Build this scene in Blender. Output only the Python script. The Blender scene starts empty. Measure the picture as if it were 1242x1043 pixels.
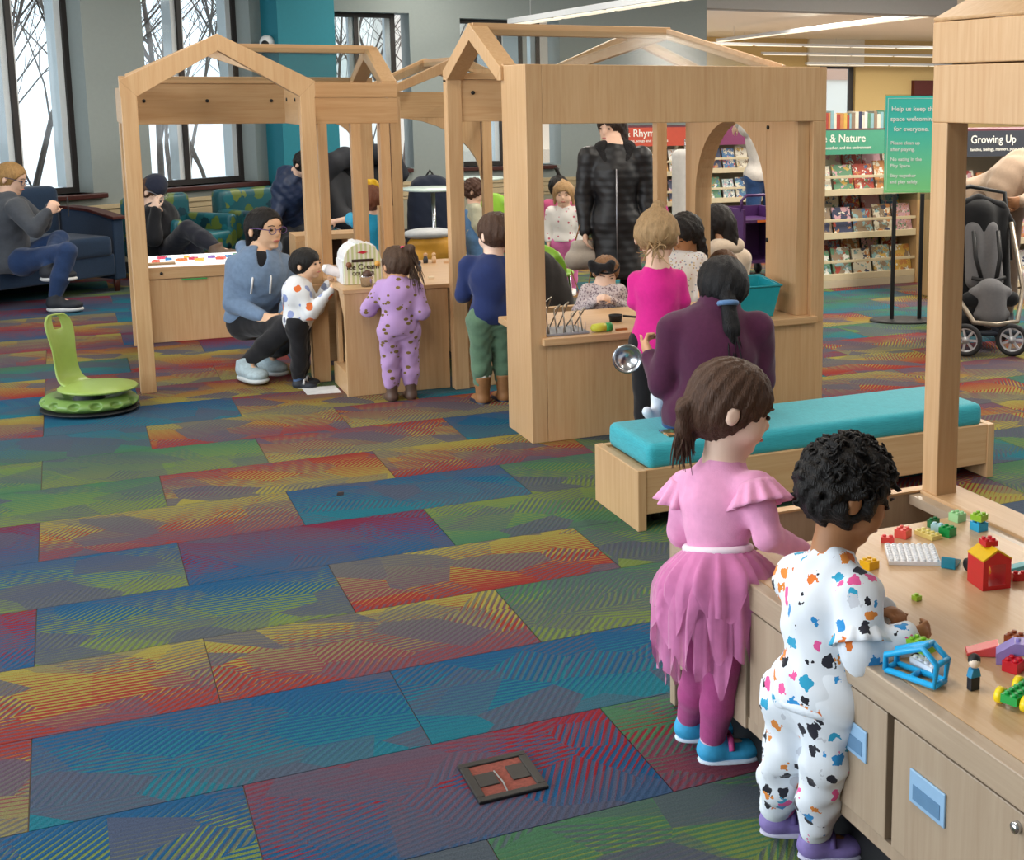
import bpy, bmesh, math, random
import numpy as np
from mathutils import Vector, Matrix
random.seed(7); np.random.seed(7)
PI = math.pi
S = bpy.context.scene
COL = S.collection

# ---------------------------------------------------------------- camera, world, light, exposure
cam = bpy.data.cameras.new('camera'); camo = bpy.data.objects.new('camera', cam); COL.objects.link(camo)
YAW, PITCH = 0.4506, 0.16
camo.location = (0, 0, 1.62); camo.rotation_euler = (PI/2 - PITCH, 0, -YAW)
cam.sensor_fit = 'HORIZONTAL'; cam.sensor_width = 36.0; cam.lens = 1586.3/1242*36
cam.shift_x = (621 - 845.6)/1242; cam.shift_y = (370.6 - 521.5)/1242
cam.clip_start = 0.05; cam.clip_end = 300
S.camera = camo
W = bpy.data.worlds.new('sky'); S.world = W; W.use_nodes = True
bg = W.node_tree.nodes['Background']; bg.inputs[0].default_value = (0.90, 0.95, 1.0, 1); bg.inputs[1].default_value = 2.3
S.view_settings.view_transform = 'Standard'; S.view_settings.look = 'None'
S.view_settings.gamma = 1.0; S.view_settings.use_curve_mapping = False; S.view_settings.exposure = -0.22
S.cycles.use_denoising = True
try: S.cycles.denoiser = 'OPENIMAGEDENOISE'
except Exception: pass
S.cycles.max_bounces = 6; S.cycles.diffuse_bounces = 3; S.cycles.glossy_bounces = 3; S.cycles.transparent_max_bounces = 12
S.cycles.transmission_bounces = 4; S.cycles.caustics_reflective = False; S.cycles.caustics_refractive = False
S.cycles.sample_clamp_indirect = 4.0

def area(name, loc, rot, sx, sy, power, col):
    L = bpy.data.lights.new(name, 'AREA'); L.shape = 'RECTANGLE'; L.size = sx; L.size_y = sy; L.energy = power; L.color = col
    o = bpy.data.objects.new(name, L); COL.objects.link(o); o.location = loc; o.rotation_euler = rot
    return o
# daylight of the big window wall on the left, and the rows of ceiling luminaires
area('window_daylight', (-4.6, 4.0, 1.9), (0, math.radians(-90), 0), 2.4, 9.0, 470, (0.86, 0.94, 1.0))
for (x, y, e) in ((0.6, 3.0, 48), (3.6, 3.0, 48), (0.6, 6.5, 48), (3.6, 6.5, 48), (6.8, 7.0, 180), (6.6, 10.0, 120), (3.6, 10.2, 60), (0.6, 10.2, 60), (3.6, 13.2, 60), (9.5, 8.0, 95), (9.5, 12.0, 95)):
    area('ceiling_light', (x, y, 3.12), (0, 0, 0), 0.3, 2.4, e, (1.0, 0.93, 0.82))
for (x, y) in ((12, 19), (18, 19), (14, 24), (20, 24)):
    area('ceiling_light', (x, y, 2.95), (0, 0, 0), 0.5, 5.0, 560, (1.0, 0.94, 0.82))

# ---------------------------------------------------------------- helpers
MATS = {}
def lin(c):
    return tuple((v/12.92 if v <= 0.04045 else ((v+0.055)/1.055)**2.4) for v in c)
def rgb(h):
    h = h.lstrip('#'); return lin(tuple(int(h[i:i+2], 16)/255 for i in (0, 2, 4)))
def new_mat(name):
    m = bpy.data.materials.new(name); m.use_nodes = True
    nt = m.node_tree; b = nt.nodes['Principled BSDF']
    return m, nt, b
def N(nt, t, **kw):
    n = nt.nodes.new(t)
    for k, v in kw.items(): setattr(n, k, v)
    return n
def mat(h, rough=0.6, metal=0.0, var=0.06, scale=30.0, bump=0.0, bscale=120.0, alpha=1.0, emit=0.0, sheen=0.0, spec=0.5, stretch=(1, 1, 1), coat=0.0, trans=0.0):
    key = (h, rough, metal, var, scale, bump, bscale, alpha, emit, sheen, spec, stretch, coat, trans)
    if key in MATS: return MATS[key]
    m, nt, b = new_mat('m_' + h.lstrip('#')); c = rgb(h)
    tc = N(nt, 'ShaderNodeTexCoord'); mp = N(nt, 'ShaderNodeMapping'); mp.inputs['Scale'].default_value = stretch
    nt.links.new(tc.outputs['Object'], mp.inputs[0])
    nz = N(nt, 'ShaderNodeTexNoise'); nz.inputs['Scale'].default_value = scale; nz.inputs['Detail'].default_value = 3
    nt.links.new(mp.outputs[0], nz.inputs['Vector'])
    mx = N(nt, 'ShaderNodeMix', data_type='RGBA')
    mx.inputs[6].default_value = tuple(v*(1-var*2.2) for v in c) + (1,)
    mx.inputs[7].default_value = tuple(min(1, v*(1+var*2.2)) for v in c) + (1,)
    nt.links.new(nz.outputs[0], mx.inputs[0]); nt.links.new(mx.outputs[2], b.inputs['Base Color'])
    b.inputs['Roughness'].default_value = rough; b.inputs['Metallic'].default_value = metal
    b.inputs['Specular IOR Level'].default_value = spec
    if sheen: b.inputs['Sheen Weight'].default_value = sheen
    if coat: b.inputs['Coat Weight'].default_value = coat
    if trans: b.inputs['Transmission Weight'].default_value = trans
    if alpha < 1: b.inputs['Alpha'].default_value = alpha
    if emit:
        b.inputs['Emission Color'].default_value = c + (1,); b.inputs['Emission Strength'].default_value = emit
    if bump:
        n2 = N(nt, 'ShaderNodeTexNoise'); n2.inputs['Scale'].default_value = bscale; n2.inputs['Detail'].default_value = 4
        nt.links.new(mp.outputs[0], n2.inputs['Vector'])
        bp = N(nt, 'ShaderNodeBump'); bp.inputs['Strength'].default_value = bump; bp.inputs['Distance'].default_value = 0.01
        nt.links.new(n2.outputs[0], bp.inputs['Height']); nt.links.new(bp.outputs[0], b.inputs['Normal'])
    MATS[key] = m; return m
def wood(axis='z', h1='#d3a676', h2='#e0b98b', rough=0.42):
    key = ('wood', axis, h1, h2, rough)
    if key in MATS: return MATS[key]
    m, nt, b = new_mat('maple_' + axis)
    tc = N(nt, 'ShaderNodeTexCoord'); mp = N(nt, 'ShaderNodeMapping')
    s = {'x': (1.2, 26, 26), 'y': (26, 1.2, 26), 'z': (26, 26, 1.2)}[axis]
    mp.inputs['Scale'].default_value = s
    nt.links.new(tc.outputs['Object'], mp.inputs[0])
    nz = N(nt, 'ShaderNodeTexNoise'); nz.inputs['Scale'].default_value = 2.2; nz.inputs['Detail'].default_value = 7; nz.inputs['Roughness'].default_value = 0.65
    nz.inputs['Distortion'].default_value = 0.6
    nt.links.new(mp.outputs[0], nz.inputs['Vector'])
    n3 = N(nt, 'ShaderNodeTexNoise'); n3.inputs['Scale'].default_value = 1.4; n3.inputs['Detail'].default_value = 2
    nt.links.new(tc.outputs['Object'], n3.inputs['Vector'])
    rp = N(nt, 'ShaderNodeValToRGB'); rp.color_ramp.elements[0].position = 0.32; rp.color_ramp.elements[1].position = 0.66
    rp.color_ramp.elements[0].color = rgb(h1) + (1,); rp.color_ramp.elements[1].color = rgb(h2) + (1,)
    nt.links.new(nz.outputs[0], rp.inputs[0])
    mx = N(nt, 'ShaderNodeMix', data_type='RGBA', blend_type='MULTIPLY'); mx.inputs[0].default_value = 0.35
    nt.links.new(rp.outputs[0], mx.inputs[6]); nt.links.new(n3.outputs[0], mx.inputs[7])
    nt.links.new(mx.outputs[2], b.inputs['Base Color'])
    b.inputs['Roughness'].default_value = rough
    bp = N(nt, 'ShaderNodeBump'); bp.inputs['Strength'].default_value = 0.05; bp.inputs['Distance'].default_value = 0.002
    nt.links.new(nz.outputs[0], bp.inputs['Height']); nt.links.new(bp.outputs[0], b.inputs['Normal'])
    MATS[key] = m; return m
def glass(tint='#eef6fa', op=0.14, rough=0.05, fc=0.3):
    key = ('glass', tint, op, rough)
    if key in MATS: return MATS[key]
    m, nt, b = new_mat('clear_' + tint.lstrip('#'))
    tr = N(nt, 'ShaderNodeBsdfTransparent'); tr.inputs[0].default_value = rgb(tint) + (1,)
    gl = N(nt, 'ShaderNodeBsdfGlossy'); gl.inputs['Roughness'].default_value = rough
    lw = N(nt, 'ShaderNodeLayerWeight'); lw.inputs[0].default_value = 0.25
    ad = N(nt, 'ShaderNodeMath', operation='MULTIPLY_ADD'); ad.inputs[1].default_value = fc; ad.inputs[2].default_value = op*0.2; ad.use_clamp = True
    nt.links.new(lw.outputs['Facing'], ad.inputs[0])
    mx = N(nt, 'ShaderNodeMixShader'); nt.links.new(ad.outputs[0], mx.inputs[0])
    nt.links.new(tr.outputs[0], mx.inputs[1]); nt.links.new(gl.outputs[0], mx.inputs[2])
    nt.links.new(mx.outputs[0], nt.nodes['Material Output'].inputs[0])
    MATS[key] = m; return m

def tag(o, label=None, cat=None, group=None, kind=None):
    if label: o['label'] = label
    if cat: o['category'] = cat
    if group: o['group'] = group
    if kind: o['kind'] = kind
    return o
def empty(name, loc, label, cat, group=None, rz=0.0):
    o = bpy.data.objects.new(name, None); COL.objects.link(o); o.location = loc; o.rotation_euler = (0, 0, rz); o.empty_display_size = 0.05
    return tag(o, label, cat, group)
def link(name, me, m, parent=None, loc=None):
    o = bpy.data.objects.new(name, me); COL.objects.link(o)
    if m is not None and len(me.materials) == 0: me.materials.append(m)
    if parent is not None: o.parent = parent
    if loc is not None: o.location = loc
    return o
def copy_tree(o, parent=None):
    c = o.copy(); COL.objects.link(c); c.parent = parent
    for ch in list(o.children): copy_tree(ch, c)
    return c

class MB:
    """collects shapes in world (or local) coordinates, then links them as one mesh object"""
    def __init__(s): s.v = []; s.f = []; s.sm = []
    def add(s, vs, fs, smooth=False):
        k = len(s.v); s.v += [tuple(map(float, p)) for p in vs]
        for f in fs: s.f.append(tuple(k+i for i in f)); s.sm.append(smooth)
        return s
    def box(s, x0, x1, y0, y1, z0, z1):
        vs = [(x, y, z) for x in (x0, x1) for y in (y0, y1) for z in (z0, z1)]
        return s.add(vs, [(0, 1, 3, 2), (4, 6, 7, 5), (0, 4, 5, 1), (2, 3, 7, 6), (0, 2, 6, 4), (1, 5, 7, 3)])
    def bar(s, p, q, w, t, up=(0, 0, 1)):
        p, q = Vector(p), Vector(q); d = (q-p).normalized(); u = Vector(up)
        sd = d.cross(u)
        if sd.length < 1e-4: sd = d.cross(Vector((1, 0, 0)))
        sd.normalize(); u = sd.cross(d)
        vs = [e + sd*a*w/2 + u*b*t/2 for e in (p, q) for a in (-1, 1) for b in (-1, 1)]
        return s.add(vs, [(0, 1, 3, 2), (4, 6, 7, 5), (0, 4, 5, 1), (2, 3, 7, 6), (0, 2, 6, 4), (1, 5, 7, 3)])
    def prism(s, pts, h):
        """polygon pts (3d, planar) extruded by vector h"""
        h = Vector(h); n = len(pts); a = [Vector(p) for p in pts]; b = [p+h for p in a]
        return s.add(a+b, [tuple(range(n))[::-1], tuple(range(n, 2*n))] + [(i, (i+1) % n, n+(i+1) % n, n+i) for i in range(n)])
    def tube(s, pts, r, n=10, closed=False, cap=True):
        pts = [Vector(p) for p in pts]; m = len(pts); rr = r if isinstance(r, (list, tuple)) else [r]*m
        rings = []; prev = None
        for i, p in enumerate(pts):
            a = pts[i-1] if (i > 0 or closed) else p; b = pts[(i+1) % m] if (i < m-1 or closed) else p
            d = (b-a).normalized()
            if prev is None:
                u = d.orthogonal().normalized()
            else:
                u = (prev - d*prev.dot(d))
                u = u.normalized() if u.length > 1e-5 else d.orthogonal().normalized()
            prev = u; w = d.cross(u)
            rings.append([p + (u*math.cos(2*PI*k/n) + w*math.sin(2*PI*k/n))*rr[i] for k in range(n)])
        vs = [v for r_ in rings for v in r_]; fs = []
        for i in range(m if closed else m-1):
            j = (i+1) % m
            fs += [(i*n+k, i*n+(k+1) % n, j*n+(k+1) % n, j*n+k) for k in range(n)]
        if cap and not closed: fs += [tuple(range(n))[::-1], tuple((m-1)*n+k for k in range(n))]
        return s.add(vs, fs, True)
    def lathe(s, prof, c=(0, 0, 0), n=20, axis='z', sx=1.0, sy=1.0):
        vs = []; m = len(prof); c = Vector(c)
        for r, z in prof:
            for k in range(n):
                a = 2*PI*k/n; x, y = r*math.cos(a)*sx, r*math.sin(a)*sy
                vs.append(c + (Vector((x, y, z)) if axis == 'z' else Vector((z, x, y)) if axis == 'x' else Vector((x, z, y))))
        fs = [(i*n+k, i*n+(k+1) % n, (i+1)*n+(k+1) % n, (i+1)*n+k) for i in range(m-1) for k in range(n)]
        if axis == 'y': fs = [f[::-1] for f in fs]
        if prof[0][0] > 1e-5: fs.append(tuple(range(n))[::-1])
        if prof[-1][0] > 1e-5: fs.append(tuple((m-1)*n+k for k in range(n)))
        return s.add(vs, fs, True)
    def ball(s, c, r, n=12, sx=1, sy=1, sz=1):
        prof = [(max(1e-6, math.sin(PI*i/(n//2))), -math.cos(PI*i/(n//2))) for i in range(n//2+1)]
        k = len(s.v); s.lathe(prof, (0, 0, 0), n)
        for i in range(k, len(s.v)):
            x, y, z = s.v[i]; s.v[i] = (c[0]+x*r*sx, c[1]+y*r*sy, c[2]+z*r*sz)
        return s
    def xf(s, f, k0=0):
        for i in range(k0, len(s.v)): s.v[i] = tuple(f(*s.v[i]))
        return s
    def build(s, name, m, parent=None, bevel=0.0, seg=2, loc=None, kind=None):
        off = Vector(parent.location) if (parent is not None and parent.rotation_euler[2] == 0 and loc is None) else Vector(loc) if loc is not None else Vector((0, 0, 0))
        if parent is not None and parent.parent is not None: off += Vector(parent.parent.location) if loc is None else Vector((0, 0, 0))
        me = bpy.data.meshes.new(name)
        me.from_pydata([tuple(Vector(v)-off) for v in s.v], [], s.f); me.update()
        bm = bmesh.new(); bm.from_mesh(me); bmesh.ops.recalc_face_normals(bm, faces=bm.faces); bm.to_mesh(me); bm.free()
        me.polygons.foreach_set('use_smooth', s.sm[:len(me.polygons)] if len(s.sm) == len(me.polygons) else [False]*len(me.polygons))
        o = link(name, me, m, parent)
        if parent is None: o.location = off
        if bevel:
            b = o.modifiers.new('bevel', 'BEVEL'); b.width = bevel; b.segments = seg; b.limit_method = 'ANGLE'; b.angle_limit = 0.6
        if kind: o['kind'] = kind
        return o
    def thing(s, name, m, label, cat, group=None, bevel=0.0, loc=None):
        """one-mesh thing with its origin at its base"""
        a = np.array(s.v)
        if loc is None: loc = ((a[:, 0].min()+a[:, 0].max())/2, (a[:, 1].min()+a[:, 1].max())/2, a[:, 2].min())
        o = s.build(name, m, None, bevel, loc=loc); return tag(o, label, cat, group)
def B(*a): return MB().box(*a)
def text(name, body, size, m, parent, loc, rot, align='LEFT', extrude=0.0008):
    cu = bpy.data.curves.new(name, 'FONT'); cu.body = body; cu.size = size; cu.extrude = extrude; cu.offset = size*0.010; cu.align_x = align; cu.resolution_u = 3
    o = bpy.data.objects.new(name, cu); COL.objects.link(o); o.location = loc; o.rotation_euler = rot
    bpy.context.view_layer.update(); dg = bpy.context.evaluated_depsgraph_get()
    me = bpy.data.meshes.new_from_object(o.evaluated_get(dg)); bpy.data.objects.remove(o); bpy.data.curves.remove(cu)
    me.materials.clear(); t = link(name, me, m, parent); t.location = loc; t.rotation_euler = rot
    return t
def struct(o): o['kind'] = 'structure'; return o

WZ, WX, WY = wood('z'), wood('x'), wood('y')
BLACK = mat('#17181a', 0.6); DARK = mat('#2b2a2c', 0.5); CHROME = mat('#c9ccd0', 0.22, 1.0, 0.02); WHITE = mat('#eef0f0', 0.5, var=0.02)
# ---------------------------------------------------------------- carpet
def carpet_material():
    m, nt, b = new_mat('carpet_tile')
    def A(n): 
        a = N(nt, 'ShaderNodeAttribute', attribute_type='OBJECT', attribute_name=n); return a
    L = nt.links.new
    def MA(op, a, bb=None, c=None):
        n = N(nt, 'ShaderNodeMath', operation=op)
        for i, v in enumerate((a, bb, c)):
            if v is None: continue
            if isinstance(v, (int, float)): n.inputs[i].default_value = v
            else: L(v, n.inputs[i])
        return n.outputs[0]
    def MIX(f, x, y):
        n = N(nt, 'ShaderNodeMix', data_type='RGBA')
        for i, v in ((0, f), (6, x), (7, y)):
            if isinstance(v, (int, float)): n.inputs[i].default_value = v
            elif isinstance(v, tuple): n.inputs[i].default_value = v
            else: L(v, n.inputs[i])
        return n.outputs[2]
    tc = N(nt, 'ShaderNodeTexCoord'); sx = N(nt, 'ShaderNodeSeparateXYZ'); L(tc.outputs['Object'], sx.inputs[0])
    sd = A('seed'); cv = N(nt, 'ShaderNodeCombineXYZ')
    L(MA('ADD', MA('MULTIPLY', sx.outputs[0], 2.0), sd.outputs['Fac']), cv.inputs[0])
    L(MA('ADD', MA('MULTIPLY', sx.outputs[1], 3.0), MA('MULTIPLY', sx.outputs[0], 0.9)), cv.inputs[1]); L(sd.outputs['Fac'], cv.inputs[2])
    vo = N(nt, 'ShaderNodeTexVoronoi', feature='F1', distance='EUCLIDEAN', voronoi_dimensions='2D'); vo.inputs['Scale'].default_value = 2.3; L(cv.outputs[0], vo.inputs['Vector'])
    sc = N(nt, 'ShaderNodeSeparateColor'); L(vo.outputs['Color'], sc.inputs[0])
    r1, r2, r3 = sc.outputs[0], sc.outputs[1], sc.outputs[2]
    # stripe directions: near the tile's length or a steep diagonal, chosen facet by facet
    ang = MA('MULTIPLY_ADD', MA('GREATER_THAN', r1, 0.62), 0.85, MA('MULTIPLY_ADD', r2, 0.42, -0.12))
    u = MA('SUBTRACT', MA('MULTIPLY', sx.outputs[1], MA('COSINE', ang)), MA('MULTIPLY', sx.outputs[0], MA('SINE', ang)))
    st = MA('MULTIPLY_ADD', MA('SINE', MA('MULTIPLY', u, 330.0)), 0.5, 0.5)
    g = MA('MULTIPLY_ADD', sx.outputs[1], 1/0.47, 0.5)
    gg = MA('MULTIPLY_ADD', MA('SUBTRACT', r3, 0.5), 0.25, g)
    near, far, slate = A('near'), A('far'), rgb('#4a4c5c') + (1,)
    def CL(x): 
        n = N(nt, 'ShaderNodeMath', operation='ADD'); n.use_clamp = True; n.inputs[1].default_value = 0.0; L(x, n.inputs[0]); return n.outputs[0]
    # yarns of the two colours interleave along the stripes, pure at the two long edges
    t = CL(MA('MULTIPLY_ADD', MA('ADD', MA('SUBTRACT', gg, 0.5), MA('MULTIPLY', MA('SUBTRACT', st, 0.5), 0.75)), 5.0, 0.5))
    c1 = MIX(t, near.outputs['Color'], far.outputs['Color'])
    ang2 = MA('MULTIPLY_ADD', r1, 1.5, -0.35)
    u2 = MA('SUBTRACT', MA('MULTIPLY', sx.outputs[1], MA('COSINE', ang2)), MA('MULTIPLY', sx.outputs[0], MA('SINE', ang2)))
    st2 = MA('MULTIPLY_ADD', MA('SINE', MA('MULTIPLY', u2, 300.0)), 0.5, 0.5)
    c2 = MIX(MA('MULTIPLY', MA('GREATER_THAN', st2, 0.55), MA('MULTIPLY_ADD', MA('GREATER_THAN', r2, 0.35), 0.55, 0.1)), c1, slate)
    c3 = MIX(MA('MULTIPLY', MA('GREATER_THAN', r3, 0.80), 0.72), c2, slate)
    # a second sheet of facets laid over the first
    v2 = N(nt, 'ShaderNodeTexVoronoi', feature='F1', distance='EUCLIDEAN', voronoi_dimensions='2D'); v2.inputs['Scale'].default_value = 1.5; L(cv.outputs[0], v2.inputs['Vector'])
    s2 = N(nt, 'ShaderNodeSeparateColor'); L(v2.outputs['Color'], s2.inputs[0])
    c4 = MIX(MA('MULTIPLY', MA('GREATER_THAN', s2.outputs[0], 0.70), 0.40), c3, slate)
    # weft: fine loops
    nz = N(nt, 'ShaderNodeTexNoise'); nz.inputs['Scale'].default_value = 260; nz.inputs['Detail'].default_value = 1; L(tc.outputs['Object'], nz.inputs['Vector'])
    lo = MA('MULTIPLY_ADD', nz.outputs[0], 1.0, 0.5)
    mu = N(nt, 'ShaderNodeMix', data_type='RGBA', blend_type='MULTIPLY'); mu.inputs[0].default_value = 0.8; L(c4, mu.inputs[6])
    cc = N(nt, 'ShaderNodeCombineColor'); [L(lo, cc.inputs[i]) for i in range(3)]; L(cc.outputs[0], mu.inputs[7])
    L(mu.outputs[2], b.inputs['Base Color']); b.inputs['Roughness'].default_value = 0.95; b.inputs['Specular IOR Level'].default_value = 0.1
    bp = N(nt, 'ShaderNodeBump'); bp.inputs['Strength'].default_value = 0.5; bp.inputs['Distance'].default_value = 0.004
    L(MA('ADD', nz.outputs[0], MA('MULTIPLY', st, 0.6)), bp.inputs['Height']); L(bp.outputs[0], b.inputs['Normal'])
    return m
CARPET = carpet_material()
floor = struct(MB().prism([(x, y, -0.2) for x, y in ((-12, -4), (34, -4), (34, 31), (7.3, 31), (7.3, 15.3), (2.3, 15.3), (1.83, 14.53), (-3.67, 10.63), (-12, 10.63))], (0, 0, 0.196)).build('floor', mat('#6d5f55', 0.95, var=0.25, scale=1.2)))
tb = MB().box(-0.4535, 0.4535, -0.235, 0.235, -0.004, 0.0); TILE = bpy.data.meshes.new('carpet_tile'); TILE.from_pydata(tb.v, [], tb.f); TILE.update()
TILE.materials.append(CARPET)
RED, ORG, YEL, LIM, GRN, TEA, BLU, MAG = [rgb(h) for h in ('#7d222c', '#85302a', '#8a8240', '#66763e', '#40684c', '#1d6474', '#1b4c72', '#6a2239')]
PAL = {'RB': (BLU, RED), 'MB': (BLU, MAG), 'YR': (ORG, YEL), 'RY': (YEL, ORG), 'BG': (LIM, BLU), 'TG': (GRN, TEA), 'GG': (LIM, GRN), 'GL': (GRN, LIM), 'GB': (TEA, GRN), 'BT': (TEA, BLU), 'GR': (RED, GRN)}
known = {(0, -1): 'BG', (0, 0): 'RB', (0, 1): 'GR', (1, -1): 'BT', (1, 0): 'BT', (1, 1): 'TG', (2, -1): 'YR', (2, 0): 'YR', (2, 1): 'GG', (3, -1): 'BG', (3, -2): 'RB', (3, 0): 'YR', (3, 1): 'GG',
         (4, -1): 'BG', (4, 0): 'MB', (4, 1): 'GL', (4, -2): 'BG', (5, -2): 'MB', (5, -1): 'YR', (5, 0): 'BT', (5, 1): 'GG', (6, -1): 'GG', (6, 0): 'RY', (6, 1): 'YR', (7, -1): 'GG', (7, -2): 'GL', (7, 0): 'RY', (7, 1): 'BT',
         (8, -1): 'TG', (8, 0): 'YR', (8, 1): 'RY', (9, -1): 'BT', (9, 0): 'RY', (9, 1): 'GB'}
right = {'RY': 4, 'YR': 4, 'GG': 3, 'GB': 2, 'TG': 1, 'GR': 1}
left = {'RY': 2, 'YR': 2, 'GG': 3, 'GB': 2, 'RB': 2, 'BT': 2, 'MB': 1}
cand = []
for k in range(-3, 26):
    for n in range(-6, 12):
        x = 0.285 + 0.91*n + (0.455 if k % 2 else 0) + 0.455; y = 2.595 + 0.473*k + 0.2365
        dx, dy = x, y; fwd = dx*0.4355 + dy*0.9002; sid = dx*0.9002 - dy*0.4355
        if fwd < 1.9 or not (-0.56*fwd - 0.9 < sid < 0.28*fwd + 0.9): continue
        if y > 14.2: continue
        cand.append((fwd, k, n, x, y))
cand.sort()
for i, (fw_, k, n, x, y) in enumerate(cand[:298]):
    pool = right if x > 2.6 else left
    p = known.get((k, n)) or random.choices(list(pool), list(pool.values()))[0]
    o = link('carpet_tile', TILE, None, floor, (x, y, 0.0))
    ne, fa = PAL[p]; o['near'] = list(ne); o['far'] = list(fa); o['seed'] = random.uniform(0, 50)
print('tiles', len(cand))
if len(cand) > 298:
    mb = MB()
    for fw_, k, n, x, y in cand[298:]: mb.box(x-0.4535, x+0.4535, y-0.235, y+0.235, -0.004, 0)
    o = mb.build('carpet_tiles_beyond', CARPET, floor, kind='stuff'); o['near'] = list(ORG); o['far'] = list(GRN); o['seed'] = 3.0

# ---------------------------------------------------------------- walls and windows
WALLM = mat('#969f9d', 0.85, var=0.02); WALLLOW = mat('#a9a693', 0.8, var=0.02); RAIL = mat('#c9b692', 0.6, var=0.02)
FRAME = mat('#2a2524', 0.45, var=0.02); JAMB = mat('#eef2f5', 0.5, var=0.02); SILL = mat('#4a2420', 0.35, var=0.1, stretch=(1, 8, 8))
PANE = glass('#f4fafc', 0.1)
dA = Vector((-0.167, 12.6)); dD = Vector((0.8157, 0.5785)); dN = Vector((-0.5785, 0.8157))
def diag(t, s, z): return (dA.x + dD.x*t + dN.x*s, dA.y + dD.y*t + dN.y*s, z)
def back(t, s, z): return (t, 14.9 + s, z)
def wall(name, f, t0, t1, z0, z1, th, openings, m):
    mb = MB(); ts = sorted({t0, t1} | {v for o in openings for v in o[:2]}); zs = sorted({z0, z1} | {v for o in openings for v in o[2:]})
    for a, b in zip(ts, ts[1:]):
        for c, d in zip(zs, zs[1:]):
            if any(o[0] <= a and b <= o[1] and o[2] <= c and d <= o[3] for o in openings): continue
            mb.box(a, b, 0, th, c, d)
    return struct(mb.xf(f).build(name, m))
def window(n, f, ta, tb_, za, zb, mull):
    w = struct(MB().box(ta, tb_, 0.19, 0.25, za, za+0.05).box(ta, tb_, 0.19, 0.25, zb-0.05, zb).box(ta, ta+0.05, 0.19, 0.25, za+0.05, zb-0.05).box(tb_-0.05, tb_, 0.19, 0.25, za+0.05, zb-0.05).xf(f).build('window_%d' % n, FRAME))
    off = 0.0
    for tm in mull:
        MB().box(tm-0.02, tm+0.03, 0.19, 0.25, za+0.05, zb-0.05).xf(f).build('mullion', FRAME, w)
        MB().box(tm+0.03, tm+0.045, 0.195, 0.33, za+0.05, zb-0.05).box(tm-0.075, tm-0.02, 0.215, 0.34, za+0.05, zb-0.05).xf(f).build('jamb', JAMB, w)
    MB().box(tb_-0.11, tb_-0.05, 0.215, 0.34, za+0.05, zb-0.05).xf(f).build('jamb', JAMB, w)
    ed = [ta+0.05] + list(mull) + [tb_-0.05]
    for a, b in zip(ed, ed[1:]): MB().box(a, b, 0.215, 0.221, za+0.05, zb-0.05).xf(f).build('pane', PANE, w)
    MB().box(ta-0.08, tb_+0.1, -0.07, 0.19, za-0.045, za).xf(f).build('sill', SILL, w, 0.008)
    return w
wall('wall_left', diag, -4.0, 2.75, 0, 3.2, 0.42, [(-1.0, 0.50, 0.75, 2.9), (1.13, 2.40, 0.75, 2.9)], WALLM)
window(1, diag, -1.0, 0.50, 0.75, 2.9, [-0.06]); window(2, diag, 1.13, 2.40, 0.75, 2.9, [1.70])
wall('wall_back', back, 2.4, 7.34, 0, 3.2, 0.42, [(2.55, 3.62, 0.79, 2.52), (4.2, 5.40, 0.79, 2.48)], WALLM)
window(3, back, 2.55, 3.50, 0.79, 2.52, [3.06]); window(4, back, 4.2, 5.22, 0.79, 2.48, [4.72])
for nm, f, t0, t1 in (('trim_1', diag, -4.0, 2.6), ('trim_2', back, 2.5, 7.34)):
    struct(MB().box(t0, t1, -0.012, 0, 0.0, 0.44).xf(f).build('wall_lower_' + nm[-1], WALLLOW))
    mb = MB()
    for z0, z1, d in ((0.44, 0.47, 0.022), (0.475, 0.54, 0.03), (0.545, 0.60, 0.022), (0.60, 0.64, 0.036)): mb.box(t0, t1, -d, 0, z0, z1)
    struct(mb.xf(f).build(nm, RAIL, bevel=0.004))
    struct(MB().box(t0, t1, -0.03, 0, 0, 0.1).xf(f).build('baseboard_' + nm[-1], DARK))
# teal pier between the two window walls
c0 = Vector((2.02, 13.72)); d1 = Vector((-0.30, 0.954)).normalized(); d2 = Vector((0.954, 0.30)).normalized()
pts = [c0, c0+d1*0.75, c0+d1*0.75+d2*0.62, c0+d2*0.62]
pier = struct(MB().prism([(p.x, p.y, 0) for p in pts], (0, 0, 3.2)).build('wall_pier', mat('#1d7c8c', 0.7, var=0.03)))
pc = c0 + (d1+d2)*0.3
struct(MB().prism([(pc.x + (p.x-pc.x)*1.02, pc.y + (p.y-pc.y)*1.02, 2.02) for p in pts], (0, 0, 0.02)).build('trim_3', mat('#0f5560', 0.6)))
struct(B(-12, 7.4, -4, 15.3, 3.2, 3.4).build('ceiling', mat('#e9e8e4', 0.9, var=0.01)))
struct(B(7.34, 11.15, 14.9, 15.3, 2.68, 3.4).build('ceiling_soffit', mat('#bdbab6', 0.8, var=0.02)))
struct(B(7.4, 34, 4, 15.3, 3.4, 3.5).build('ceiling_right', mat('#e9e8e4', 0.9, var=0.01)))
struct(B(7.34, 34, 15.3, 31, 3.05, 3.2).build('ceiling_far', mat('#f7f1e4', 0.9, var=0.01)))
struct(B(-12, 14, -4.2, -4.0, 0, 3.4).build('wall_rear', WALLM)); struct(B(14, 14.2, -4, 4, 0, 3.4).build('wall_right', WALLM))
YELW = mat('#d9bd82', 0.85, var=0.02)
def far(t, s, z): return (t, 30 + s, z)
wall('wall_far', far, 7, 34, 0, 3.2, 0.4, [(18.1, 19.2, 1.0, 2.35)], YELW)
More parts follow.
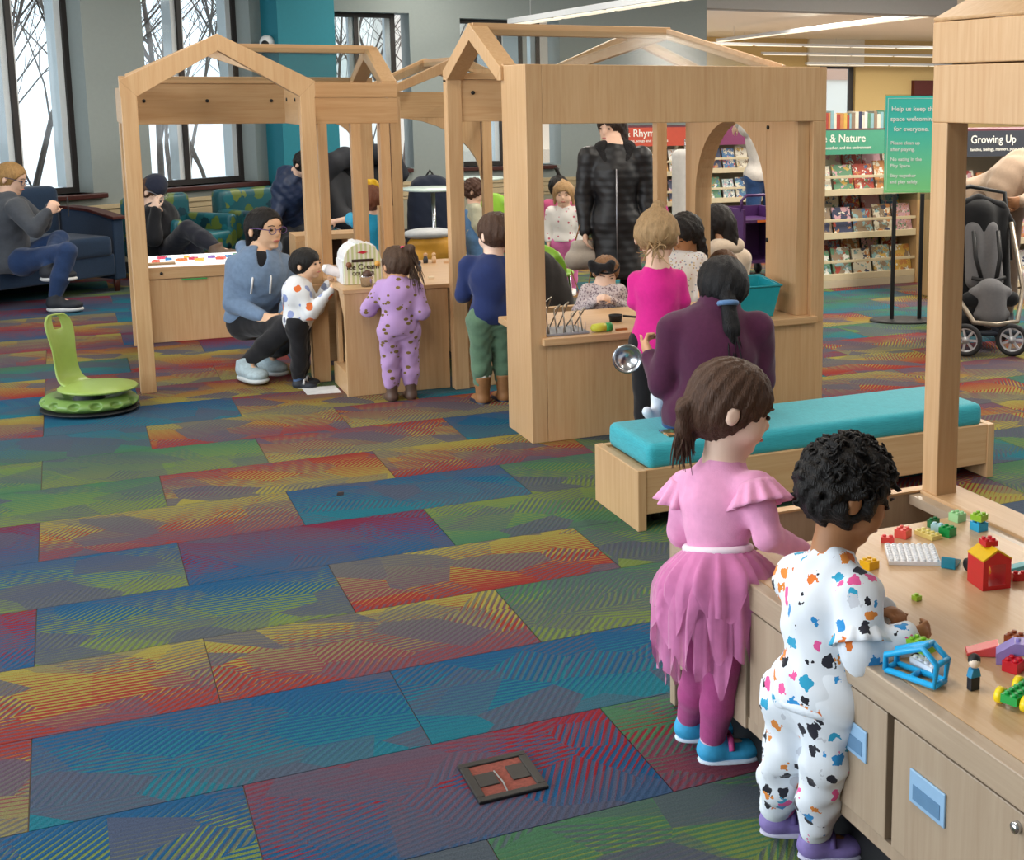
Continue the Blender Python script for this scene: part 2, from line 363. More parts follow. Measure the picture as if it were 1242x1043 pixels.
w5 = struct(MB().box(18.1, 19.2, 0.1, 0.16, 1.0, 1.06).box(18.1, 19.2, 0.1, 0.16, 2.29, 2.35).box(18.1, 18.16, 0.1, 0.16, 1.06, 2.29).box(18.3, 18.36, 0.1, 0.16, 1.06, 2.29).box(19.05, 19.2, 0.1, 0.16, 1.06, 2.29).xf(far).build('window_5', FRAME))
MB().box(18.16, 19.05, 0.125, 0.13, 1.06, 2.29).xf(far).build('pane', PANE, w5)
struct(B(17.7, 19.4, 29.9, 29.99, 2.35, 3.05).build('trim_4', mat('#f0ead8', 0.8, var=0.02)))
struct(B(21.0, 21.9, 29.85, 30, 1.55, 2.0).build('trim_5', mat('#5a1f16', 0.6)))

# ---------------------------------------------------------------- outside the windows
struct(B(-60, 60, 9, 90, -0.6, -0.25).build('ground_snow', mat('#f2f5f8', 0.9, var=0.02)))
BARK = mat('#6f655e', 0.9, var=0.2, scale=14)
def tree(loc, h, spread, seed, label, lean=0.0, multi=1):
    rnd = random.Random(seed); e = empty('bare_tree', loc, label, 'tree', 'bare trees outside the windows')
    tr = MB(); br = MB()
    def grow(mb, p, d, L, r, lev):
        pts = [p]; q = p.copy(); dd = d.copy()
        for i in range(4):
            dd = (dd + Vector((rnd.uniform(-.16, .16), rnd.uniform(-.16, .16), rnd.uniform(-.02, .12)))).normalized(); q = q + dd*L/4; pts.append(q.copy())
        mb.tube(pts, [r*(1-0.17*i) for i in range(5)], 5 if lev else 7)
        if lev < 3:
            for i in range(8 if lev == 0 else 5):
                t = rnd.uniform(0.25, 1.0); k = min(3, int(t*4)); bp = pts[k].lerp(pts[k+1], t*4-k if t < 1 else 1)
                a = rnd.uniform(0, 2*PI); nd = (dd*0.75 + Vector((math.cos(a), math.sin(a), 0.25))*spread).normalized()
                grow(br, bp, nd, L*rnd.uniform(0.5, 0.72), r*0.42, lev+1)
    for m_ in range(multi):
        a = rnd.uniform(0, 2*PI)
        grow(tr, Vector(loc) + Vector((math.cos(a), math.sin(a), 0))*0.12*(multi > 1), Vector((lean+0.25*math.cos(a)*(multi > 1), 0.25*math.sin(a)*(multi > 1), 1)).normalized(), h, 0.022*h/2.4*(0.8 if multi > 1 else 1.3), 0)
    tr.build('trunk', BARK, e); br.build('branches', BARK, e)
tree((-1.6, 15.4, -0.5), 4.2, 0.55, 3, 'bare tree filling the left pane of the window behind the blue sofa', 0.05, 3)
tree((-0.75, 15.6, -0.5), 4.0, 0.5, 5, 'many stemmed bare tree in the right pane behind the blue sofa', 0.08, 4)
tree((1.0, 18.4, -0.5), 4.4, 0.6, 8, 'bare tree in the left pane of the window behind the seated reader', 0.0, 1)
tree((2.05, 18.6, -0.5), 4.5, 0.7, 9, 'bare tree in the pane next to the teal pier', 0.03, 2)
tree((3.5, 20.5, -0.5), 4.4, 0.7, 12, 'bare tree left in the window above the smaller playhouse roofs', 0.0, 3)
tree((5.1, 22.5, -0.5), 4.0, 0.7, 15, 'bare tree right in the window above the smaller playhouse roofs', 0.0, 2)
tree((-2.6, 17.5, -0.3), 4.2, 0.5, 21, 'slim bare tree far left outside the sofa window', 0.05, 3)
tree((-1.3, 18.2, -0.3), 4.6, 0.5, 22, 'thick stemmed bare tree standing behind the others outside the sofa window', 0.02, 3)
tree((-0.35, 16.4, -0.3), 4.2, 0.45, 23, 'bare tree with a dark trunk close to the sofa window', 0.06, 2)
tree((0.55, 20.5, -0.3), 4.4, 0.6, 24, 'slender bare tree far behind the reader window', 0.0, 2)
tree((1.6, 21.5, -0.3), 4.6, 0.6, 25, 'distant bare tree behind the roof of the left playhouse', 0.0, 3)
tree((4.3, 19.0, -0.3), 4.4, 0.6, 26, 'bare tree close outside the window above the smaller playhouse roofs', 0.0, 2)
# brick neighbour building seen at the edge of the first window and through the last ones
bb = empty('brick_building', (0.08, 17.1, -0.5), 'orange brick corner of the building seen at the right edge of the sofa window', 'building')
def brickm():
    m, nt, b = new_mat('brick'); t = N(nt, 'ShaderNodeTexBrick'); t.inputs['Scale'].default_value = 9
    t.inputs['Color1'].default_value = rgb('#b98264') + (1,); t.inputs['Color2'].default_value = rgb('#a87256') + (1,); t.inputs['Mortar'].default_value = rgb('#c9b9a8') + (1,)
    tc = N(nt, 'ShaderNodeTexCoord'); mp = N(nt, 'ShaderNodeMapping'); mp.inputs['Rotation'].default_value = (PI/2, 0, 0)
    nt.links.new(tc.outputs['Object'], mp.inputs[0]); nt.links.new(mp.outputs[0], t.inputs['Vector']); nt.links.new(t.outputs[0], b.inputs['Base Color']); b.inputs['Roughness'].default_value = 0.9
    return m
BRICK = brickm()
B(0.02, 0.14, 17.0, 17.2, -0.5, 5.0).build('brick_pier', BRICK, bb)
nb = empty('neighbour_house', (6.8, 27, -0.5), 'pale stone building with a window seen through the pane behind the big playhouse', 'building')
B(5.6, 12.0, 26, 30, -0.5, 5.5).build('wall', mat('#e8e4dc', 0.9, var=0.03), nb); B(7.55, 8.6, 25.94, 26, 0.75, 3.0).build('window', FRAME, nb); B(7.65, 8.5, 25.92, 25.95, 0.85, 2.9).build('pane', mat('#c9d6de', 0.2), nb)
B(5.6, 12, 25.7, 26, 0.1, 0.5).build('ledge', mat('#d8d4cc', 0.9), nb)
fb = empty('distant_brick_house', (22.5, 38, -0.5), 'distant brick house seen through the far reading room window', 'building')
B(20, 26, 38, 42, -0.5, 6).build('wall', mat('#dcd5cc', 0.9, var=0.04), fb); B(20, 26, 37.9, 38, 2.1, 2.6).build('brick_band', BRICK, fb)
# ---------------------------------------------------------------- playhouses
ACR = glass('#f6f8f8', 0.06, 0.3, 0.07)
def screw_holes(e, pts, ax):
    for (x, y, z) in pts:
        MB().lathe([(0.011, -0.004), (0.011, 0.004)], (x, y, z), 10, ax).build('screw_hole', BLACK, e)
BV = 0.003
# ---- big playhouse in the middle: open kitchen front, gable on its left end, hip roof with clear panels
ph = empty('playhouse', (2.7, 6.3, 0), 'large maple playhouse with an open kitchen window, in the middle of the picture', 'playhouse', 'maple playhouses')
B(1.979, 3.48, 5.70, 5.735, 0, 0.465).build('front_panel', WZ, ph, BV)
B(1.955, 3.43, 5.672, 6.38, 0.465, 0.50).build('counter_top', WX, ph, 0.004)
B(1.90, 1.978, 5.70, 6.06, 0.0, 1.755).build('side_panel', WZ, ph, BV)
B(1.978, 3.48, 5.70, 5.765, 1.488, 1.755).build('front_header', WZ, ph, BV)
B(3.405, 3.48, 5.70, 5.765, 0.465, 1.488).build('front_stile', WZ, ph, BV)
B(3.335, 3.405, 5.735, 6.06, 0.50, 1.70).build('side_panel', WZ, ph, BV)
B(3.36, 3.43, 5.735, 6.38, 0.0, 0.465).build('side_panel', WZ, ph, BV)
mb = MB(); arc = [(6.49 + 0.43*math.cos(a), 1.02 + 0.455*math.sin(a)) for a in np.linspace(0, PI, 25)]
out = [(6.065, 0.0), (6.065, 1.70), (7.05, 1.70), (7.05, 0)]
for (ya, za), (yb, zb) in zip(arc, arc[1:]): mb.prism([(3.335, ya, za), (3.335, yb, zb), (3.335, yb, 1.70), (3.335, ya, 1.70)], (0.1, 0, 0))
mb.box(3.335, 3.435, 6.92, 7.05, 0, 1.70)
mb.build('arched_wall', WZ, ph)
B(1.90, 3.435, 6.985, 7.05, 1.475, 1.70).build('back_header', WX, ph, BV)
B(1.90, 3.435, 6.97, 7.05, 1.70, 1.735).build('back_rail', WX, ph, BV)
B(3.12, 3.185, 6.985, 7.05, 0.0, 1.475).build('back_post', WZ, ph, BV)
B(1.885, 1.965, 6.975, 7.05, 0.0, 1.70).build('back_post', WZ, ph, BV)
B(1.965, 3.12, 7.0, 7.04, 0.0, 0.42).build('back_panel', WX, ph, BV)
def gable(e, x0, x1, ya, yb, ze, zp, axis='x', t=0.085, leg=0.06, name='gable_frame', inn=0.03, kk=0.72):
    """chevron frame in the plane across 'axis', with short legs down from the eaves"""
    ym = (ya+yb)/2; k = t*kk
    o = [(ya, ze-leg), (ya, ze), (ym, zp), (yb, ze), (yb, ze-leg), (yb-k, ze-leg), (yb-k, ze-inn), (ym, zp-t), (ya+k, ze-inn), (ya+k, ze-leg)]
    mb = MB(); quads = [(0, 1, 8, 9), (1, 2, 7, 8), (2, 3, 6, 7), (3, 4, 5, 6)]
    for q in quads:
        P_ = [(x0, o[i][0], o[i][1]) if axis == 'x' else (o[i][0], x0, o[i][1]) for i in q]
        mb.prism(P_, (x1-x0, 0, 0) if axis == 'x' else (0, x1-x0, 0))
    return mb.build(name, WZ, e, BV)
gable(ph, 1.885, 1.975, 6.02, 7.05, 1.745, 1.975, inn=0.055)
RT = dict(w=0.055, t=0.05)
def rail(e, p, q, w=0.05, t=0.055, name='roof_rail'): return MB().bar(p, q, w, t).build(name, WX, e, BV)
rail(ph, (1.9, 6.535, 1.945), (2.99, 6.535, 1.945), 0.06, 0.06); rail(ph, (1.9, 6.06, 1.742), (3.43, 6.06, 1.742), 0.07, 0.04)
rail(ph, (2.97, 6.535, 1.945), (3.43, 6.06, 1.745)); rail(ph, (2.97, 6.53, 1.945), (2.97, 7.05, 1.945)); rail(ph, (2.97, 7.02, 1.945), (3.43, 7.02, 1.745)); rail(ph, (2.97, 7.02, 1.945), (2.5, 7.02, 1.745)); rail(ph, (2.97, 6.535, 1.94), (2.5, 7.02, 1.745))
rail(ph, (3.405, 6.06, 1.735), (3.405, 7.05, 1.735))
def pane(e, pts, name='roof_panel'):
    n = (Vector(pts[1])-Vector(pts[0])).cross(Vector(pts[2])-Vector(pts[0])).normalized()*0.004
    return MB().prism(pts, n).build(name, ACR, e)
pane(ph, [(1.96, 6.07, 1.755), (3.40, 6.07, 1.755), (2.96, 6.52, 1.95), (1.96, 6.52, 1.95)])
pane(ph, [(3.41, 6.08, 1.755), (3.41, 7.03, 1.755), (2.98, 7.03, 1.95), (2.98, 6.54, 1.95)])
pane(ph, [(1.96, 6.55, 1.95), (2.95, 6.55, 1.95), (2.5, 7.02, 1.755), (1.96, 7.02, 1.755)])
screw_holes(ph, [(2.03, 6.982, 1.63), (2.6, 6.982, 1.63)], 'y'); screw_holes(ph, [(3.333, 6.04, 1.45), (3.333, 6.04, 0.86)], 'x')

# ---- smaller playhouse at the left: front gable, wing with slats, light table at its back
pl = empty('playhouse', (0.95, 8.4, 0), 'smaller maple playhouse with slatted side and front gable, at the left', 'playhouse', 'maple playhouses')
for (x, y) in ((0.305, 7.62), (0.345, 9.13)): B(x, x+0.08, y, y+0.075, 0, 1.61).build('corner_post', WZ, pl, BV)
B(1.225, 1.305, 7.62, 7.695, 0, 1.61).build('corner_post', WZ, pl, BV)
for y in (8.05, 8.45, 8.8): B(0.335, 0.385, y, y+0.05, 0.56, 1.45).build('side_slat', WZ, pl, BV)
B(0.335, 0.385, 7.695, 9.13, 1.45, 1.66).build('side_header', WY, pl, BV)
gable(pl, 7.62, 7.71, 0.302, 1.308, 1.695, 1.945, 'y', 0.09, 0.088, inn=0.085, kk=0.92)
B(0.38, 1.90, 9.13, 9.19, 1.43, 1.69).build('back_header', WX, pl, BV); B(0.36, 1.95, 9.12, 9.2, 1.69, 1.735).build('back_rail', WX, pl, BV)
screw_holes(pl, [(0.50, 9.127, 1.58), (0.88, 9.127, 1.58), (1.28, 9.127, 1.58)], 'y')
B(1.225, 1.30, 7.70, 8.2, 1.45, 1.70).build('inner_header', WY, pl, BV); screw_holes(pl, [(1.224, 7.8, 1.59), (1.224, 8.1, 1.59)], 'x')
B(1.30, 1.89, 8.15, 8.21, 1.445, 1.60).build('wing_header', WX, pl, BV); B(1.30, 1.89, 8.145, 8.215, 1.603, 1.69).build('wing_rail', WX, pl, BV)
for x in (1.40, 1.60, 1.777): B(x, x+0.058, 8.15, 8.21, 0.585, 1.445).build('slat', WZ, pl, BV)
B(1.83, 1.89, 9.12, 9.18, 0, 1.43).build('corner_post', WZ, pl, BV)
mb = MB()
arc = [(1.62 + 0.0, 1.43)] + [(1.66 + 0.2*math.sin(a), 1.13 + 0.3*math.cos(a)) for a in np.linspace(0, PI/2, 9)]
for (xa, za), (xb, zb) in zip(arc[1:], arc[2:]): mb.prism([(xa, 9.14, za), (xb, 9.14, zb), (xb, 9.14, 1.43), (xa, 9.14, 1.43)], (0, 0.04, 0))
mb.build('arched_spandrel', WZ, pl)
rail(pl, (0.80, 7.66, 1.90), (0.80, 8.65, 1.90)); rail(pl, (0.8, 8.65, 1.905), (1.86, 8.65, 1.905), 0.06, 0.05); rail(pl, (0.8, 8.65, 1.9), (1.30, 8.17, 1.70)); rail(pl, (0.8, 8.65, 1.9), (0.42, 9.12, 1.72))
gable(pl, 1.80, 1.89, 8.15, 9.19, 1.70, 1.925)
pane(pl, [(1.30, 8.18, 1.70), (1.82, 8.18, 1.70), (1.82, 8.63, 1.91), (0.84, 8.63, 1.91)]); pane(pl, [(0.40, 9.13, 1.71), (1.82, 9.13, 1.71), (1.82, 8.67, 1.91), (0.84, 8.67, 1.91)])
pane(pl, [(0.33, 7.71, 1.70), (0.40, 9.12, 1.70), (0.78, 8.65, 1.91), (0.78, 7.70, 1.91)]); pane(pl, [(1.29, 7.70, 1.70), (1.29, 8.17, 1.70), (0.82, 8.63, 1.91), (0.82, 7.70, 1.91)])
B(1.21, 1.305, 7.50, 7.53, 0, 0.56).build('lower_panel', WZ, pl, BV)

# ---- third playhouse behind
pt = empty('playhouse', (2.6, 9.8, 0), 'maple playhouse standing behind the others, mostly hidden by the big one', 'playhouse', 'maple playhouses')
for (x, y) in ((2.10, 9.3), (3.05, 9.3), (2.10, 10.25), (3.05, 10.25)): B(x, x+0.075, y, y+0.075, 0, 1.60).build('corner_post', WZ, pt, BV)
B(2.02, 2.09, 9.3, 9.37, 0, 1.45).build('side_stile', WZ, pt, BV); B(2.0, 2.10, 9.3, 9.37, 0, 0.84).build('side_board', WZ, pt, BV)
gable(pt, 9.3, 9.38, 2.09, 3.14, 1.66, 1.90, 'y', 0.085, 0.08)
gable(pt, 10.25, 10.33, 2.09, 3.14, 1.66, 1.90, 'y', 0.085, 0.08)
B(2.175, 3.05, 10.27, 10.31, 1.44, 1.64).build('back_header', WX, pt, BV)
mb = MB(); arc = [(2.34 + 0.7*math.sin(a), 0.95 + 0.49*math.cos(a)) for a in np.linspace(0, PI/2, 10)]
for (xa, za), (xb, zb) in zip(arc, arc[1:]): mb.prism([(xa, 10.27, za), (xb, 10.27, zb), (xb, 10.27, 1.44), (xa, 10.27, 1.44)], (0, 0.04, 0))
mb.build('arched_spandrel', WZ, pt)
rail(pt, (2.11, 9.3, 1.645), (2.11, 10.3, 1.645)); rail(pt, (3.10, 9.3, 1.645), (3.10, 10.3, 1.645)); rail(pt, (2.615, 9.3, 1.86), (2.615, 10.3, 1.86))
pane(pt, [(2.12, 9.38, 1.66), (2.12, 10.25, 1.66), (2.6, 10.25, 1.87), (2.6, 9.38, 1.87)]); pane(pt, [(3.1, 9.38, 1.66), (3.1, 10.25, 1.66), (2.63, 10.25, 1.87), (2.63, 9.38, 1.87)])
# its low counter where a child plays
kc = empty('play_shelf', (1.75, 9.95, 0), 'low maple shelf unit in front of the child with the yellow bow', 'shelf')
B(1.5, 2.0, 9.85, 10.15, 0.56, 0.60).build('top', WX, kc, BV); B(1.5, 1.62, 9.84, 10.15, 0, 0.56).build('side_panel', WZ, kc, BV); B(1.88, 2.0, 9.85, 10.15, 0, 0.56).build('side_panel', WZ, kc, BV); B(1.62, 1.88, 10.1, 10.13, 0, 0.56).build('back_panel', mat('#4a3a2c', 0.7), kc)

# ---- right playhouse standing on the block table
pr = empty('playhouse', (2.6, 2.2, 0.5), 'maple playhouse frame standing over the block table, at the right edge', 'playhouse', 'maple playhouses')
B(2.15, 2.22, 2.90, 2.97, 0.50, 1.545).build('corner_post', WZ, pr, BV); B(2.15, 2.22, 0.95, 1.02, 0.50, 1.545).build('corner_post', WZ, pr, BV)
for y in (0.95, 2.90): B(3.1, 3.17, y, y+0.07, 0, 1.545).build('corner_post', WZ, pr, BV)
B(2.15, 2.21, 0.95, 2.97, 1.545, 1.698).build('side_header', WZ, pr, BV); B(2.147, 2.213, 0.95, 2.973, 1.702, 1.812).build('eave_board', WZ, pr, BV)
B(3.11, 3.17, 0.95, 2.97, 1.545, 1.81).build('side_header', WZ, pr, BV); B(2.21, 3.11, 2.91, 2.97, 1.545, 1.81).build('end_header', WX, pr, BV)
for y in (2.93, 2.60, 2.27, 1.94, 1.61, 1.28, 0.98):
    MB().prism([(2.147, y, 1.812), (2.66, y, 2.06), (2.66, y, 1.99), (2.29, y, 1.812)], (0, 0.045, 0)).build('rafter', WX, pr, BV)
    MB().prism([(3.173, y, 1.812), (2.66, y, 2.06), (2.66, y, 1.99), (3.03, y, 1.812)], (0, 0.045, 0)).build('rafter', WX, pr, BV)
rail(pr, (2.66, 0.95, 2.03), (2.66, 2.97, 2.03), 0.05, 0.06)
MB().prism([(2.149, 2.972, 1.813), (2.65, 2.972, 2.062), (2.65, 0.96, 2.062), (2.149, 0.96, 1.813)], (-0.004, 0, 0.009)).build('roof_board', WX, pr, BV)
MB().prism([(3.16, 2.93, 1.83), (2.67, 2.93, 2.067), (2.67, 0.98, 2.067), (3.16, 0.98, 1.83)], (0.004, 0, 0.009)).build('roof_board', WX, pr, BV)

# ---------------------------------------------------------------- counter with the ice cream toy
ic = empty('play_counter', (1.6, 7.4, 0), 'maple play counter with the toy ice cream box on it', 'counter')
B(1.31, 1.875, 7.05, 7.08, 0, 0.565).build('front_panel', WZ, ic, BV)
B(1.305, 2.2, 7.045, 8.15, 0.565, 0.588).build('top', WX, ic, BV)
B(1.335, 1.36, 7.40, 7.46, 0, 0.565).build('side_panel', WZ, ic, BV); B(1.60, 1.63, 7.08, 7.46, 0.13, 0.565).build('inner_panel', WZ, ic, BV)
B(1.315, 1.60, 7.08, 7.46, 0.0, 0.125).build('step', WX, ic, BV)
MB().prism([(1.31, 7.08, 0.565), (1.31, 7.20, 0.565), (1.31, 7.08, 0.44)], (0.025, 0, 0)).build('gusset', WZ, ic)
B(1.32, 2.19, 8.09, 8.13, 0, 0.565).build('back_panel', WX, ic, BV); B(2.15, 2.19, 7.5, 8.09, 0, 0.565).build('side_panel', WZ, ic, BV)

# ---------------------------------------------------------------- light table at the back of the left playhouse
lt = empty('light_table', (0.85, 9.45, 0), 'white glowing light table strewn with coloured pieces, in the left playhouse', 'table')
B(0.43, 1.32, 9.20, 9.225, 0, 0.42).build('front_panel', WZ, lt, BV); B(0.43, 1.32, 9.19, 9.23, 0.423, 0.50).build('apron', WX, lt, BV)
B(0.43, 0.455, 9.23, 9.75, 0, 0.50).build('side_panel', WY, lt, BV); B(1.295, 1.32, 9.23, 9.75, 0, 0.50).build('side_panel', WY, lt, BV); B(0.455, 1.295, 9.725, 9.75, 0, 0.50).build('back_panel', WX, lt, BV)
B(0.44, 1.31, 9.20, 9.74, 0.50, 0.515).build('light_panel', mat('#ffffff', 0.4, var=0.0, emit=0.75), lt)
B(0.455, 0.63, 9.195, 9.27, 0.515, 0.527).build('ledge', WX, lt); MB().lathe([(0.010, -0.003), (0.010, 0.003)], (0.54, 9.188, 0.46), 10, 'y').build('screw_hole', BLACK, lt)
B(0.66, 0.82, 9.183, 9.19, 0.41, 0.418).build('pull', mat('#2f9a4f', 0.5), lt)
cols = [('#e9502f', 'orange red'), ('#2a8fd0', 'blue'), ('#2fa45a', 'green'), ('#f0b93a', 'yellow'), ('#d43a60', 'pink'), ('#f08038', 'orange'), ('#8f6fc0', 'violet')]
spots = [(0.52, 9.36, 0), (0.60, 9.45, 1), (0.68, 9.36, 5), (0.76, 9.42, 4), (0.80, 9.34, 3), (0.88, 9.46, 6), (0.93, 9.36, 0), (0.99, 9.44, 1), (1.02, 9.37, 4), (1.05, 9.52, 2), (1.12, 9.40, 3), (1.18, 9.47, 5), (1.22, 9.37, 0), (0.72, 9.53, 3), (0.57, 9.55, 4)]
for i, (x, y, c) in enumerate(spots):
    h, nm = cols[c]; r = random.uniform(0.025, 0.04); a = random.uniform(0, 2)
    n = (4, 3, 6)[i % 3]
    MB().prism([(x + r*math.cos(a+2*PI*k/n), y + r*math.sin(a+2*PI*k/n), 0.516) for k in range(n)], (0, 0, 0.016)).thing('translucent_tile', mat(h, 0.25, alpha=0.85), '%s translucent %s piece on the light table, number %s from its left end' % (nm, ('square', 'triangular', 'hexagonal')[i % 3], ['first', 'second', 'fourth', 'sixth', 'seventh', 'eighth', 'ninth', 'tenth', 'eleventh', 'twelfth', 'thirteenth', 'fourteenth', 'last', 'fifth', 'third'][i]), 'toy', 'translucent pieces on the light table')

# ---------------------------------------------------------------- bench
be = empty('bench', (2.68, 4.55, 0), 'long maple bench with a teal cushion, in front of the big playhouse', 'bench')
B(1.85, 1.885, 4.33, 4.77, 0.0, 0.235).build('end_panel', WZ, be, BV); B(3.47, 3.505, 4.33, 4.77, 0.0, 0.235).build('end_panel', WZ, be, BV)
B(1.885, 3.47, 4.335, 4.365, 0.062, 0.235).build('front_panel', WX, be, BV); B(1.885, 3.47, 4.735, 4.765, 0.062, 0.235).build('back_panel', WX, be, BV); B(1.885, 3.47, 4.365, 4.735, 0.20, 0.225).build('deck', WX, be)
def cushion(name, x0, x1, y0, y1, z0, z1, m, e, r=0.035, local=False):
    bm = bmesh.new(); bmesh.ops.create_cube(bm, size=1)
    for v in bm.verts: v.co = Vector(((x0+x1)/2+(x1-x0)*v.co.x, (y0+y1)/2+(y1-y0)*v.co.y, (z0+z1)/2+(z1-z0)*v.co.z)) - (Vector((0, 0, 0)) if local else Vector(e.location))
    bmesh.ops.bevel(bm, geom=bm.edges[:], offset=r, segments=4, affect='EDGES', profile=0.6)
    me = bpy.data.meshes.new(name); bm.to_mesh(me); bm.free(); [setattr(p, 'use_smooth', True) for p in me.polygons]
    return link(name, me, m, e)
def weave(h1, h2):
    m, nt, b = new_mat('weave_' + h1.lstrip('#')); tc = N(nt, 'ShaderNodeTexCoord')
    def nz(s):
        mp = N(nt, 'ShaderNodeMapping'); mp.inputs['Scale'].default_value = s; nt.links.new(tc.outputs['Object'], mp.inputs[0])
        n = N(nt, 'ShaderNodeTexNoise'); n.inputs['Scale'].default_value = 10; n.inputs['Detail'].default_value = 3; nt.links.new(mp.outputs[0], n.inputs['Vector']); return n
    a, c = nz((2, 60, 60)), nz((60, 2, 60)); ad = N(nt, 'ShaderNodeMath', operation='ADD'); nt.links.new(a.outputs[0], ad.inputs[0]); nt.links.new(c.outputs[0], ad.inputs[1])
    rp = N(nt, 'ShaderNodeValToRGB'); rp.color_ramp.elements[0].position = 0.38; rp.color_ramp.elements[1].position = 0.62; rp.color_ramp.elements[0].color = rgb(h1) + (1,); rp.color_ramp.elements[1].color = rgb(h2) + (1,)
    hv = N(nt, 'ShaderNodeMath', operation='MULTIPLY'); hv.inputs[1].default_value = 0.5; nt.links.new(ad.outputs[0], hv.inputs[0]); nt.links.new(hv.outputs[0], rp.inputs[0])
    nt.links.new(rp.outputs[0], b.inputs['Base Color']); b.inputs['Roughness'].default_value = 0.75; b.inputs['Sheen Weight'].default_value = 0.15
    bp = N(nt, 'ShaderNodeBump'); bp.inputs['Strength'].default_value = 0.2; bp.inputs['Distance'].default_value = 0.002; nt.links.new(hv.outputs[0], bp.inputs['Height']); nt.links.new(bp.outputs[0], b.inputs['Normal'])
    return m
cushion('cushion', 1.90, 3.455, 4.345, 4.755, 0.226, 0.325, weave('#1f8f9f', '#35b4c2'), be)
for x in (1.97, 3.38): MB().tube([(x, 4.44, 0.012), (x, 4.44, 0.06)], 0.012, 8).lathe([(0.028, -0.012), (0.028, 0.012)], (x, 4.44, 0.028), 14, 'x').build('caster', BLACK, be)

# ---------------------------------------------------------------- block table (cupboards below, well at its far end)
WXG = wood('x', '#cdb192', '#dcc4a6', 0.35); TZ = wood('z', '#b49d85', '#c0ab93', 0.4); TY = wood('y', '#b8a188', '#c6b097', 0.4)
ta = empty('activity_table', (1.85, 2.0, 0), 'maple cupboard table covered with toy bricks, in the right foreground', 'table')
X0 = 1.37
B(X0+0.008, 2.26, 0.9, 2.97, 0.13, 0.16).build('bottom', TZ, ta); B(X0+0.07, 2.2, 0.95, 2.9, 0.0, 0.13).build('kick', BLACK, ta)
B(X0, 2.265, 2.97, 3.0, 0.01, 0.50).build('end_panel', TZ, ta, BV); B(X0+0.02, 2.235, 2.72, 2.74, 0.16, 0.47).build('divider', TZ, ta)
B(X0, X0+0.03, 2.57, 2.97, 0.13, 0.437).build('end_front', TZ, ta, BV)
B(2.235, 2.265, 0.9, 2.97, 0.055, 0.47).build('back_panel', TZ, ta, BV); B(X0+0.03, 2.235, 2.74, 2.97, 0.28, 0.3).build('well_floor', TZ, ta)
B(X0, 2.265, 2.965, 3.0, 0.50, 0.506).build('rim', WX, ta); B(2.14, 2.265, 0.9, 2.965, 0.478, 0.506).build('rim', WY, ta, BV); B(2.105, 2.14, 0.9, 2.965, 0.470, 0.497).build('channel', mat('#b9a690', 0.3), ta)
B(X0+0.03, 2.105, 0.9, 2.745, 0.47, 0.50).build('top', wood('y', '#d6ac7e', '#e2bf95', 0.34), ta, 0.002)
B(X0-0.002, X0+0.03, 0.9, 2.97, 0.437, 0.50).build('front_apron', TY, ta, BV)
PLATE = mat('#8fb3d4', 0.45, var=0.03)
for i, (ya, yb, yh) in enumerate(((1.985, 2.55, 2.105), (1.40, 1.962, 1.845), (0.93, 1.38, 1.05))):
    dr = B(X0+0.001, X0+0.02, ya, yb, 0.165, 0.432).build('door', TZ, ta, 0.002)
    MB().box(X0-0.004, X0+0.001, yh-0.055, yh+0.055, 0.295, 0.362).build('handle_plate', PLATE, dr, 0.002)
    MB().box(X0-0.0052, X0-0.0038, yh-0.042, yh+0.042, 0.305, 0.335).build('handle_recess', mat('#5d83a6', 0.5), dr)
    if i == 1: MB().lathe([(0.001, -0.012), (0.010, -0.01), (0.010, 0.004)], (X0, 1.593, 0.405), 16, 'x').build('lock', CHROME, dr)
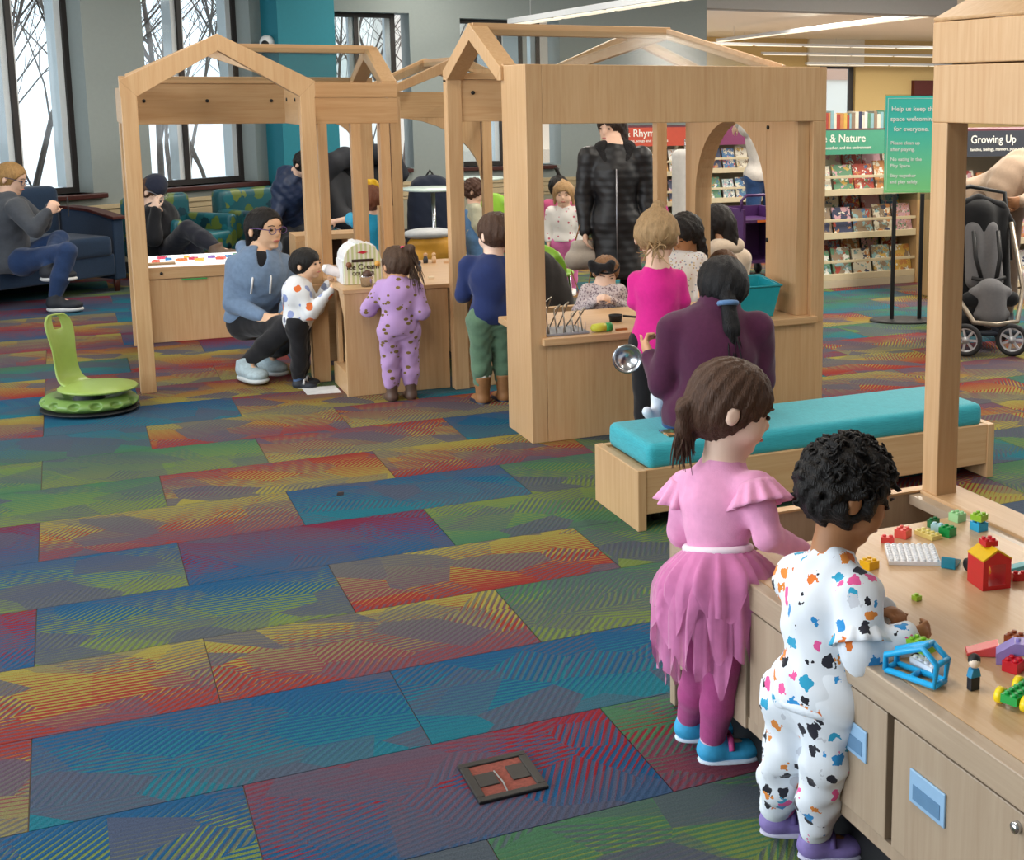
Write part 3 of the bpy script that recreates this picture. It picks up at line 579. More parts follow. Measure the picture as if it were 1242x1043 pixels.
# ---------------------------------------------------------------- people: bodies as one smooth surface each
class SDF:
    def __init__(s): s.ops = []
    def cone(s, a, b, r1, r2, k=0.02): s.ops.append(('c', np.array(a, float), np.array(b, float), r1, r2, k)); return s
    def chain(s, pts, rs, k=0.015):
        if not isinstance(rs, (list, tuple)): rs = [rs]*len(pts)
        for i in range(len(pts)-1): s.cone(pts[i], pts[i+1], rs[i], rs[i+1], k)
        return s
    def ell(s, c, r, R=None, k=0.02): s.ops.append(('e', np.array(c, float), np.array(r, float), np.eye(3) if R is None else np.array(R), 0, k)); return s
    def sub(s, c, r, R=None, k=0.01): s.ops.append(('s', np.array(c, float), np.array(r, float), np.eye(3) if R is None else np.array(R), 0, k)); return s
    def cut(s, p, n, k=0.0): s.ops.append(('p', np.array(p, float), np.array(n, float)/np.linalg.norm(n), 0, 0, k)); return s
    def noise(s, amp, fr, seed=0): s.ops.append(('n', amp, fr, seed, 0, 0)); return s
    def strand(s, amp, n, c, R): s.ops.append(('w', amp, n, np.array(c), np.array(R), 0)); return s
    def mesh(s, h):
        lo, hi = np.full(3, 1e9), np.full(3, -1e9)
        for o in s.ops:
            if o[0] == 'c':
                r = max(o[3], o[4]); lo = np.minimum(lo, np.minimum(o[1], o[2])-r); hi = np.maximum(hi, np.maximum(o[1], o[2])+r)
            elif o[0] == 'e':
                r = o[2].max(); lo = np.minimum(lo, o[1]-r); hi = np.maximum(hi, o[1]+r)
        lo -= 3*h+0.015; hi += 3*h+0.015
        n = np.ceil((hi-lo)/h).astype(int)+1
        ax = [lo[i]+np.arange(n[i])*h for i in range(3)]
        D = np.full(n, 1.0, np.float32)
        for o in s.ops:
            if o[0] in 'ces':
                if o[0] == 'c': r = max(o[3], o[4]); a, b = np.minimum(o[1], o[2])-r, np.maximum(o[1], o[2])+r
                else: r = o[2].max(); a, b = o[1]-r, o[1]+r
                m = o[5]+2.5*h
                i0 = np.maximum(0, ((a-m-lo)/h).astype(int)); i1 = np.minimum(n, ((b+m-lo)/h).astype(int)+2)
                if (i1 <= i0).any(): continue
                sl = tuple(slice(i0[i], i1[i]) for i in range(3))
                X, Y, Z = ax[0][sl[0]][:, None, None], ax[1][sl[1]][None, :, None], ax[2][sl[2]][None, None, :]
                if o[0] == 'c':
                    ba = o[2]-o[1]; L2 = max(1e-9, ba@ba); px, py, pz = X-o[1][0], Y-o[1][1], Z-o[1][2]
                    t = np.clip((px*ba[0]+py*ba[1]+pz*ba[2])/L2, 0, 1)
                    d = np.sqrt((px-t*ba[0])**2+(py-t*ba[1])**2+(pz-t*ba[2])**2) - (o[3]+(o[4]-o[3])*t)
                else:
                    px, py, pz = X-o[1][0], Y-o[1][1], Z-o[1][2]; R = o[3]
                    q = [px*R[0, i]+py*R[1, i]+pz*R[2, i] for i in range(3)]
                    k0 = np.sqrt(sum((q[i]/o[2][i])**2 for i in range(3)))+1e-9; k1 = np.sqrt(sum((q[i]/o[2][i]**2)**2 for i in range(3)))+1e-9
                    d = k0*(k0-1)/k1
                C = D[sl]; k = max(o[5], 1e-5)
                if o[0] == 's':
                    hh = np.maximum(k-np.abs(C+d), 0)/k; D[sl] = np.maximum(C, -d)+hh*hh*k*0.25
                else:
                    hh = np.maximum(k-np.abs(C-d), 0)/k; D[sl] = np.minimum(C, d)-hh*hh*k*0.25
            else:
                X, Y, Z = ax[0][:, None, None], ax[1][None, :, None], ax[2][None, None, :]
                if o[0] == 'p':
                    D = np.maximum(D, ((X-o[1][0])*o[2][0]+(Y-o[1][1])*o[2][1]+(Z-o[1][2])*o[2][2]).astype(np.float32))
                elif o[0] == 'w':
                    px, py, pz = X-o[3][0], Y-o[3][1], Z-o[3][2]; R = o[4]; qx, qy, qz = [px*R[0, i]+py*R[1, i]+pz*R[2, i] for i in range(3)]
                    an = np.arctan2(qx, qy-0.02); D = D + (o[1]*(np.sin(an*o[2]+3*np.sin(qz*14))*0.6+0.4*np.sin(an*o[2]*2.3+1+2*np.sin(qz*22)))).astype(np.float32)
                else:
                    f, sd = o[2], o[3]
                    D = D + (o[1]*(np.sin(X*f+sd+2*np.sin(Z*f*0.37+sd))*np.sin(Y*f*0.9+sd*2+1.3*np.sin(X*f*0.45))*np.sin(Z*f*0.8+sd*3)+0.5*np.sin((X+Y)*f*1.9+sd)*np.sin((Z-Y)*f*1.7))).astype(np.float32)
        D[0] = D[-1] = 1; D[:, 0] = D[:, -1] = 1; D[:, :, 0] = D[:, :, -1] = 1
        sg = D < 0
        c8 = [sg[i:n[0]-1+i, j:n[1]-1+j, l:n[2]-1+l] for i in (0, 1) for j in (0, 1) for l in (0, 1)]
        cnt = sum(c.astype(np.int8) for c in c8); act = np.argwhere((cnt > 0) & (cnt < 8))
        off = np.array([(i, j, l) for i in (0, 1) for j in (0, 1) for l in (0, 1)])
        vals = np.stack([D[act[:, 0]+o_[0], act[:, 1]+o_[1], act[:, 2]+o_[2]] for o_ in off], 1)
        acc = np.zeros((len(act), 3)); num = np.zeros(len(act))
        for i in range(8):
            for j in range(i+1, 8):
                if np.abs(off[i]-off[j]).sum() != 1: continue
                a, b = vals[:, i], vals[:, j]; m = (a < 0) != (b < 0)
                t = np.where(m, a/np.where(m, a-b, 1), 0)
                acc += m[:, None]*(off[i]+(off[j]-off[i])*t[:, None]); num += m
        V = lo+(act+acc/np.maximum(num, 1)[:, None])*h
        idx = np.full(np.array(n)-1, -1, np.int32); idx[act[:, 0], act[:, 1], act[:, 2]] = np.arange(len(act))
        F = []
        for axn in range(3):
            o1, o2 = (axn+1) % 3, (axn+2) % 3
            s0 = [slice(1, -1)]*3; s0[axn] = slice(0, -1); s1 = list(s0); s1[axn] = slice(1, None)
            A_, B_ = sg[tuple(s0)], sg[tuple(s1)]; e = np.argwhere(A_ != B_)
            if not len(e): continue
            base = e.copy(); 
            for q in (o1, o2): base[:, q] += 1
            inside = A_[e[:, 0], e[:, 1], e[:, 2]]
            def g(d1_, d2_):
                c = base.copy(); c[:, o1] -= d1_; c[:, o2] -= d2_; return idx[c[:, 0], c[:, 1], c[:, 2]]
            Q = np.stack([g(1, 1), g(0, 1), g(0, 0), g(1, 0)], 1); Q[~inside] = Q[~inside][:, ::-1]
            F.append(Q[(Q >= 0).all(1)])
        return V, np.concatenate(F)
def sdf_obj(name, sd, h, m, parent, smooth=2):
    V, F = sd.mesh(h); V = V.copy()
    if smooth:   # a little relaxation takes the grid out of the surface
        E = np.concatenate([F[:, [0, 1]], F[:, [1, 2]], F[:, [2, 3]], F[:, [3, 0]]])
        for _ in range(smooth):
            A_ = np.zeros_like(V); C_ = np.zeros(len(V))
            np.add.at(A_, E[:, 0], V[E[:, 1]]); np.add.at(C_, E[:, 0], 1)
            V = V*0.5 + 0.5*A_/np.maximum(C_, 1)[:, None]
    me = bpy.data.meshes.new(name); nv, nf = len(V), len(F)
    me.vertices.add(nv); me.vertices.foreach_set('co', V.astype(np.float32).ravel())
    me.loops.add(nf*4); me.loops.foreach_set('vertex_index', F.astype(np.int32).ravel())
    me.polygons.add(nf); me.polygons.foreach_set('loop_start', np.arange(0, nf*4, 4, dtype=np.int32)); me.polygons.foreach_set('loop_total', np.full(nf, 4, np.int32))
    me.polygons.foreach_set('use_smooth', np.ones(nf, bool)); me.update(calc_edges=True)
    return link(name, me, m, parent)
def skin(h, var=0.04): return mat(h, 0.5, var=var, scale=18, bump=0.0, spec=0.35)
def cloth(h, var=0.06, scale=60, rough=0.85, sheen=0.2): return mat(h, rough, var=var, scale=scale, bump=0.15, bscale=300, sheen=sheen, spec=0.2)
def hairm(h, var=0.22): return mat(h, 0.5, var=var, scale=26, bump=0.6, bscale=60, spec=0.3, stretch=(5, 5, 0.8))
def frame_of(fwd, up):
    f = np.array(fwd, float); f /= np.linalg.norm(f); u = np.array(up, float); r = np.cross(f, u); r /= np.linalg.norm(r); u = np.cross(r, f)
    return np.stack([r, f, u], 1)       # columns: right, forward, up
def hand(sd, w, d, nrm, sz, side, curl=0.5, point=False):
    """palm, four fingers and a thumb from wrist w along d; nrm points out of the palm"""
    d = np.array(d, float); d /= np.linalg.norm(d); n_ = np.array(nrm, float); n_ -= d*(n_@d); n_ /= np.linalg.norm(n_)
    s_ = np.cross(d, n_)*side; w = np.array(w, float); R = np.stack([s_, d, n_], 1)
    sd.ell(w+d*sz*0.27, (sz*0.235, sz*0.32, sz*0.12), R, sz*0.08)
    for i, (o, L) in enumerate(((-0.165, 0.46), (-0.055, 0.52), (0.055, 0.48), (0.165, 0.38))):
        c = curl*(0.15 if (point and i == 0) else 1.0)
        a = w+d*sz*0.48+s_*sz*o*1.05; d1_ = d*math.cos(c*0.9)+n_*math.sin(c*0.9); b = a+d1_*sz*L*0.5; d2_ = d*math.cos(c*2.0)+n_*math.sin(c*2.0); e = b+d2_*sz*L*0.5
        r = max(sz*0.055, 0.0058)
        sd.cone(a-d*sz*0.1, b, r*1.1, r, sz*0.025); sd.cone(b, e, r, r*0.82, sz*0.012)
    a = w+d*sz*0.16-s_*sz*0.17; td = d*0.72-s_*0.62+n_*0.35; td /= np.linalg.norm(td); b = a+td*sz*0.27; td2 = d*0.9-s_*0.12+n_*0.45; td2 /= np.linalg.norm(td2)
    sd.cone(a, b, sz*0.085, sz*0.065, sz*0.05); sd.cone(b, b+td2*sz*0.2, sz*0.062, sz*0.048, sz*0.012)
SK = {'fair': '#e8bfa6', 'pale': '#ecc9b4', 'tan': '#cf9c78', 'brown': '#a8754f', 'asian': '#e2b795'}
def person(P):
    """P: joints J relative to loc, kind, clothes; everything was measured for this one pose"""
    J = {k: np.array(v, float) for k, v in P['J'].items()}; hgt = P['h']; ad = P.get('adult', False); vox = P.get('vox', 0.008); q = hgt
    e = empty('person', P['loc'], P['label'], 'person')
    hh = P.get('head', hgt*(0.137 if ad else 0.205)); HF = frame_of(P['hf'], P.get('hu', (0, 0, 1))); hc = J['head']
    def H(x, y, z): return hc+HF@np.array([x, y, z])*hh
    body = SDF()
    # head: skull, jaw, cheeks, nose, ears
    body.ell(H(0, -0.05, 0.1), np.array((0.39, 0.47, 0.42))*hh, HF, 0.02); body.ell(H(0, 0.09, -0.17), np.array((0.30, 0.34, 0.32))*hh, HF, 0.05*hh*2)
    if not ad:
        for s_ in (-1, 1): body.ell(H(0.15*s_, 0.25, -0.17), np.array((0.15, 0.16, 0.16))*hh, HF, 0.1*hh)
    body.ell(H(0, 0.43, -0.10), np.array((0.05 if ad else 0.055, 0.075, 0.08))*hh, HF, 0.06*hh); body.ell(H(0, 0.33, -0.42 if ad else -0.40), np.array((0.11, 0.09, 0.07))*hh, HF, 0.08*hh)
    body.ell(H(0, 0.41, -0.27), np.array((0.10, 0.05, 0.05))*hh, HF, 0.05*hh)
    for s_ in (-1, 1):
        body.ell(H(0.415*s_, -0.06, -0.08), np.array((0.05, 0.085, 0.125))*hh, HF, 0.02*hh); body.sub(H(0.475*s_, -0.04, -0.07), np.array((0.03, 0.055, 0.085))*hh, HF, 0.02*hh)
        body.sub(H(0.15*s_, 0.465, 0.03), np.array((0.085, 0.05, 0.055))*hh, HF, 0.05*hh)
    rn = (0.034 if ad else 0.036)*q; body.cone(J['neck'], H(0, -0.08, -0.2), rn*1.1, rn, 0.03)
    ra, re, rw = (0.026*q, 0.022*q, 0.0155*q) if ad else (0.030*q, 0.026*q, 0.0195*q)
    rt, rk, rc, rk2 = (0.048*q, 0.034*q, 0.034*q, 0.021*q) if ad else (0.058*q, 0.042*q, 0.040*q, 0.028*q)
    pw, cw = (0.075*q, 0.085*q) if ad else (0.075*q, 0.085*q)
    chest, hip = J['chest'], J['hip']; sx = J['shR']-J['shL']; sxn = sx/np.linalg.norm(sx); upv = (J['neck']-hip); upv /= np.linalg.norm(upv); fwv = np.cross(upv, sxn)
    TR = np.stack([sxn, fwv, upv], 1)
    body.ell(chest, (cw*1.05, cw*0.72, cw*1.25), TR, 0.03); body.cone(hip, chest, pw*0.8, cw*0.72, 0.05); hx = J['hpR']-J['hpL']; hxn = hx/np.linalg.norm(hx)
    body.cone(J['hpL'], J['hpR'], pw*0.75, pw*0.75, 0.04); body.cone(J['shL']*0.92+chest*0.08, J['shR']*0.92+chest*0.08, ra*1.1, ra*1.1, 0.04); body.cone(chest+upv*cw*0.6, J['neck'], cw*0.55, rn*1.1, 0.05)
    for s_ in 'LR':
        body.cone(J['sh'+s_], J['el'+s_], ra, re, 0.02); body.cone(J['el'+s_], J['wr'+s_], re, rw, 0.012)
        sg = 1 if s_ == 'R' else -1; hz = hgt*(0.098 if ad else 0.105); hd = J.get('hd'+s_, J['wr'+s_]-J['el'+s_]); pn = J.get('pn'+s_, -sxn*sg)
        hand(body, J['wr'+s_], hd, pn, hz, sg, P.get('curl'+s_, 0.55), P.get('point'+s_, False))
        body.cone(J['hp'+s_], J['kn'+s_], rt, rk, 0.03); body.cone(J['kn'+s_], J['an'+s_]*0.55+J['kn'+s_]*0.45, rk, rc, 0.015); body.cone(J['an'+s_]*0.55+J['kn'+s_]*0.45, J['an'+s_], rc, rk2, 0.02)
        ft = J['toe'+s_]; ft = ft/np.linalg.norm(ft); body.cone(J['an'+s_]-np.array((0, 0, 0.012*q)), J['an'+s_]+ft*0.07*q-np.array((0, 0, 0.025*q)), rk2, rk2*0.75, 0.015)
    sm = skin(SK.get(P.get('skin', 'fair'), P.get('skin', 'fair'))); sdf_obj('body', body, vox, sm, e)
    # eyes, brows, mouth
    if P.get('face', True):
        dk = mat('#2c1c16', 0.25); br = mat(P.get('brow', '#4a352a'), 0.8); lp = mat('#b8685f' if P.get('skin', 'fair') != 'brown' else '#8f4f47', 0.5)
        for s_ in (-1, 1):
            o = MB().ball((0, 0, 0), 1, 12); o.xf(lambda x, y, z: H(0.155*s_+x*0.055, 0.405+y*0.03, 0.015+z*(0.03 if not P.get('down') else 0.012))); o.build('eye', dk, e, loc=(0, 0, 0))
            MB().tube([H(0.08*s_, 0.445, 0.115), H(0.155*s_, 0.435, 0.135), H(0.24*s_, 0.375, 0.11)], 0.012*hh, 6).build('eyebrow', br, e, loc=(0, 0, 0))
        MB().tube([H(-0.10, 0.415, -0.275), H(-0.04, 0.455, -0.265), H(0.04, 0.455, -0.265), H(0.10, 0.415, -0.275)], [0.012*hh, 0.024*hh, 0.024*hh, 0.012*hh], 8).build('mouth', lp, e, loc=(0, 0, 0))
        if P.get('glasses'):
            g = MB()
            for s_ in (-1, 1):
                ring = [H(0.17*s_+0.115*math.cos(a), 0.47, 0.0+0.085*math.sin(a)) for a in np.linspace(0, 2*PI, 17)[:-1]]; g.tube(ring, 0.010*hh, 6, closed=True)
                g.tube([H(0.285*s_, 0.47, 0.03), H(0.43*s_, 0.1, 0.05), H(0.44*s_, -0.05, 0.02)], 0.012*hh, 6)
            g.tube([H(-0.05, 0.475, 0.02), H(0.05, 0.475, 0.02)], 0.010*hh, 6); g.build('glasses', mat(P['glasses'], 0.3), e, loc=(0, 0, 0))
    # top
    T = P.get('top')
    if T:
        i = T.get('fit', 0.012)*1.0; t = SDF()
        t.ell(chest, (cw*1.05+i, cw*0.72+i, cw*1.2+i*0.6), TR, 0.03); t.cone(hip+upv*0.02*q, chest, pw*0.8+i*1.3, cw*0.72+i, 0.05); t.cone(hip-hxn*pw*0.45, hip+hxn*pw*0.45, pw*0.78+i*1.3, pw*0.78+i*1.3, 0.04)
        t.cone(J['shL']*0.94+chest*0.06, J['shR']*0.94+chest*0.06, ra*1.05+i*0.7, ra*1.05+i*0.7, 0.04); t.cone(chest+upv*cw*0.6, J['neck']-upv*0.012*q, cw*0.55+i*0.6, rn*1.35+i*0.3, 0.04)
        if 'flare' in T: t.cone(hip-upv*T['flare'][1]*q, chest, T['flare'][0]*q, cw*0.7, 0.05)
        sl = T.get('sleeve', 1.0)
        for s_ in 'LR':
            if sl > 0.6:
                t.cone(J['sh'+s_], J['el'+s_], ra+i*1.1, re+i, 0.025); k_ = (sl-0.5)/0.5; t.cone(J['el'+s_], J['el'+s_]+(J['wr'+s_]-J['el'+s_])*min(1, k_), re+i, rw+i*T.get('cuff', 0.55), 0.012)
            elif sl > 0: t.cone(J['sh'+s_], J['sh'+s_]+(J['el'+s_]-J['sh'+s_])*sl*2, ra+i*1.1, ra+i*1.3, 0.025)
        if T.get('hem') is not None: t.cut(hip-upv*T['hem']*q, -upv)
        if T.get('vneck'):
            f_ = fwv+upv*0.25; t.sub(J['neck']+fwv*0.075-upv*0.045, (0.042, 0.075, 0.10), TR, 0.015)
        if T.get('collar'): t.cone(J['neck']+upv*0.005, J['neck']+upv*0.03*q, rn*1.25+i*0.6, rn*1.25+i*0.5, 0.01)
        if T.get('hood'): 
            bk = J['neck']-fwv*0.05*q; t.cone(bk-sxn*0.05*q, bk+sxn*0.05*q, 0.032*q, 0.032*q, 0.02); t.cone(bk-sxn*0.05*q, J['neck']-sxn*0.045*q+fwv*0.03*q, 0.025*q, 0.018*q, 0.02); t.cone(bk+sxn*0.05*q, J['neck']+sxn*0.045*q+fwv*0.03*q, 0.025*q, 0.018*q, 0.02)
        if T.get('wrinkle', 0.003): t.noise(T.get('wrinkle', 0.003), T.get('wf', 34), 1.7)
        to = sdf_obj(T.get('name', 'shirt'), t, T.get('vox', vox), T['mat'], e)
        if T.get('sub'): T['sub'](e, to, J, q, sxn, fwv, upv)
    Bt = P.get('bottom')
    if Bt:
        i = Bt.get('fit', 0.010); t = SDF(); lo_ = Bt.get('len', 0.97)
        t.cone(J['hpL'], J['hpR'], pw*0.78+i, pw*0.78+i, 0.04); t.cone(hip-hxn*pw*0.3+upv*0.02*q, hip+hxn*pw*0.3+upv*0.02*q, pw*0.8+i*0.7, pw*0.8+i*0.7, 0.04)
        for s_ in 'LR':
            an = J['kn'+s_]+(J['an'+s_]-J['kn'+s_])*lo_
            md = J['kn'+s_]+(J['an'+s_]-J['kn'+s_])*min(0.55, lo_*0.6); re_ = rc+(max(rk2, 0.02*q)-rc)*min(1, max(0, (lo_-0.5)/0.45))
            t.cone(J['hp'+s_], J['kn'+s_], rt+i, rk+i, 0.03); t.cone(J['kn'+s_], md, rk+i, rc+i, 0.015); t.cone(md, an, rc+i, re_+max(0.006, i*Bt.get('cuff', 0.8)), 0.015)
        if Bt.get('wrinkle', 0.003): t.noise(Bt.get('wrinkle', 0.003), Bt.get('wf', 36), 0.6)
        sdf_obj(Bt.get('name', 'trousers'), t, vox, Bt['mat'], e)
    Sh = P.get('shoe')
    if Sh:
        for s_ in 'LR':
            ft = J['toe'+s_]/np.linalg.norm(J['toe'+s_]); fl = (0.155 if ad else 0.165)*q; a = J['an'+s_]; z0 = a-np.array((0, 0, 0.038*q)) if 'flat' not in P else a-np.array((0, 0, 0.038*q))
            upn = np.array(P.get('su'+s_, (0, 0, 1)), float); sdn = np.cross(ft, upn); R = np.stack([sdn, ft, upn], 1)
            z0 = a - upn*0.030*q + ft*fl*0.28
            t = SDF(); t.ell(z0-ft*fl*0.22+upn*0.006*q, (0.034*q, fl*0.30, 0.030*q), R, 0.02); t.ell(z0+ft*fl*0.2-upn*0.002*q, (0.038*q, fl*0.32, 0.024*q), R, 0.03)
            t.cone(a-upn*0.02*q, a+upn*Sh.get('high', 0.012)*q, 0.034*q, 0.033*q+Sh.get('wide', 0), 0.02)
            if Sh.get('high', 0) < 0.03: t.cut(a+upn*0.016*q, upn-ft*0.35)
            else: t.cut(a+upn*Sh['high']*q, upn)
            t.cut(z0-upn*0.020*q, -upn)
            so = sdf_obj(Sh.get('name', 'shoe'), t, min(vox, 0.006), Sh['mat'], e)
            sz_ = Sh.get('solez', 0.0); t = SDF(); t.ell(z0-ft*fl*0.2-upn*0.020*q, ((0.036+sz_*0.004)*q, fl*0.33, (0.017+sz_*0.02)*q), R, 0.02); t.ell(z0+ft*fl*0.2-upn*0.020*q, ((0.040+sz_*0.005)*q, fl*0.34, (0.016+sz_*0.02)*q), R, 0.03); t.cut(z0-upn*0.031*q, -upn); t.cut(z0+upn*(sz_*0.02-0.012)*q, upn)
            sdf_obj('sole', t, min(vox, 0.006), Sh['sole'], so)
            if Sh.get('fur'): 
                t = SDF(); pr_ = [a+upn*Sh['high']*q+(sdn*math.cos(x)+ft*math.sin(x))*0.031*q for x in np.linspace(0, 2*PI, 9)]; t.chain(pr_, 0.014*q*0.8, 0.01).noise(0.003, 120, 2); sdf_obj('fur_trim', t, 0.006, Sh['fur'], so)
            if Sh.get('strap'):
                c_ = a+ft*0.045*q-upn*0.004*q; MB().tube([c_-sdn*0.036*q-upn*0.012*q, c_+upn*0.012*q-sdn*0.018*q, c_+upn*0.012*q+sdn*0.018*q, c_+sdn*0.036*q-upn*0.012*q], 0.008*q, 8).build('strap', Sh['strap'], so, loc=(0, 0, 0))
        if Sh.get('sock'):
            for s_ in 'LR':
                up_ = (J['kn'+s_]-J['an'+s_]); up_ /= np.linalg.norm(up_); t = SDF(); t.cone(J['an'+s_], J['an'+s_]+up_*Sh.get('sockh', 0.06)*q, rk2+0.005, rk2+0.007, 0.01); sdf_obj('sock', t, vox, Sh['sock'], e)
    # hair
    Hr = P.get('hair')
    if Hr:
        t = SDF(); g = Hr.get('thick', 0.05); hm = Hr['mat']
        t.ell(H(0, -0.06, 0.12), np.array((0.40+g, 0.46+g, 0.40+g))*hh, HF, 0.02); t.ell(H(0, -0.18, -0.05), np.array((0.37+g, 0.34+g, Hr.get('nape', 0.36)))*hh, HF, 0.04)
        for (a, b, r1, r2) in Hr.get('add', []): t.cone(H(*a), H(*b), r1*hh, r2*hh, 0.03*hh*2)
        if not Hr.get('noface'):
            fz = Hr.get('fringe', 0.17); t.sub(H(0, 0.52, fz-0.50), np.array((0.47 if Hr.get('ears', True) else 0.36, 0.43, 0.50))*hh, HF, 0.03*hh); t.sub(H(0, 0.42, fz-0.85), np.array((0.5, 0.42, 0.5))*hh, HF, 0.03*hh)
        if Hr.get('ears', True):
            for s_ in (-1, 1): t.sub(H(0.47*s_, -0.045, -0.09), np.array((0.13, 0.095, 0.13))*hh, HF, 0.02*hh)
        for (a, b, r1, r2) in Hr.get('tail', []): t.cone(H(*a), H(*b), r1*hh, r2*hh, 0.05*hh)
        if Hr.get('rough', 0.004): t.noise(Hr.get('rough', 0.004), Hr.get('rf', 70), 0.9)
        if not Hr.get('curls'): t.strand(0.0035 if ad else 0.003, 22, hc, HF)
        ho = sdf_obj('hair', t, Hr.get('vox', min(vox, 0.007)), hm, e, 1)
        if Hr.get('curls'):
            rnd = random.Random(5); cb = MB()
            for _ in range(Hr['curls']):
                a, z = rnd.uniform(0, 2*PI), rnd.uniform(-0.35, 1.0); s2 = math.sqrt(max(0, 1-z*z)); v = np.array([math.cos(a)*s2, math.sin(a)*s2, z])
                p = np.array((0, -0.08, 0.10))+v*np.array((0.47, 0.50, 0.48))
                if p[1] > 0.14 and p[2] < 0.36: continue
                if abs(p[0]) > 0.3 and -0.16 < p[1] < 0.2 and p[2] < 0.05: continue
                c_ = H(*p); r_ = rnd.uniform(0.035, 0.06)*hh; ax_ = Vector((rnd.uniform(-1, 1), rnd.uniform(-1, 1), rnd.uniform(-1, 1))).normalized(); u_ = ax_.orthogonal().normalized(); w_ = ax_.cross(u_)
                n_ = 10; tt = rnd.uniform(1.0, 1.7); L = rnd.uniform(0.03, 0.09)*hh
                cb.tube([Vector(c_)+(u_*math.cos(2*PI*tt*k/n_)+w_*math.sin(2*PI*tt*k/n_))*r_+ax_*L*k/n_ for k in range(n_)], rnd.uniform(0.010, 0.02)*hh, 5)
            cb.build('curls', hm, e, loc=(0, 0, 0), kind='stuff')
        for (a, r, m_) in Hr.get('ties', []):
            a = np.array(a); MB().tube([H(*(a[:3]+np.array((math.cos(x)*r, 0, math.sin(x)*r)) if len(a) == 3 else a)) for x in np.linspace(0, 2*PI, 13)[:-1]], 0.03*hh, 6, closed=True).build('hair_tie', m_, e, loc=(0, 0, 0))
        if Hr.get('wisps'):
            rnd = random.Random(9); cb = MB(); (a, b, n_, sp) = Hr['wisps']; a, b = np.array(a), np.array(b)
            for _ in range(n_):
                p0 = a+np.array([rnd.uniform(-sp, sp)*0.5 for _ in range(3)]); p2 = b+np.array([rnd.uniform(-sp, sp)*1.6 for _ in range(3)]); p1 = (p0+p2)/2+np.array([rnd.uniform(-sp, sp) for _ in range(3)])
                cb.tube([H(*(p0*(1-t_)**2+2*p1*t_*(1-t_)+p2*t_*t_)) for t_ in np.linspace(0, 1, 6)], [0.016*hh, 0.016*hh, 0.014*hh, 0.012*hh, 0.009*hh, 0.003*hh], 5)
            cb.build('loose_strands', hm, e, loc=(0, 0, 0), kind='stuff')
    if P.get('extra'): P['extra'](e, H, J, q, sxn, fwv, upv, hh)
    return e
# ---------------------------------------------------------------- library furniture behind
SHELFM = mat('#d8c9a8', 0.5, var=0.03); METAL = mat('#c8bda4', 0.45, var=0.02)
BK = [('#b0483c', 'red'), ('#4a77a4', 'blue'), ('#d8b25a', 'yellow'), ('#5f9070', 'green'), ('#e4dcc8', 'cream'), ('#3a4260', 'navy'), ('#c98a52', 'orange'), ('#e6dfcc', 'ivory'), ('#8fb8be', 'turquoise'), ('#cfa2ac', 'pink'), ('#94806a', 'brown'), ('#ecebe4', 'white')]
def cover(h, seed):
    """printed book cover: ground colour with blots of picture"""
    key = ('cover', h, seed)
    if key in MATS: return MATS[key]
    rr = random.Random(seed); m = printed_cover(h, [rr.choice(BK)[0] for _ in range(5)], rr.uniform(16, 34), rr.uniform(0.42, 0.6), rr.uniform(0, 9)); MATS[key] = m; return m
def printed_cover(base, cols, scale, thr, seed):
    m, nt, b = new_mat('cover_' + base.lstrip('#')); tc = N(nt, 'ShaderNodeTexCoord'); mp = N(nt, 'ShaderNodeMapping'); mp.inputs['Location'].default_value = (seed, seed, seed); nt.links.new(tc.outputs['Object'], mp.inputs[0])
    nz = N(nt, 'ShaderNodeTexNoise'); nz.inputs['Scale'].default_value = scale*1.6; nt.links.new(mp.outputs[0], nz.inputs['Vector']); va = N(nt, 'ShaderNodeVectorMath', operation='MULTIPLY_ADD'); va.inputs[1].default_value = (0.09, 0.09, 0.09); nt.links.new(nz.outputs['Color'], va.inputs[0]); nt.links.new(mp.outputs[0], va.inputs[2])
    vo = N(nt, 'ShaderNodeTexVoronoi'); vo.inputs['Scale'].default_value = scale; nt.links.new(va.outputs[0], vo.inputs['Vector'])
    lt_ = N(nt, 'ShaderNodeMath', operation='LESS_THAN'); lt_.inputs[1].default_value = thr; nt.links.new(vo.outputs['Distance'], lt_.inputs[0])
    rp = N(nt, 'ShaderNodeValToRGB'); rp.color_ramp.interpolation = 'CONSTANT'; el = rp.color_ramp.elements
    while len(el) < len(cols): el.new(0.5)
    for i, c in enumerate(cols): el[i].position = i/len(cols); el[i].color = rgb(c) + (1,)
    sc = N(nt, 'ShaderNodeSeparateColor'); nt.links.new(vo.outputs['Color'], sc.inputs[0]); nt.links.new(sc.outputs[0], rp.inputs[0])
    mx = N(nt, 'ShaderNodeMix', data_type='RGBA'); mx.inputs[6].default_value = rgb(base) + (1,); nt.links.new(lt_.outputs[0], mx.inputs[0]); nt.links.new(rp.outputs[0], mx.inputs[7])
    nt.links.new(mx.outputs[2], b.inputs['Base Color']); b.inputs['Roughness'].default_value = 0.4
    return m
ORD = ['first', 'second', 'third', 'fourth', 'fifth', 'sixth', 'seventh', 'eighth', 'ninth', 'tenth', 'eleventh', 'twelfth']
def ORDN(i):
    if i < 12: return ORD[i]
    if i < 20: return ['thirteenth', 'fourteenth', 'fifteenth', 'sixteenth', 'seventeenth', 'eighteenth', 'nineteenth', 'twentieth'][i-12]
    return ['twenty', 'thirty', 'forty', 'fifty'][(i-20)//10] + '-' + (ORD+['x'])[(i-20) % 10]
TIER = ['bottom', 'middle', 'upper']
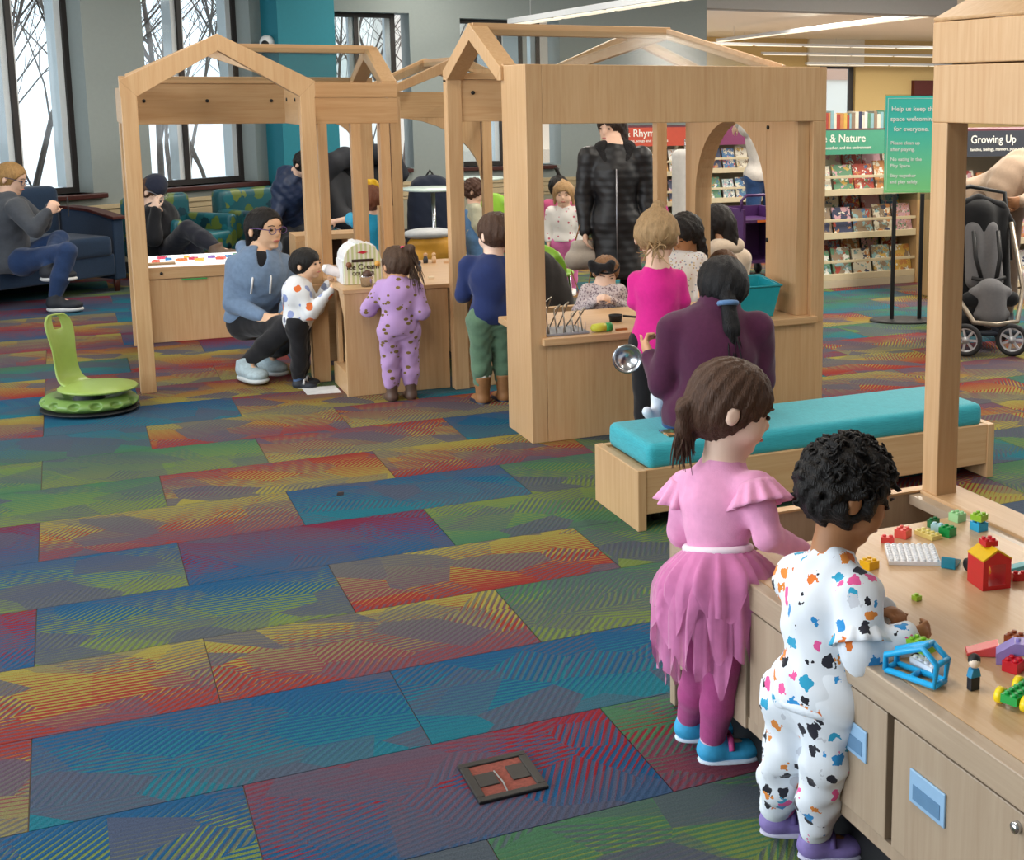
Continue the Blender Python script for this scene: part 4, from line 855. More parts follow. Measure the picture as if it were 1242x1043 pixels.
def bookcase(x0, x1, y0, tiers, label, short, header, seed, ends=True, bars=True, per=5, depth=0.5, behind=True):
    """display shelving: sloping tiers with lips, books standing face out"""
    rnd = random.Random(seed); xc = (x0+x1)/2; e = empty('bookcase', (xc, y0+depth/2, 0), label, 'bookcase', 'library bookcases')
    top = header[2]
    B(x0, x1, y0+depth-0.03, y0+depth, 0.0, top).build('back_panel', METAL, e); B(x0, x1, y0, y0+depth-0.03, 0.0, 0.065).build('plinth', METAL, e, BV)
    if ends:
        for xa in (x0-0.03, x1): B(xa, xa+0.03, y0-0.01, y0+depth, 0.0, top-0.2).build('end_panel', wood('z', '#c9a06c', '#d8b483'), e, BV)
    for k, z in enumerate(tiers):
        MB().prism([(x0, y0+0.02, z), (x0, y0+depth-0.03, z+0.10), (x0, y0+depth-0.03, z+0.085), (x0, y0+0.02, z-0.015)], (x1-x0, 0, 0)).build('shelf', METAL, e)
        B(x0, x1, y0, y0+0.02, z-0.02, z+0.035).build('lip', SHELFM, e, BV)
        if bars: B(x0, x1, y0+0.005, y0+0.015, z+0.125, z+0.15).build('retainer_bar', SHELFM, e, BV)
        n = per; w = (x1-x0)/n
        for row in ((0, 1) if behind else (0,)):
            for i in range(n):
                h_, nm = rnd.choice(BK); bw = w*rnd.uniform(0.80, 0.95); bh = rnd.uniform(0.22, 0.27); xa = x0+w*(i+0.5); yb = y0+0.03+0.19*row; zb = z+0.004+0.035*row + (0.10 if row else 0); tilt = 0.28
                mb = MB().box(-bw/2, bw/2, 0, rnd.uniform(0.008, 0.02), 0, bh)
                mb.xf(lambda x, y, z_: (x, y*math.cos(tilt)+z_*math.sin(tilt), -y*math.sin(tilt)+z_*math.cos(tilt)))
                mb.xf(lambda x, y, z_: (x+xa, y+yb+0.004, z_+zb+0.005))
                mb.thing('book', cover(h_, rnd.randint(0, 30)), '%s picture book, %s from left, %s row, %s tier, %s' % (nm, ORD[i], 'back' if row else 'front', TIER[k], short), 'book', 'picture books facing out')
    # header sign
    hx0, hx1, hz, hm, t1, t2, tx, s1 = header[0], header[1], header[2], header[3], header[4], header[5], header[6], header[7]
    hs = B(hx0, hx1, y0-0.012, y0+0.003, hz-0.2, hz).build('header_sign', mat(hm, 0.5, var=0.03), e)
    wm = mat('#f4f3ea', 0.6, var=0.0); off = Vector(e.location)
    t = text('lettering', t1, s1, wm, hs, Vector((tx, y0-0.0135, hz-0.095)) - off, (PI/2, 0, 0))
    if t2: text('lettering', t2, s1*0.40, wm, hs, Vector((tx, y0-0.0135, hz-0.155)) - off, (PI/2, 0, 0))
    B(x0, x1, y0, y0+depth, hz+0.0, hz+0.012).build('top_board', mat('#6a3440', 0.5), e)
    return e
bookcase(5.62, 6.64, 9.36, (0.085, 0.435, 0.80), 'bookcase with a green Science and Nature header beside the big playhouse', 'Science and Nature bookcase', (5.36, 6.40, 1.325, '#4fa184', 'Science & Nature', 'animals, seasons, weather, and the environment', 5.44, 0.092), 3)
x = 5.66; i = 0; rnd = random.Random(2)
while x < 6.62:
    w = rnd.uniform(0.018, 0.036); h_, nm = rnd.choice(BK); hh_ = rnd.uniform(0.10, 0.15)
    B(x, x+w-0.002, 9.42, 9.55, 1.338, 1.338+hh_).thing('book', mat(h_, 0.5), '%s book standing spine out atop the Science and Nature bookcase, %s from left' % (nm, ORDN(i)), 'book', 'books on top of the bookcase'); x += w; i += 1
bookcase(5.35, 6.28, 13.0, (0.1, 0.43, 0.76), 'far bookcase with a red Rhymes header', 'Rhymes bookcase', (5.3, 6.3, 1.27, '#c8503a', '& Rhymes', 'poems, songs and fingerplays', 5.42, 0.11), 5, per=6, behind=False)
bookcase(6.46, 7.30, 13.0, (0.12, 0.45, 0.78), 'far bookcase with a purple header seen through the arch', 'purple header bookcase', (6.40, 7.32, 1.27, '#8a3f6a', '', '', 6.5, 0.08), 7, per=5, behind=False)
bookcase(6.30, 7.5, 8.30, (0.1, 0.45, 0.78), 'bookcase with a dark Growing Up header behind the stroller', 'Growing Up bookcase', (6.28, 7.6, 1.34, '#3f434c', 'Growing Up', 'families, feelings, manners, potty training', 6.37, 0.088), 9, per=6, behind=False)
# ---- sign on a stand
sg = empty('sign_stand', (5.42, 7.76, 0), 'teal rules sign on a black two legged stand', 'sign', rz=-0.42)
MB().lathe([(0.001, 0.0), (0.25, 0.0), (0.25, 0.008), (0.22, 0.016), (0.001, 0.016)], (0, 0, 0), 32, 'z', 1.0, 0.62).build('base', BLACK, sg, loc=(0, 0, 0))
for xx in (-0.09, 0.11): B(xx-0.013, xx+0.013, -0.012, 0.012, 0.014, 0.92).build('leg', BLACK, sg, loc=(0, 0, 0))
def gradm():
    m, nt, b = new_mat('sign_print'); tc = N(nt, 'ShaderNodeTexCoord'); sp = N(nt, 'ShaderNodeSeparateXYZ'); nt.links.new(tc.outputs['Generated'], sp.inputs[0])
    rp = N(nt, 'ShaderNodeValToRGB'); rp.color_ramp.elements[0].color = rgb('#86dc90') + (1,); rp.color_ramp.elements[1].color = rgb('#45c6ba') + (1,); rp.color_ramp.elements[1].position = 0.7; nt.links.new(sp.outputs[2], rp.inputs[0])
    nt.links.new(rp.outputs[0], b.inputs['Base Color']); b.inputs['Roughness'].default_value = 0.3; return m
B(-0.175, 0.205, -0.005, 0.0, 0.88, 1.62).build('acrylic_holder', glass('#eaf4f4', 0.2), sg, loc=(0, 0, 0))
pn = B(-0.17, 0.20, -0.014, -0.006, 0.93, 1.61).build('sign_panel', gradm(), sg, loc=(0, 0, 0))
wm = mat('#f2f7f4', 0.6, var=0)
for (t, s, z, x_) in (('Help us keep this', 0.046, 1.505, -0.13), ('space welcoming', 0.046, 1.435, -0.135), ('for everyone.', 0.046, 1.365, -0.11), ('Please clean up', 0.034, 1.27, -0.13), ('after playing.', 0.034, 1.225, -0.13), ('No eating in the', 0.034, 1.155, -0.13), ('Play Space.', 0.034, 1.11, -0.13), ('Stay together', 0.034, 1.04, -0.13), ('and play safely.', 0.034, 0.995, -0.13)):
    text('lettering', t, s, wm, pn, (x_, -0.0155, z), (PI/2, 0, 0))
mbf = MB()
for (a, b_, c, d) in ((-0.155, 0.185, 1.592, 1.594), (-0.155, 0.185, 0.945, 0.947), (-0.155, -0.153, 0.947, 1.592), (0.183, 0.185, 0.947, 1.592)): mbf.box(a, b_, -0.0155, -0.0142, c, d)
mbf.build('border_line', wm, pn, loc=(0, 0, 0))
# ---- stroller
st = empty('stroller', (5.25, 6.66, 0), 'black and grey stroller behind the right hand post', 'stroller', rz=-0.35)
GREY = cloth('#6d6c6e', 0.05); FR = mat('#a89c8c', 0.35, 0.6); BKC = cloth('#191a1d')
def L0(mb, n, m, **k): return mb.build(n, m, st, loc=(0, 0, 0), **k)
def sdl(n, s, h, m): return sdf_obj(n, s, h, m, st)
s = SDF(); s.cone((-0.13, 0.10, 0.38), (-0.13, 0.22, 0.86), 0.05, 0.06, 0.03).cone((0.17, 0.10, 0.38), (0.17, 0.22, 0.86), 0.05, 0.06, 0.03).cone((-0.13, 0.22, 0.86), (0.17, 0.22, 0.86), 0.06, 0.06, 0.03).cone((-0.12, -0.10, 0.34), (0.16, -0.10, 0.34), 0.05, 0.05, 0.03).cone((-0.12, 0.1, 0.34), (0.16, 0.1, 0.34), 0.05, 0.05, 0.06).cone((0.02, 0.14, 0.4), (0.02, 0.2, 0.84), 0.12, 0.12, 0.05).cone((0.02, -0.08, 0.34), (0.02, 0.1, 0.34), 0.07, 0.07, 0.05); sdl('seat_shell', s, 0.012, BKC)
s = SDF(); s.cone((-0.03, 0.03, 0.45), (-0.03, 0.12, 0.76), 0.075, 0.06, 0.03).cone((0.07, 0.03, 0.45), (0.07, 0.12, 0.76), 0.075, 0.06, 0.03); sdl('back_pad', s, 0.010, GREY)
s = SDF(); s.cone((-0.08, -0.10, 0.375), (0.12, -0.10, 0.375), 0.045, 0.045, 0.03).cone((-0.07, -0.14, 0.25), (0.11, -0.14, 0.25), 0.03, 0.03, 0.05).cone((0.02, -0.10, 0.375), (0.02, -0.14, 0.25), 0.1, 0.09, 0.03); sdl('seat_pad', s, 0.010, GREY)
for xx in (-0.06, 0.1): L0(MB().tube([(xx, 0.03, 0.76), (xx-0.005, -0.045, 0.6), (xx*0.6+0.01, -0.06, 0.46)], 0.014, 6), 'harness_strap', BLACK)
L0(MB().tube([(-0.09, -0.05, 0.47), (0.02, -0.085, 0.45), (0.13, -0.05, 0.47)], 0.013, 6), 'lap_strap', BLACK); L0(MB().box(-0.005, 0.045, -0.16, -0.148, 0.39, 0.43), 'buckle', mat('#4a4038', 0.5))
L0(MB().tube([(-0.19, 0.16, 0.80), (-0.21, -0.05, 0.40), (-0.12, -0.22, 0.215), (0.02, -0.24, 0.20), (0.16, -0.22, 0.215), (0.25, -0.05, 0.40), (0.23, 0.16, 0.80)], 0.016, 8), 'side_frame', FR)
L0(MB().tube([(-0.21, 0.2, 0.55), (-0.20, 0.34, 0.98), (0.02, 0.38, 1.02), (0.24, 0.34, 0.98), (0.25, 0.2, 0.55)], 0.015, 8), 'push_handle', BLACK)
s = SDF(); s.chain([(-0.2, 0.2, 0.78), (-0.13, 0.2, 0.9), (0.02, 0.2, 0.95), (0.17, 0.2, 0.9), (0.24, 0.2, 0.78)], 0.035, 0.02); sdl('folded_canopy', s, 0.012, BKC)
L0(MB().tube([(0.02, -0.2, 0.20), (0.06, -0.18, 0.12)], 0.03, 8).tube([(-0.16, -0.2, 0.14), (0.2, -0.2, 0.14)], 0.018, 8), 'axle', mat('#2b3340', 0.5)); L0(MB().tube([(-0.2, 0.3, 0.14), (0.24, 0.3, 0.14)], 0.015, 8).tube([(-0.15, -0.2, 0.15), (-0.2, 0.3, 0.15)], 0.015, 8).tube([(0.19, -0.2, 0.15), (0.24, 0.3, 0.15)], 0.015, 8), 'chassis', BLACK)
s = SDF(); s.cone((-0.1, 0.0, 0.18), (-0.1, 0.22, 0.2), 0.05, 0.06, 0.04).cone((0.14, 0.0, 0.18), (0.14, 0.22, 0.2), 0.05, 0.06, 0.04).cone((0.02, 0.1, 0.18), (0.03, 0.12, 0.18), 0.1, 0.1, 0.06); sdl('basket', s, 0.012, BKC)
for (xx, yy, r) in ((-0.17, -0.23, 0.105), (0.12, -0.25, 0.105), (-0.21, 0.3, 0.11), (0.25, 0.3, 0.11)):
    ux, uy = (0.85, -0.53) if yy < 0 else (0.0, 1.0)      # the front wheels have swivelled
    def rim(a, q): return (xx+ux*math.cos(a)*q, yy+uy*math.cos(a)*q, r+math.sin(a)*q)
    w = L0(MB().tube([rim(a, r-0.016) for a in np.linspace(0, 2*PI, 25)[:-1]], 0.016, 8, closed=True), 'wheel', mat('#2a2b2e', 0.7))
    mb = MB().tube([(xx-uy*0.014, yy+ux*0.014, r), (xx+uy*0.014, yy-ux*0.014, r)], 0.022, 12)
    for k in range(7): mb.bar((xx, yy, r), rim(2*PI*k/7, r-0.022), 0.014, 0.016, (-uy, ux, 0))
    mb.tube([rim(a, r-0.03) for a in np.linspace(0, 2*PI, 21)[:-1]], 0.009, 6, closed=True)
    mb.build('wheel_hub', mat('#c9ccd2', 0.35, 0.5), w, loc=(0, 0, 0))
# ---- sofa, armchairs
SOFA = cloth('#22364f', 0.1, 80); CHERRY = mat('#4a1f18', 0.35, var=0.15)
sf = empty('sofa', (-0.24, 11.9, 0), 'dark blue sofa with curved cherry armrest under the first window', 'sofa', rz=0.615)
def S0(x0, x1, y0, y1, z0, z1, n, m=SOFA, r=0.05):
    return cushion(n, x0, x1, y0, y1, z0, z1, m, sf, r, True)
S0(-1.9, 0.42, -0.42, 0.42, 0.14, 0.32, 'base', r=0.02); S0(-0.72, 0.40, -0.44, 0.25, 0.30, 0.47, 'seat_cushion'); S0(-1.86, -0.73, -0.44, 0.25, 0.30, 0.47, 'seat_cushion'); S0(-1.9, 0.42, 0.22, 0.46, 0.30, 0.86, 'back_cushion', r=0.08)
MB().prism([(0.42, -0.42, 0.10), (0.42, 0.46, 0.10), (0.42, 0.46, 0.64), (0.42, 0.2, 0.665), (0.42, -0.1, 0.655), (0.42, -0.42, 0.60)], (0.10, 0, 0)).build('arm', SOFA, sf, 0.01, loc=(0, 0, 0))
MB().prism([(0.41, -0.44, 0.60), (0.41, -0.1, 0.655), (0.41, 0.2, 0.665), (0.41, 0.46, 0.64), (0.41, 0.46, 0.665), (0.41, 0.2, 0.69), (0.41, -0.1, 0.68), (0.41, -0.44, 0.625)], (0.12, 0, 0)).build('arm_cap', CHERRY, sf, 0.004, loc=(0, 0, 0))
for (xx, yy) in ((0.45, -0.38), (0.45, 0.38), (-1.8, -0.38)): MB().tube([(xx, yy, 0.0), (xx, yy, 0.14)], [0.022, 0.03], 8).build('leg', CHERRY, sf, loc=(0, 0, 0))
def chairfab():
    m = printed_cover('#1d5c68', ['#5f7434', '#1d5c68', '#123a4a', '#6f7f3c', '#236d78'], 9, 0.6, 1.0); return m
CF = chairfab()
def armchair(loc, rz, label):
    e = empty('armchair', loc, label, 'armchair', 'patterned armchairs', rz)
    for (x0, x1, y0, y1, z0, z1, n, r) in ((-0.30, 0.30, -0.32, 0.25, 0.24, 0.42, 'seat', 0.06), (-0.36, 0.36, 0.2, 0.36, 0.2, 0.74, 'backrest', 0.07), (-0.38, -0.28, -0.30, 0.25, 0.2, 0.56, 'arm', 0.045), (0.28, 0.38, -0.30, 0.25, 0.2, 0.56, 'arm', 0.045)):
        cushion(n, x0, x1, y0, y1, z0, z1, CF, e, r, True)
    B(-0.28, 0.28, -0.3, 0.28, 0.14, 0.25).build('seat_frame', mat('#8a6a3c', 0.6), e, loc=(0, 0, 0))
    for (xx, yy) in ((-0.3, -0.27), (0.3, -0.27), (-0.3, 0.27), (0.3, 0.27)): MB().tube([(xx, yy, 0), (xx*0.95, yy*0.95, 0.22)], [0.016, 0.024], 8).build('leg', CHERRY, e, loc=(0, 0, 0))
armchair((0.92, 12.42, 0), 0.75, 'teal and green patterned armchair under the person with the beanie')
armchair((1.72, 12.95, 0), 0.55, 'teal and green patterned armchair beside the teal pier')
# low table and rocker toys further back
ct = empty('round_table', (2.98, 11.6, 0), 'round pale cafe table on a single leg, behind the smaller playhouses', 'table')
MB().lathe([(0.001, 0.775), (0.28, 0.775), (0.285, 0.785), (0.28, 0.795), (0.001, 0.795)], (2.98, 11.6, 0), 32).build('top', mat('#cfe0da', 0.3), ct); MB().tube([(2.98, 11.6, 0.01), (2.98, 11.6, 0.78)], 0.02, 10).build('leg', CHROME, ct); MB().lathe([(0.2, 0), (0.2, 0.012), (0.02, 0.02)], (2.98, 11.6, 0), 24).build('base', CHROME, ct)
ct2 = empty('round_table', (3.75, 12.9, 0), 'round pale cafe table behind the child in overalls', 'table')
MB().lathe([(0.001, 0.775), (0.28, 0.775), (0.285, 0.785), (0.28, 0.795), (0.001, 0.795)], (3.75, 12.9, 0), 32).build('top', mat('#cfe0da', 0.3), ct2); MB().tube([(3.75, 12.9, 0.01), (3.75, 12.9, 0.78)], 0.02, 10).build('leg', CHROME, ct2); MB().lathe([(0.2, 0), (0.2, 0.012), (0.02, 0.02)], (3.75, 12.9, 0), 24).build('base', CHROME, ct2)
GRNP = mat('#8fc43c', 0.4, var=0.03)
def shell_chair(loc, rz, label, hgt=0.72):
    e = empty('shell_chair', loc, label, 'chair', 'green plastic chairs', rz)
    s = SDF(); s.cone((-0.14, 0.18, 0.42), (-0.12, 0.24, hgt-0.08), 0.03, 0.03, 0.02).cone((0.14, 0.18, 0.42), (0.12, 0.24, hgt-0.08), 0.03, 0.03, 0.02).ell((0, 0.23, hgt-0.18), (0.2, 0.035, 0.19), None, 0.02); sdf_obj('backrest', s, 0.012, GRNP, e)
    s = SDF(); s.ell((0, 0, 0.40), (0.22, 0.22, 0.035), None, 0.02); sdf_obj('seat', s, 0.012, GRNP, e)
    for (xx, yy) in ((-0.16, -0.16), (0.16, -0.16), (-0.16, 0.18), (0.16, 0.18)): MB().tube([(xx*1.15, yy*1.15, 0), (xx, yy, 0.40)], 0.011, 8).build('leg', CHROME, e, loc=(0, 0, 0))
shell_chair((2.95, 8.55, 0), PI*0.85, 'green plastic chair behind the black jacket', 0.62); shell_chair((3.62, 11.9, 0), PI*0.9, 'green plastic chair beside the child in denim overalls', 0.72)
# black jacket over a small chair, behind the kitchen window
jk = SDF(); jk.cone((2.50, 7.45, 0.2), (2.56, 7.5, 0.58), 0.16, 0.11, 0.05).cone((2.62, 7.45, 0.14), (2.62, 7.5, 0.5), 0.15, 0.12, 0.05).cone((2.7, 7.4, 0.1), (2.66, 7.45, 0.4), 0.12, 0.08, 0.05).noise(0.008, 24, 1.1).cut((2.6, 7.45, 0.02), (0, 0, -1))
je = empty('jacket', (2.6, 7.45, 0), 'black jacket piled over a chair behind the kitchen window', 'jacket')
for k in range(len(jk.ops)):
    o = jk.ops[k]
    if o[0] in 'cp': jk.ops[k] = (o[0], o[1]-np.array((2.6, 7.45, 0)), (o[2]-np.array((2.6, 7.45, 0))) if o[0] == 'c' else o[2]) + o[3:]
sdf_obj('fabric', jk, 0.012, cloth('#2a2726'), je)
# strollers and bags parked at the back
def parked(loc, rz, label):
    e = empty('parked_stroller', loc, label, 'stroller', 'strollers parked at the back', rz)
    sdf_obj('seat', SDF().cone((-0.15, 0, 0.5), (-0.12, 0.15, 0.85), 0.1, 0.1, 0.04).cone((0.15, 0, 0.5), (0.12, 0.15, 0.85), 0.1, 0.1, 0.04).cone((-0.1, -0.1, 0.45), (0.1, -0.1, 0.45), 0.1, 0.1, 0.1).ell((0, 0.1, 0.7), (0.2, 0.1, 0.28), None, 0.06), 0.018, mat('#1c1f26', 0.7, var=0.3, scale=12), e)
    sdf_obj('canopy', SDF().chain([(-0.2, 0.15, 0.85), (-0.14, 0.05, 1.0), (0, 0.0, 1.05), (0.14, 0.05, 1.0), (0.2, 0.15, 0.85)], 0.09, 0.05), 0.018, mat('#22252d', 0.8, var=0.3, scale=10), e)
    MB().tube([(-0.2, 0.2, 0.6), (-0.18, 0.4, 1.02), (0.18, 0.4, 1.02), (0.2, 0.2, 0.6)], 0.015, 8).build('handle', BLACK, e, loc=(0, 0, 0)); MB().tube([(-0.22, -0.3, 0.16), (-0.2, 0.2, 0.6)], 0.014, 8).tube([(0.22, -0.3, 0.16), (0.2, 0.2, 0.6)], 0.014, 8).tube([(-0.22, 0.32, 0.16), (-0.2, -0.05, 0.5)], 0.014, 8).tube([(0.22, 0.32, 0.16), (0.2, -0.05, 0.5)], 0.014, 8).build('frame', mat('#8a8e96', 0.4, 0.6), e, loc=(0, 0, 0))
    for (xx, yy) in ((-0.24, -0.3), (0.24, -0.3), (-0.24, 0.32), (0.24, 0.32)): MB().tube([(xx, yy+math.cos(a)*0.11, 0.13+math.sin(a)*0.11) for a in np.linspace(0, 2*PI, 19)[:-1]], 0.018, 6, closed=True).lathe([(0.03, -0.012), (0.03, 0.012)], (xx, yy, 0.13), 10, 'x').build('wheel', BLACK, e, loc=(0, 0, 0))
parked((2.35, 12.3, 0), 0.9, 'dark stroller parked behind the slats, near the back window'); parked((2.75, 12.85, 0), -0.4, 'black stroller parked behind the round cafe table')
bp = empty('backpack', (3.2, 12.55, 0), 'navy backpack hanging from the back of the cafe chairs', 'bag')
sdf_obj('bag_body', SDF().cone((-0.12, 0, 0.15), (-0.10, 0, 0.72), 0.13, 0.1, 0.05).cone((0.12, 0, 0.15), (0.10, 0, 0.72), 0.13, 0.1, 0.05).ell((0, 0, 0.5), (0.2, 0.12, 0.36), None, 0.08).noise(0.006, 30, 1), 0.014, cloth('#1c2334'), bp); MB().tube([(-0.05, 0, 0.82), (0, 0, 0.9), (0.05, 0, 0.82)], 0.012, 6).build('handle', BLACK, bp, loc=(0, 0, 0))
rt_ = empty('ride_on_toy', (2.75, 10.9, 0), 'yellow and red ride on toy beside the cafe table', 'toy')
sdf_obj('toy_body', SDF().cone((-0.12, 0, 0.22), (0.15, 0, 0.3), 0.12, 0.14, 0.05).ell((0.02, 0, 0.38), (0.2, 0.12, 0.08), None, 0.04), 0.014, mat('#c9932e', 0.5, var=0.3, scale=6), rt_); sdf_obj('toy_roof', SDF().ell((0.0, 0, 0.46), (0.22, 0.14, 0.05), None, 0.02), 0.014, mat('#b8bcc0', 0.5), rt_)
for xx in (-0.15, 0.17): MB().tube([(xx+math.cos(a)*0.07, -0.12, 0.085+math.sin(a)*0.07) for a in np.linspace(0, 2*PI, 17)[:-1]], 0.018, 6, closed=True).tube([(xx+math.cos(a)*0.07, 0.12, 0.085+math.sin(a)*0.07) for a in np.linspace(0, 2*PI, 17)[:-1]], 0.018, 6, closed=True).build('wheel', BLACK, rt_, loc=(0, 0, 0))
# ---- purple book cart, white chair, handbag
PUR = mat('#54306a', 0.4, var=0.04)
pc_ = empty('book_cart', (5.55, 10.35, 0), 'purple metal book cart seen through the arch', 'cart')
B(5.36, 5.385, 10.15, 10.55, 0.12, 0.62).build('end_panel', PUR, pc_); B(5.72, 5.745, 10.15, 10.55, 0.12, 0.62).build('end_panel', PUR, pc_); B(5.385, 5.72, 10.53, 10.55, 0.12, 0.62).build('back_panel', PUR, pc_)
for z in (0.14, 0.50): B(5.385, 5.72, 10.15, 10.53, z, z+0.025).build('shelf', PUR, pc_)
MB().tube([(5.37, 10.2, 0.6), (5.37, 10.2, 0.70), (5.42, 10.2, 0.74), (5.68, 10.2, 0.74), (5.735, 10.2, 0.70), (5.735, 10.2, 0.6)], 0.014, 8).build('handle', PUR, pc_); B(5.50, 5.70, 10.145, 10.152, 0.502, 0.522).build('label_strip', mat('#e0722c', 0.5), pc_)
for (xx, yy) in ((5.4, 10.2), (5.7, 10.2), (5.4, 10.5), (5.7, 10.5)): MB().lathe([(0.05, -0.015), (0.05, 0.015)], (xx, yy, 0.05), 14, 'x').tube([(xx, yy, 0.05), (xx, yy, 0.13)], 0.012, 6).build('caster', BLACK, pc_)
wc_ = empty('display_panel', (4.10, 8.66, 0), 'white rounded panel on a post behind the arch post', 'panel')
s = SDF(); s.cone((-0.06, 0, 0.5), (-0.06, 0, 1.18), 0.05, 0.05, 0.02).cone((0.06, 0, 0.5), (0.06, 0, 1.18), 0.05, 0.05, 0.02).cone((0, 0, 0.5), (0, 0, 1.18), 0.05, 0.05, 0.03); sdf_obj('panel_body', s, 0.012, mat('#d8d6d2', 0.5), wc_); MB().tube([(0, 0, 0.0), (0, 0, 0.5)], 0.03, 8).build('post', CHROME, wc_, loc=(0, 0, 0)); MB().lathe([(0.16, 0), (0.16, 0.015), (0.02, 0.02)], (0, 0, 0), 20).build('base', CHROME, wc_, loc=(0, 0, 0)); MB().tube([(0, 0, 1.22), (0, 0, 1.30)], 0.014, 8).build('knob', CHROME, wc_, loc=(0, 0, 0))
hb = empty('handbag', (3.04, 8.02, 0.46), 'taupe handbag with tan straps hanging from the hand of the woman in black', 'bag')
sdf_obj('bag_body', SDF().cone((-0.05, 0, 0.09), (0.05, 0, 0.09), 0.07, 0.07, 0.03).cone((-0.04, 0, 0.18), (0.04, 0, 0.18), 0.04, 0.04, 0.03), 0.009, cloth('#b8aea2'), hb); MB().tube([(-0.05, 0, 0.2), (0.0, 0, 0.36), (0.05, 0, 0.2)], 0.006, 6).build('strap', mat('#a3703c', 0.5), hb, loc=(0, 0, 0)); MB().tube([(-0.09, -0.03, 0.02), (-0.02, -0.075, -0.2), (0.06, -0.03, 0.05)], 0.005, 6).build('shoulder_strap', mat('#a3703c', 0.5), hb, loc=(0, 0, 0))

# ---------------------------------------------------------------- things on and around the playhouses
tb_ = empty('storage_bin', (3.12, 5.86, 0.50), 'turquoise plastic bin on the kitchen counter', 'bin')
def bin_mesh(w0, d0, w1, d1, h, th=0.006):
    mb = MB(); o0 = [(-w0, -d0, 0), (w0, -d0, 0), (w0, d0, 0), (-w0, d0, 0)]; o1 = [(-w1, -d1, h*0.92), (w1, -d1, h*0.92), (w1, d1, h*1.05), (-w1, d1, h*1.05)]
    i0 = [(x*0.93, y*0.93, th) for x, y, z in o0]; i1 = [(x*0.955, y*0.955, z) for x, y, z in o1]
    v = o0+o1+i0+i1; f = [(0, 3, 2, 1)]+[(k, (k+1) % 4, 4+(k+1) % 4, 4+k) for k in range(4)]+[(4+k, 4+(k+1) % 4, 12+(k+1) % 4, 12+k) for k in range(4)]+[(12+k, 12+(k+1) % 4, 8+(k+1) % 4, 8+k) for k in range(4)]+[(8, 9, 10, 11)]
    return mb.add(v, f)
TQ = mat('#1d9fae', 0.35, var=0.03)
bin_mesh(0.105, 0.085, 0.135, 0.115, 0.175).xf(lambda x, y, z: (x+3.12, y+5.86, z+0.5)).build('bin_body', TQ, tb_, 0.003)
MB().tube([(3.12-0.137, 5.86-0.117, 0.662), (3.12+0.137, 5.86-0.117, 0.662), (3.12+0.137, 5.86+0.117, 0.685), (3.12-0.137, 5.86+0.117, 0.685)], 0.006, 6, closed=True).build('rim', TQ, tb_)
bo = MB().lathe([(0.001, -0.035), (0.035, -0.033), (0.052, -0.012), (0.058, 0.0), (0.064, 0.002), (0.058, 0.004), (0.049, -0.008), (0.032, -0.028), (0.001, -0.030)], (0, 0, 0), 32)
bo.xf(lambda x, y, z: (x, z*-1.0, y)).xf(lambda x, y, z: (x*0.93+y*0.36+2.10, -x*0.36+y*0.93+5.02, z+0.515)).thing('steel_bowl', CHROME, 'shiny steel toy bowl held up by the woman in maroon', 'bowl')
dr = empty('dish_rack', (2.09, 5.82, 0.50), 'wire dish rack with a grey tray on the kitchen counter', 'rack')
B(1.985, 2.20, 5.72, 5.92, 0.50, 0.512).build('tray', mat('#8a8f98', 0.4), dr, 0.003); wr_ = mat('#b8b4aa', 0.3, 0.8)
for k in range(5):
    x_ = 2.0+0.043*k; hh_ = (0.15, 0.11, 0.12, 0.08, 0.09)[k]
    MB().tube([(x_, 5.74, 0.512), (x_-0.01, 5.75, 0.512+hh_), (x_+0.05, 5.83, 0.52+hh_), (x_+0.02, 5.90, 0.512)], 0.0035, 6).build('wire', wr_, dr)
for k in range(6): MB().tube([(2.0+0.036*k, 5.725, 0.512), (2.0+0.036*k, 5.725, 0.56)], 0.0025, 5).build('prong', wr_, dr)
cn = empty('toy_corn', (2.262, 5.73, 0.50), 'yellow and green toy corn cob on the kitchen counter', 'toy'); MB().lathe([(0.001, -0.045), (0.018, -0.035), (0.022, 0.0), (0.020, 0.035)], (2.255, 5.735, 0.522), 14, 'x').build('cob', mat('#d9df4e', 0.4), cn); MB().lathe([(0.021, 0.0), (0.022, 0.03), (0.001, 0.034)], (2.287, 5.735, 0.522), 14, 'x').build('husk', mat('#2f9a50', 0.4), cn)
B(2.34, 2.40, 5.73, 5.742, 0.50, 0.51).thing('toy_knife', mat('#a9622c', 0.5), 'small orange wooden toy knife beside the toy corn', 'toy')
sk = MB().lathe([(0.03, 0.0), (0.035, 0.03), (0.035, 0.034), (0.03, 0.006)], (2.44, 5.98, 0.50), 18).tube([(2.47, 5.95, 0.53), (2.52, 5.88, 0.53)], 0.006, 6).thing('toy_saucepan', BLACK, 'black toy saucepan between the girl with the bow and the girl in pink', 'toy')
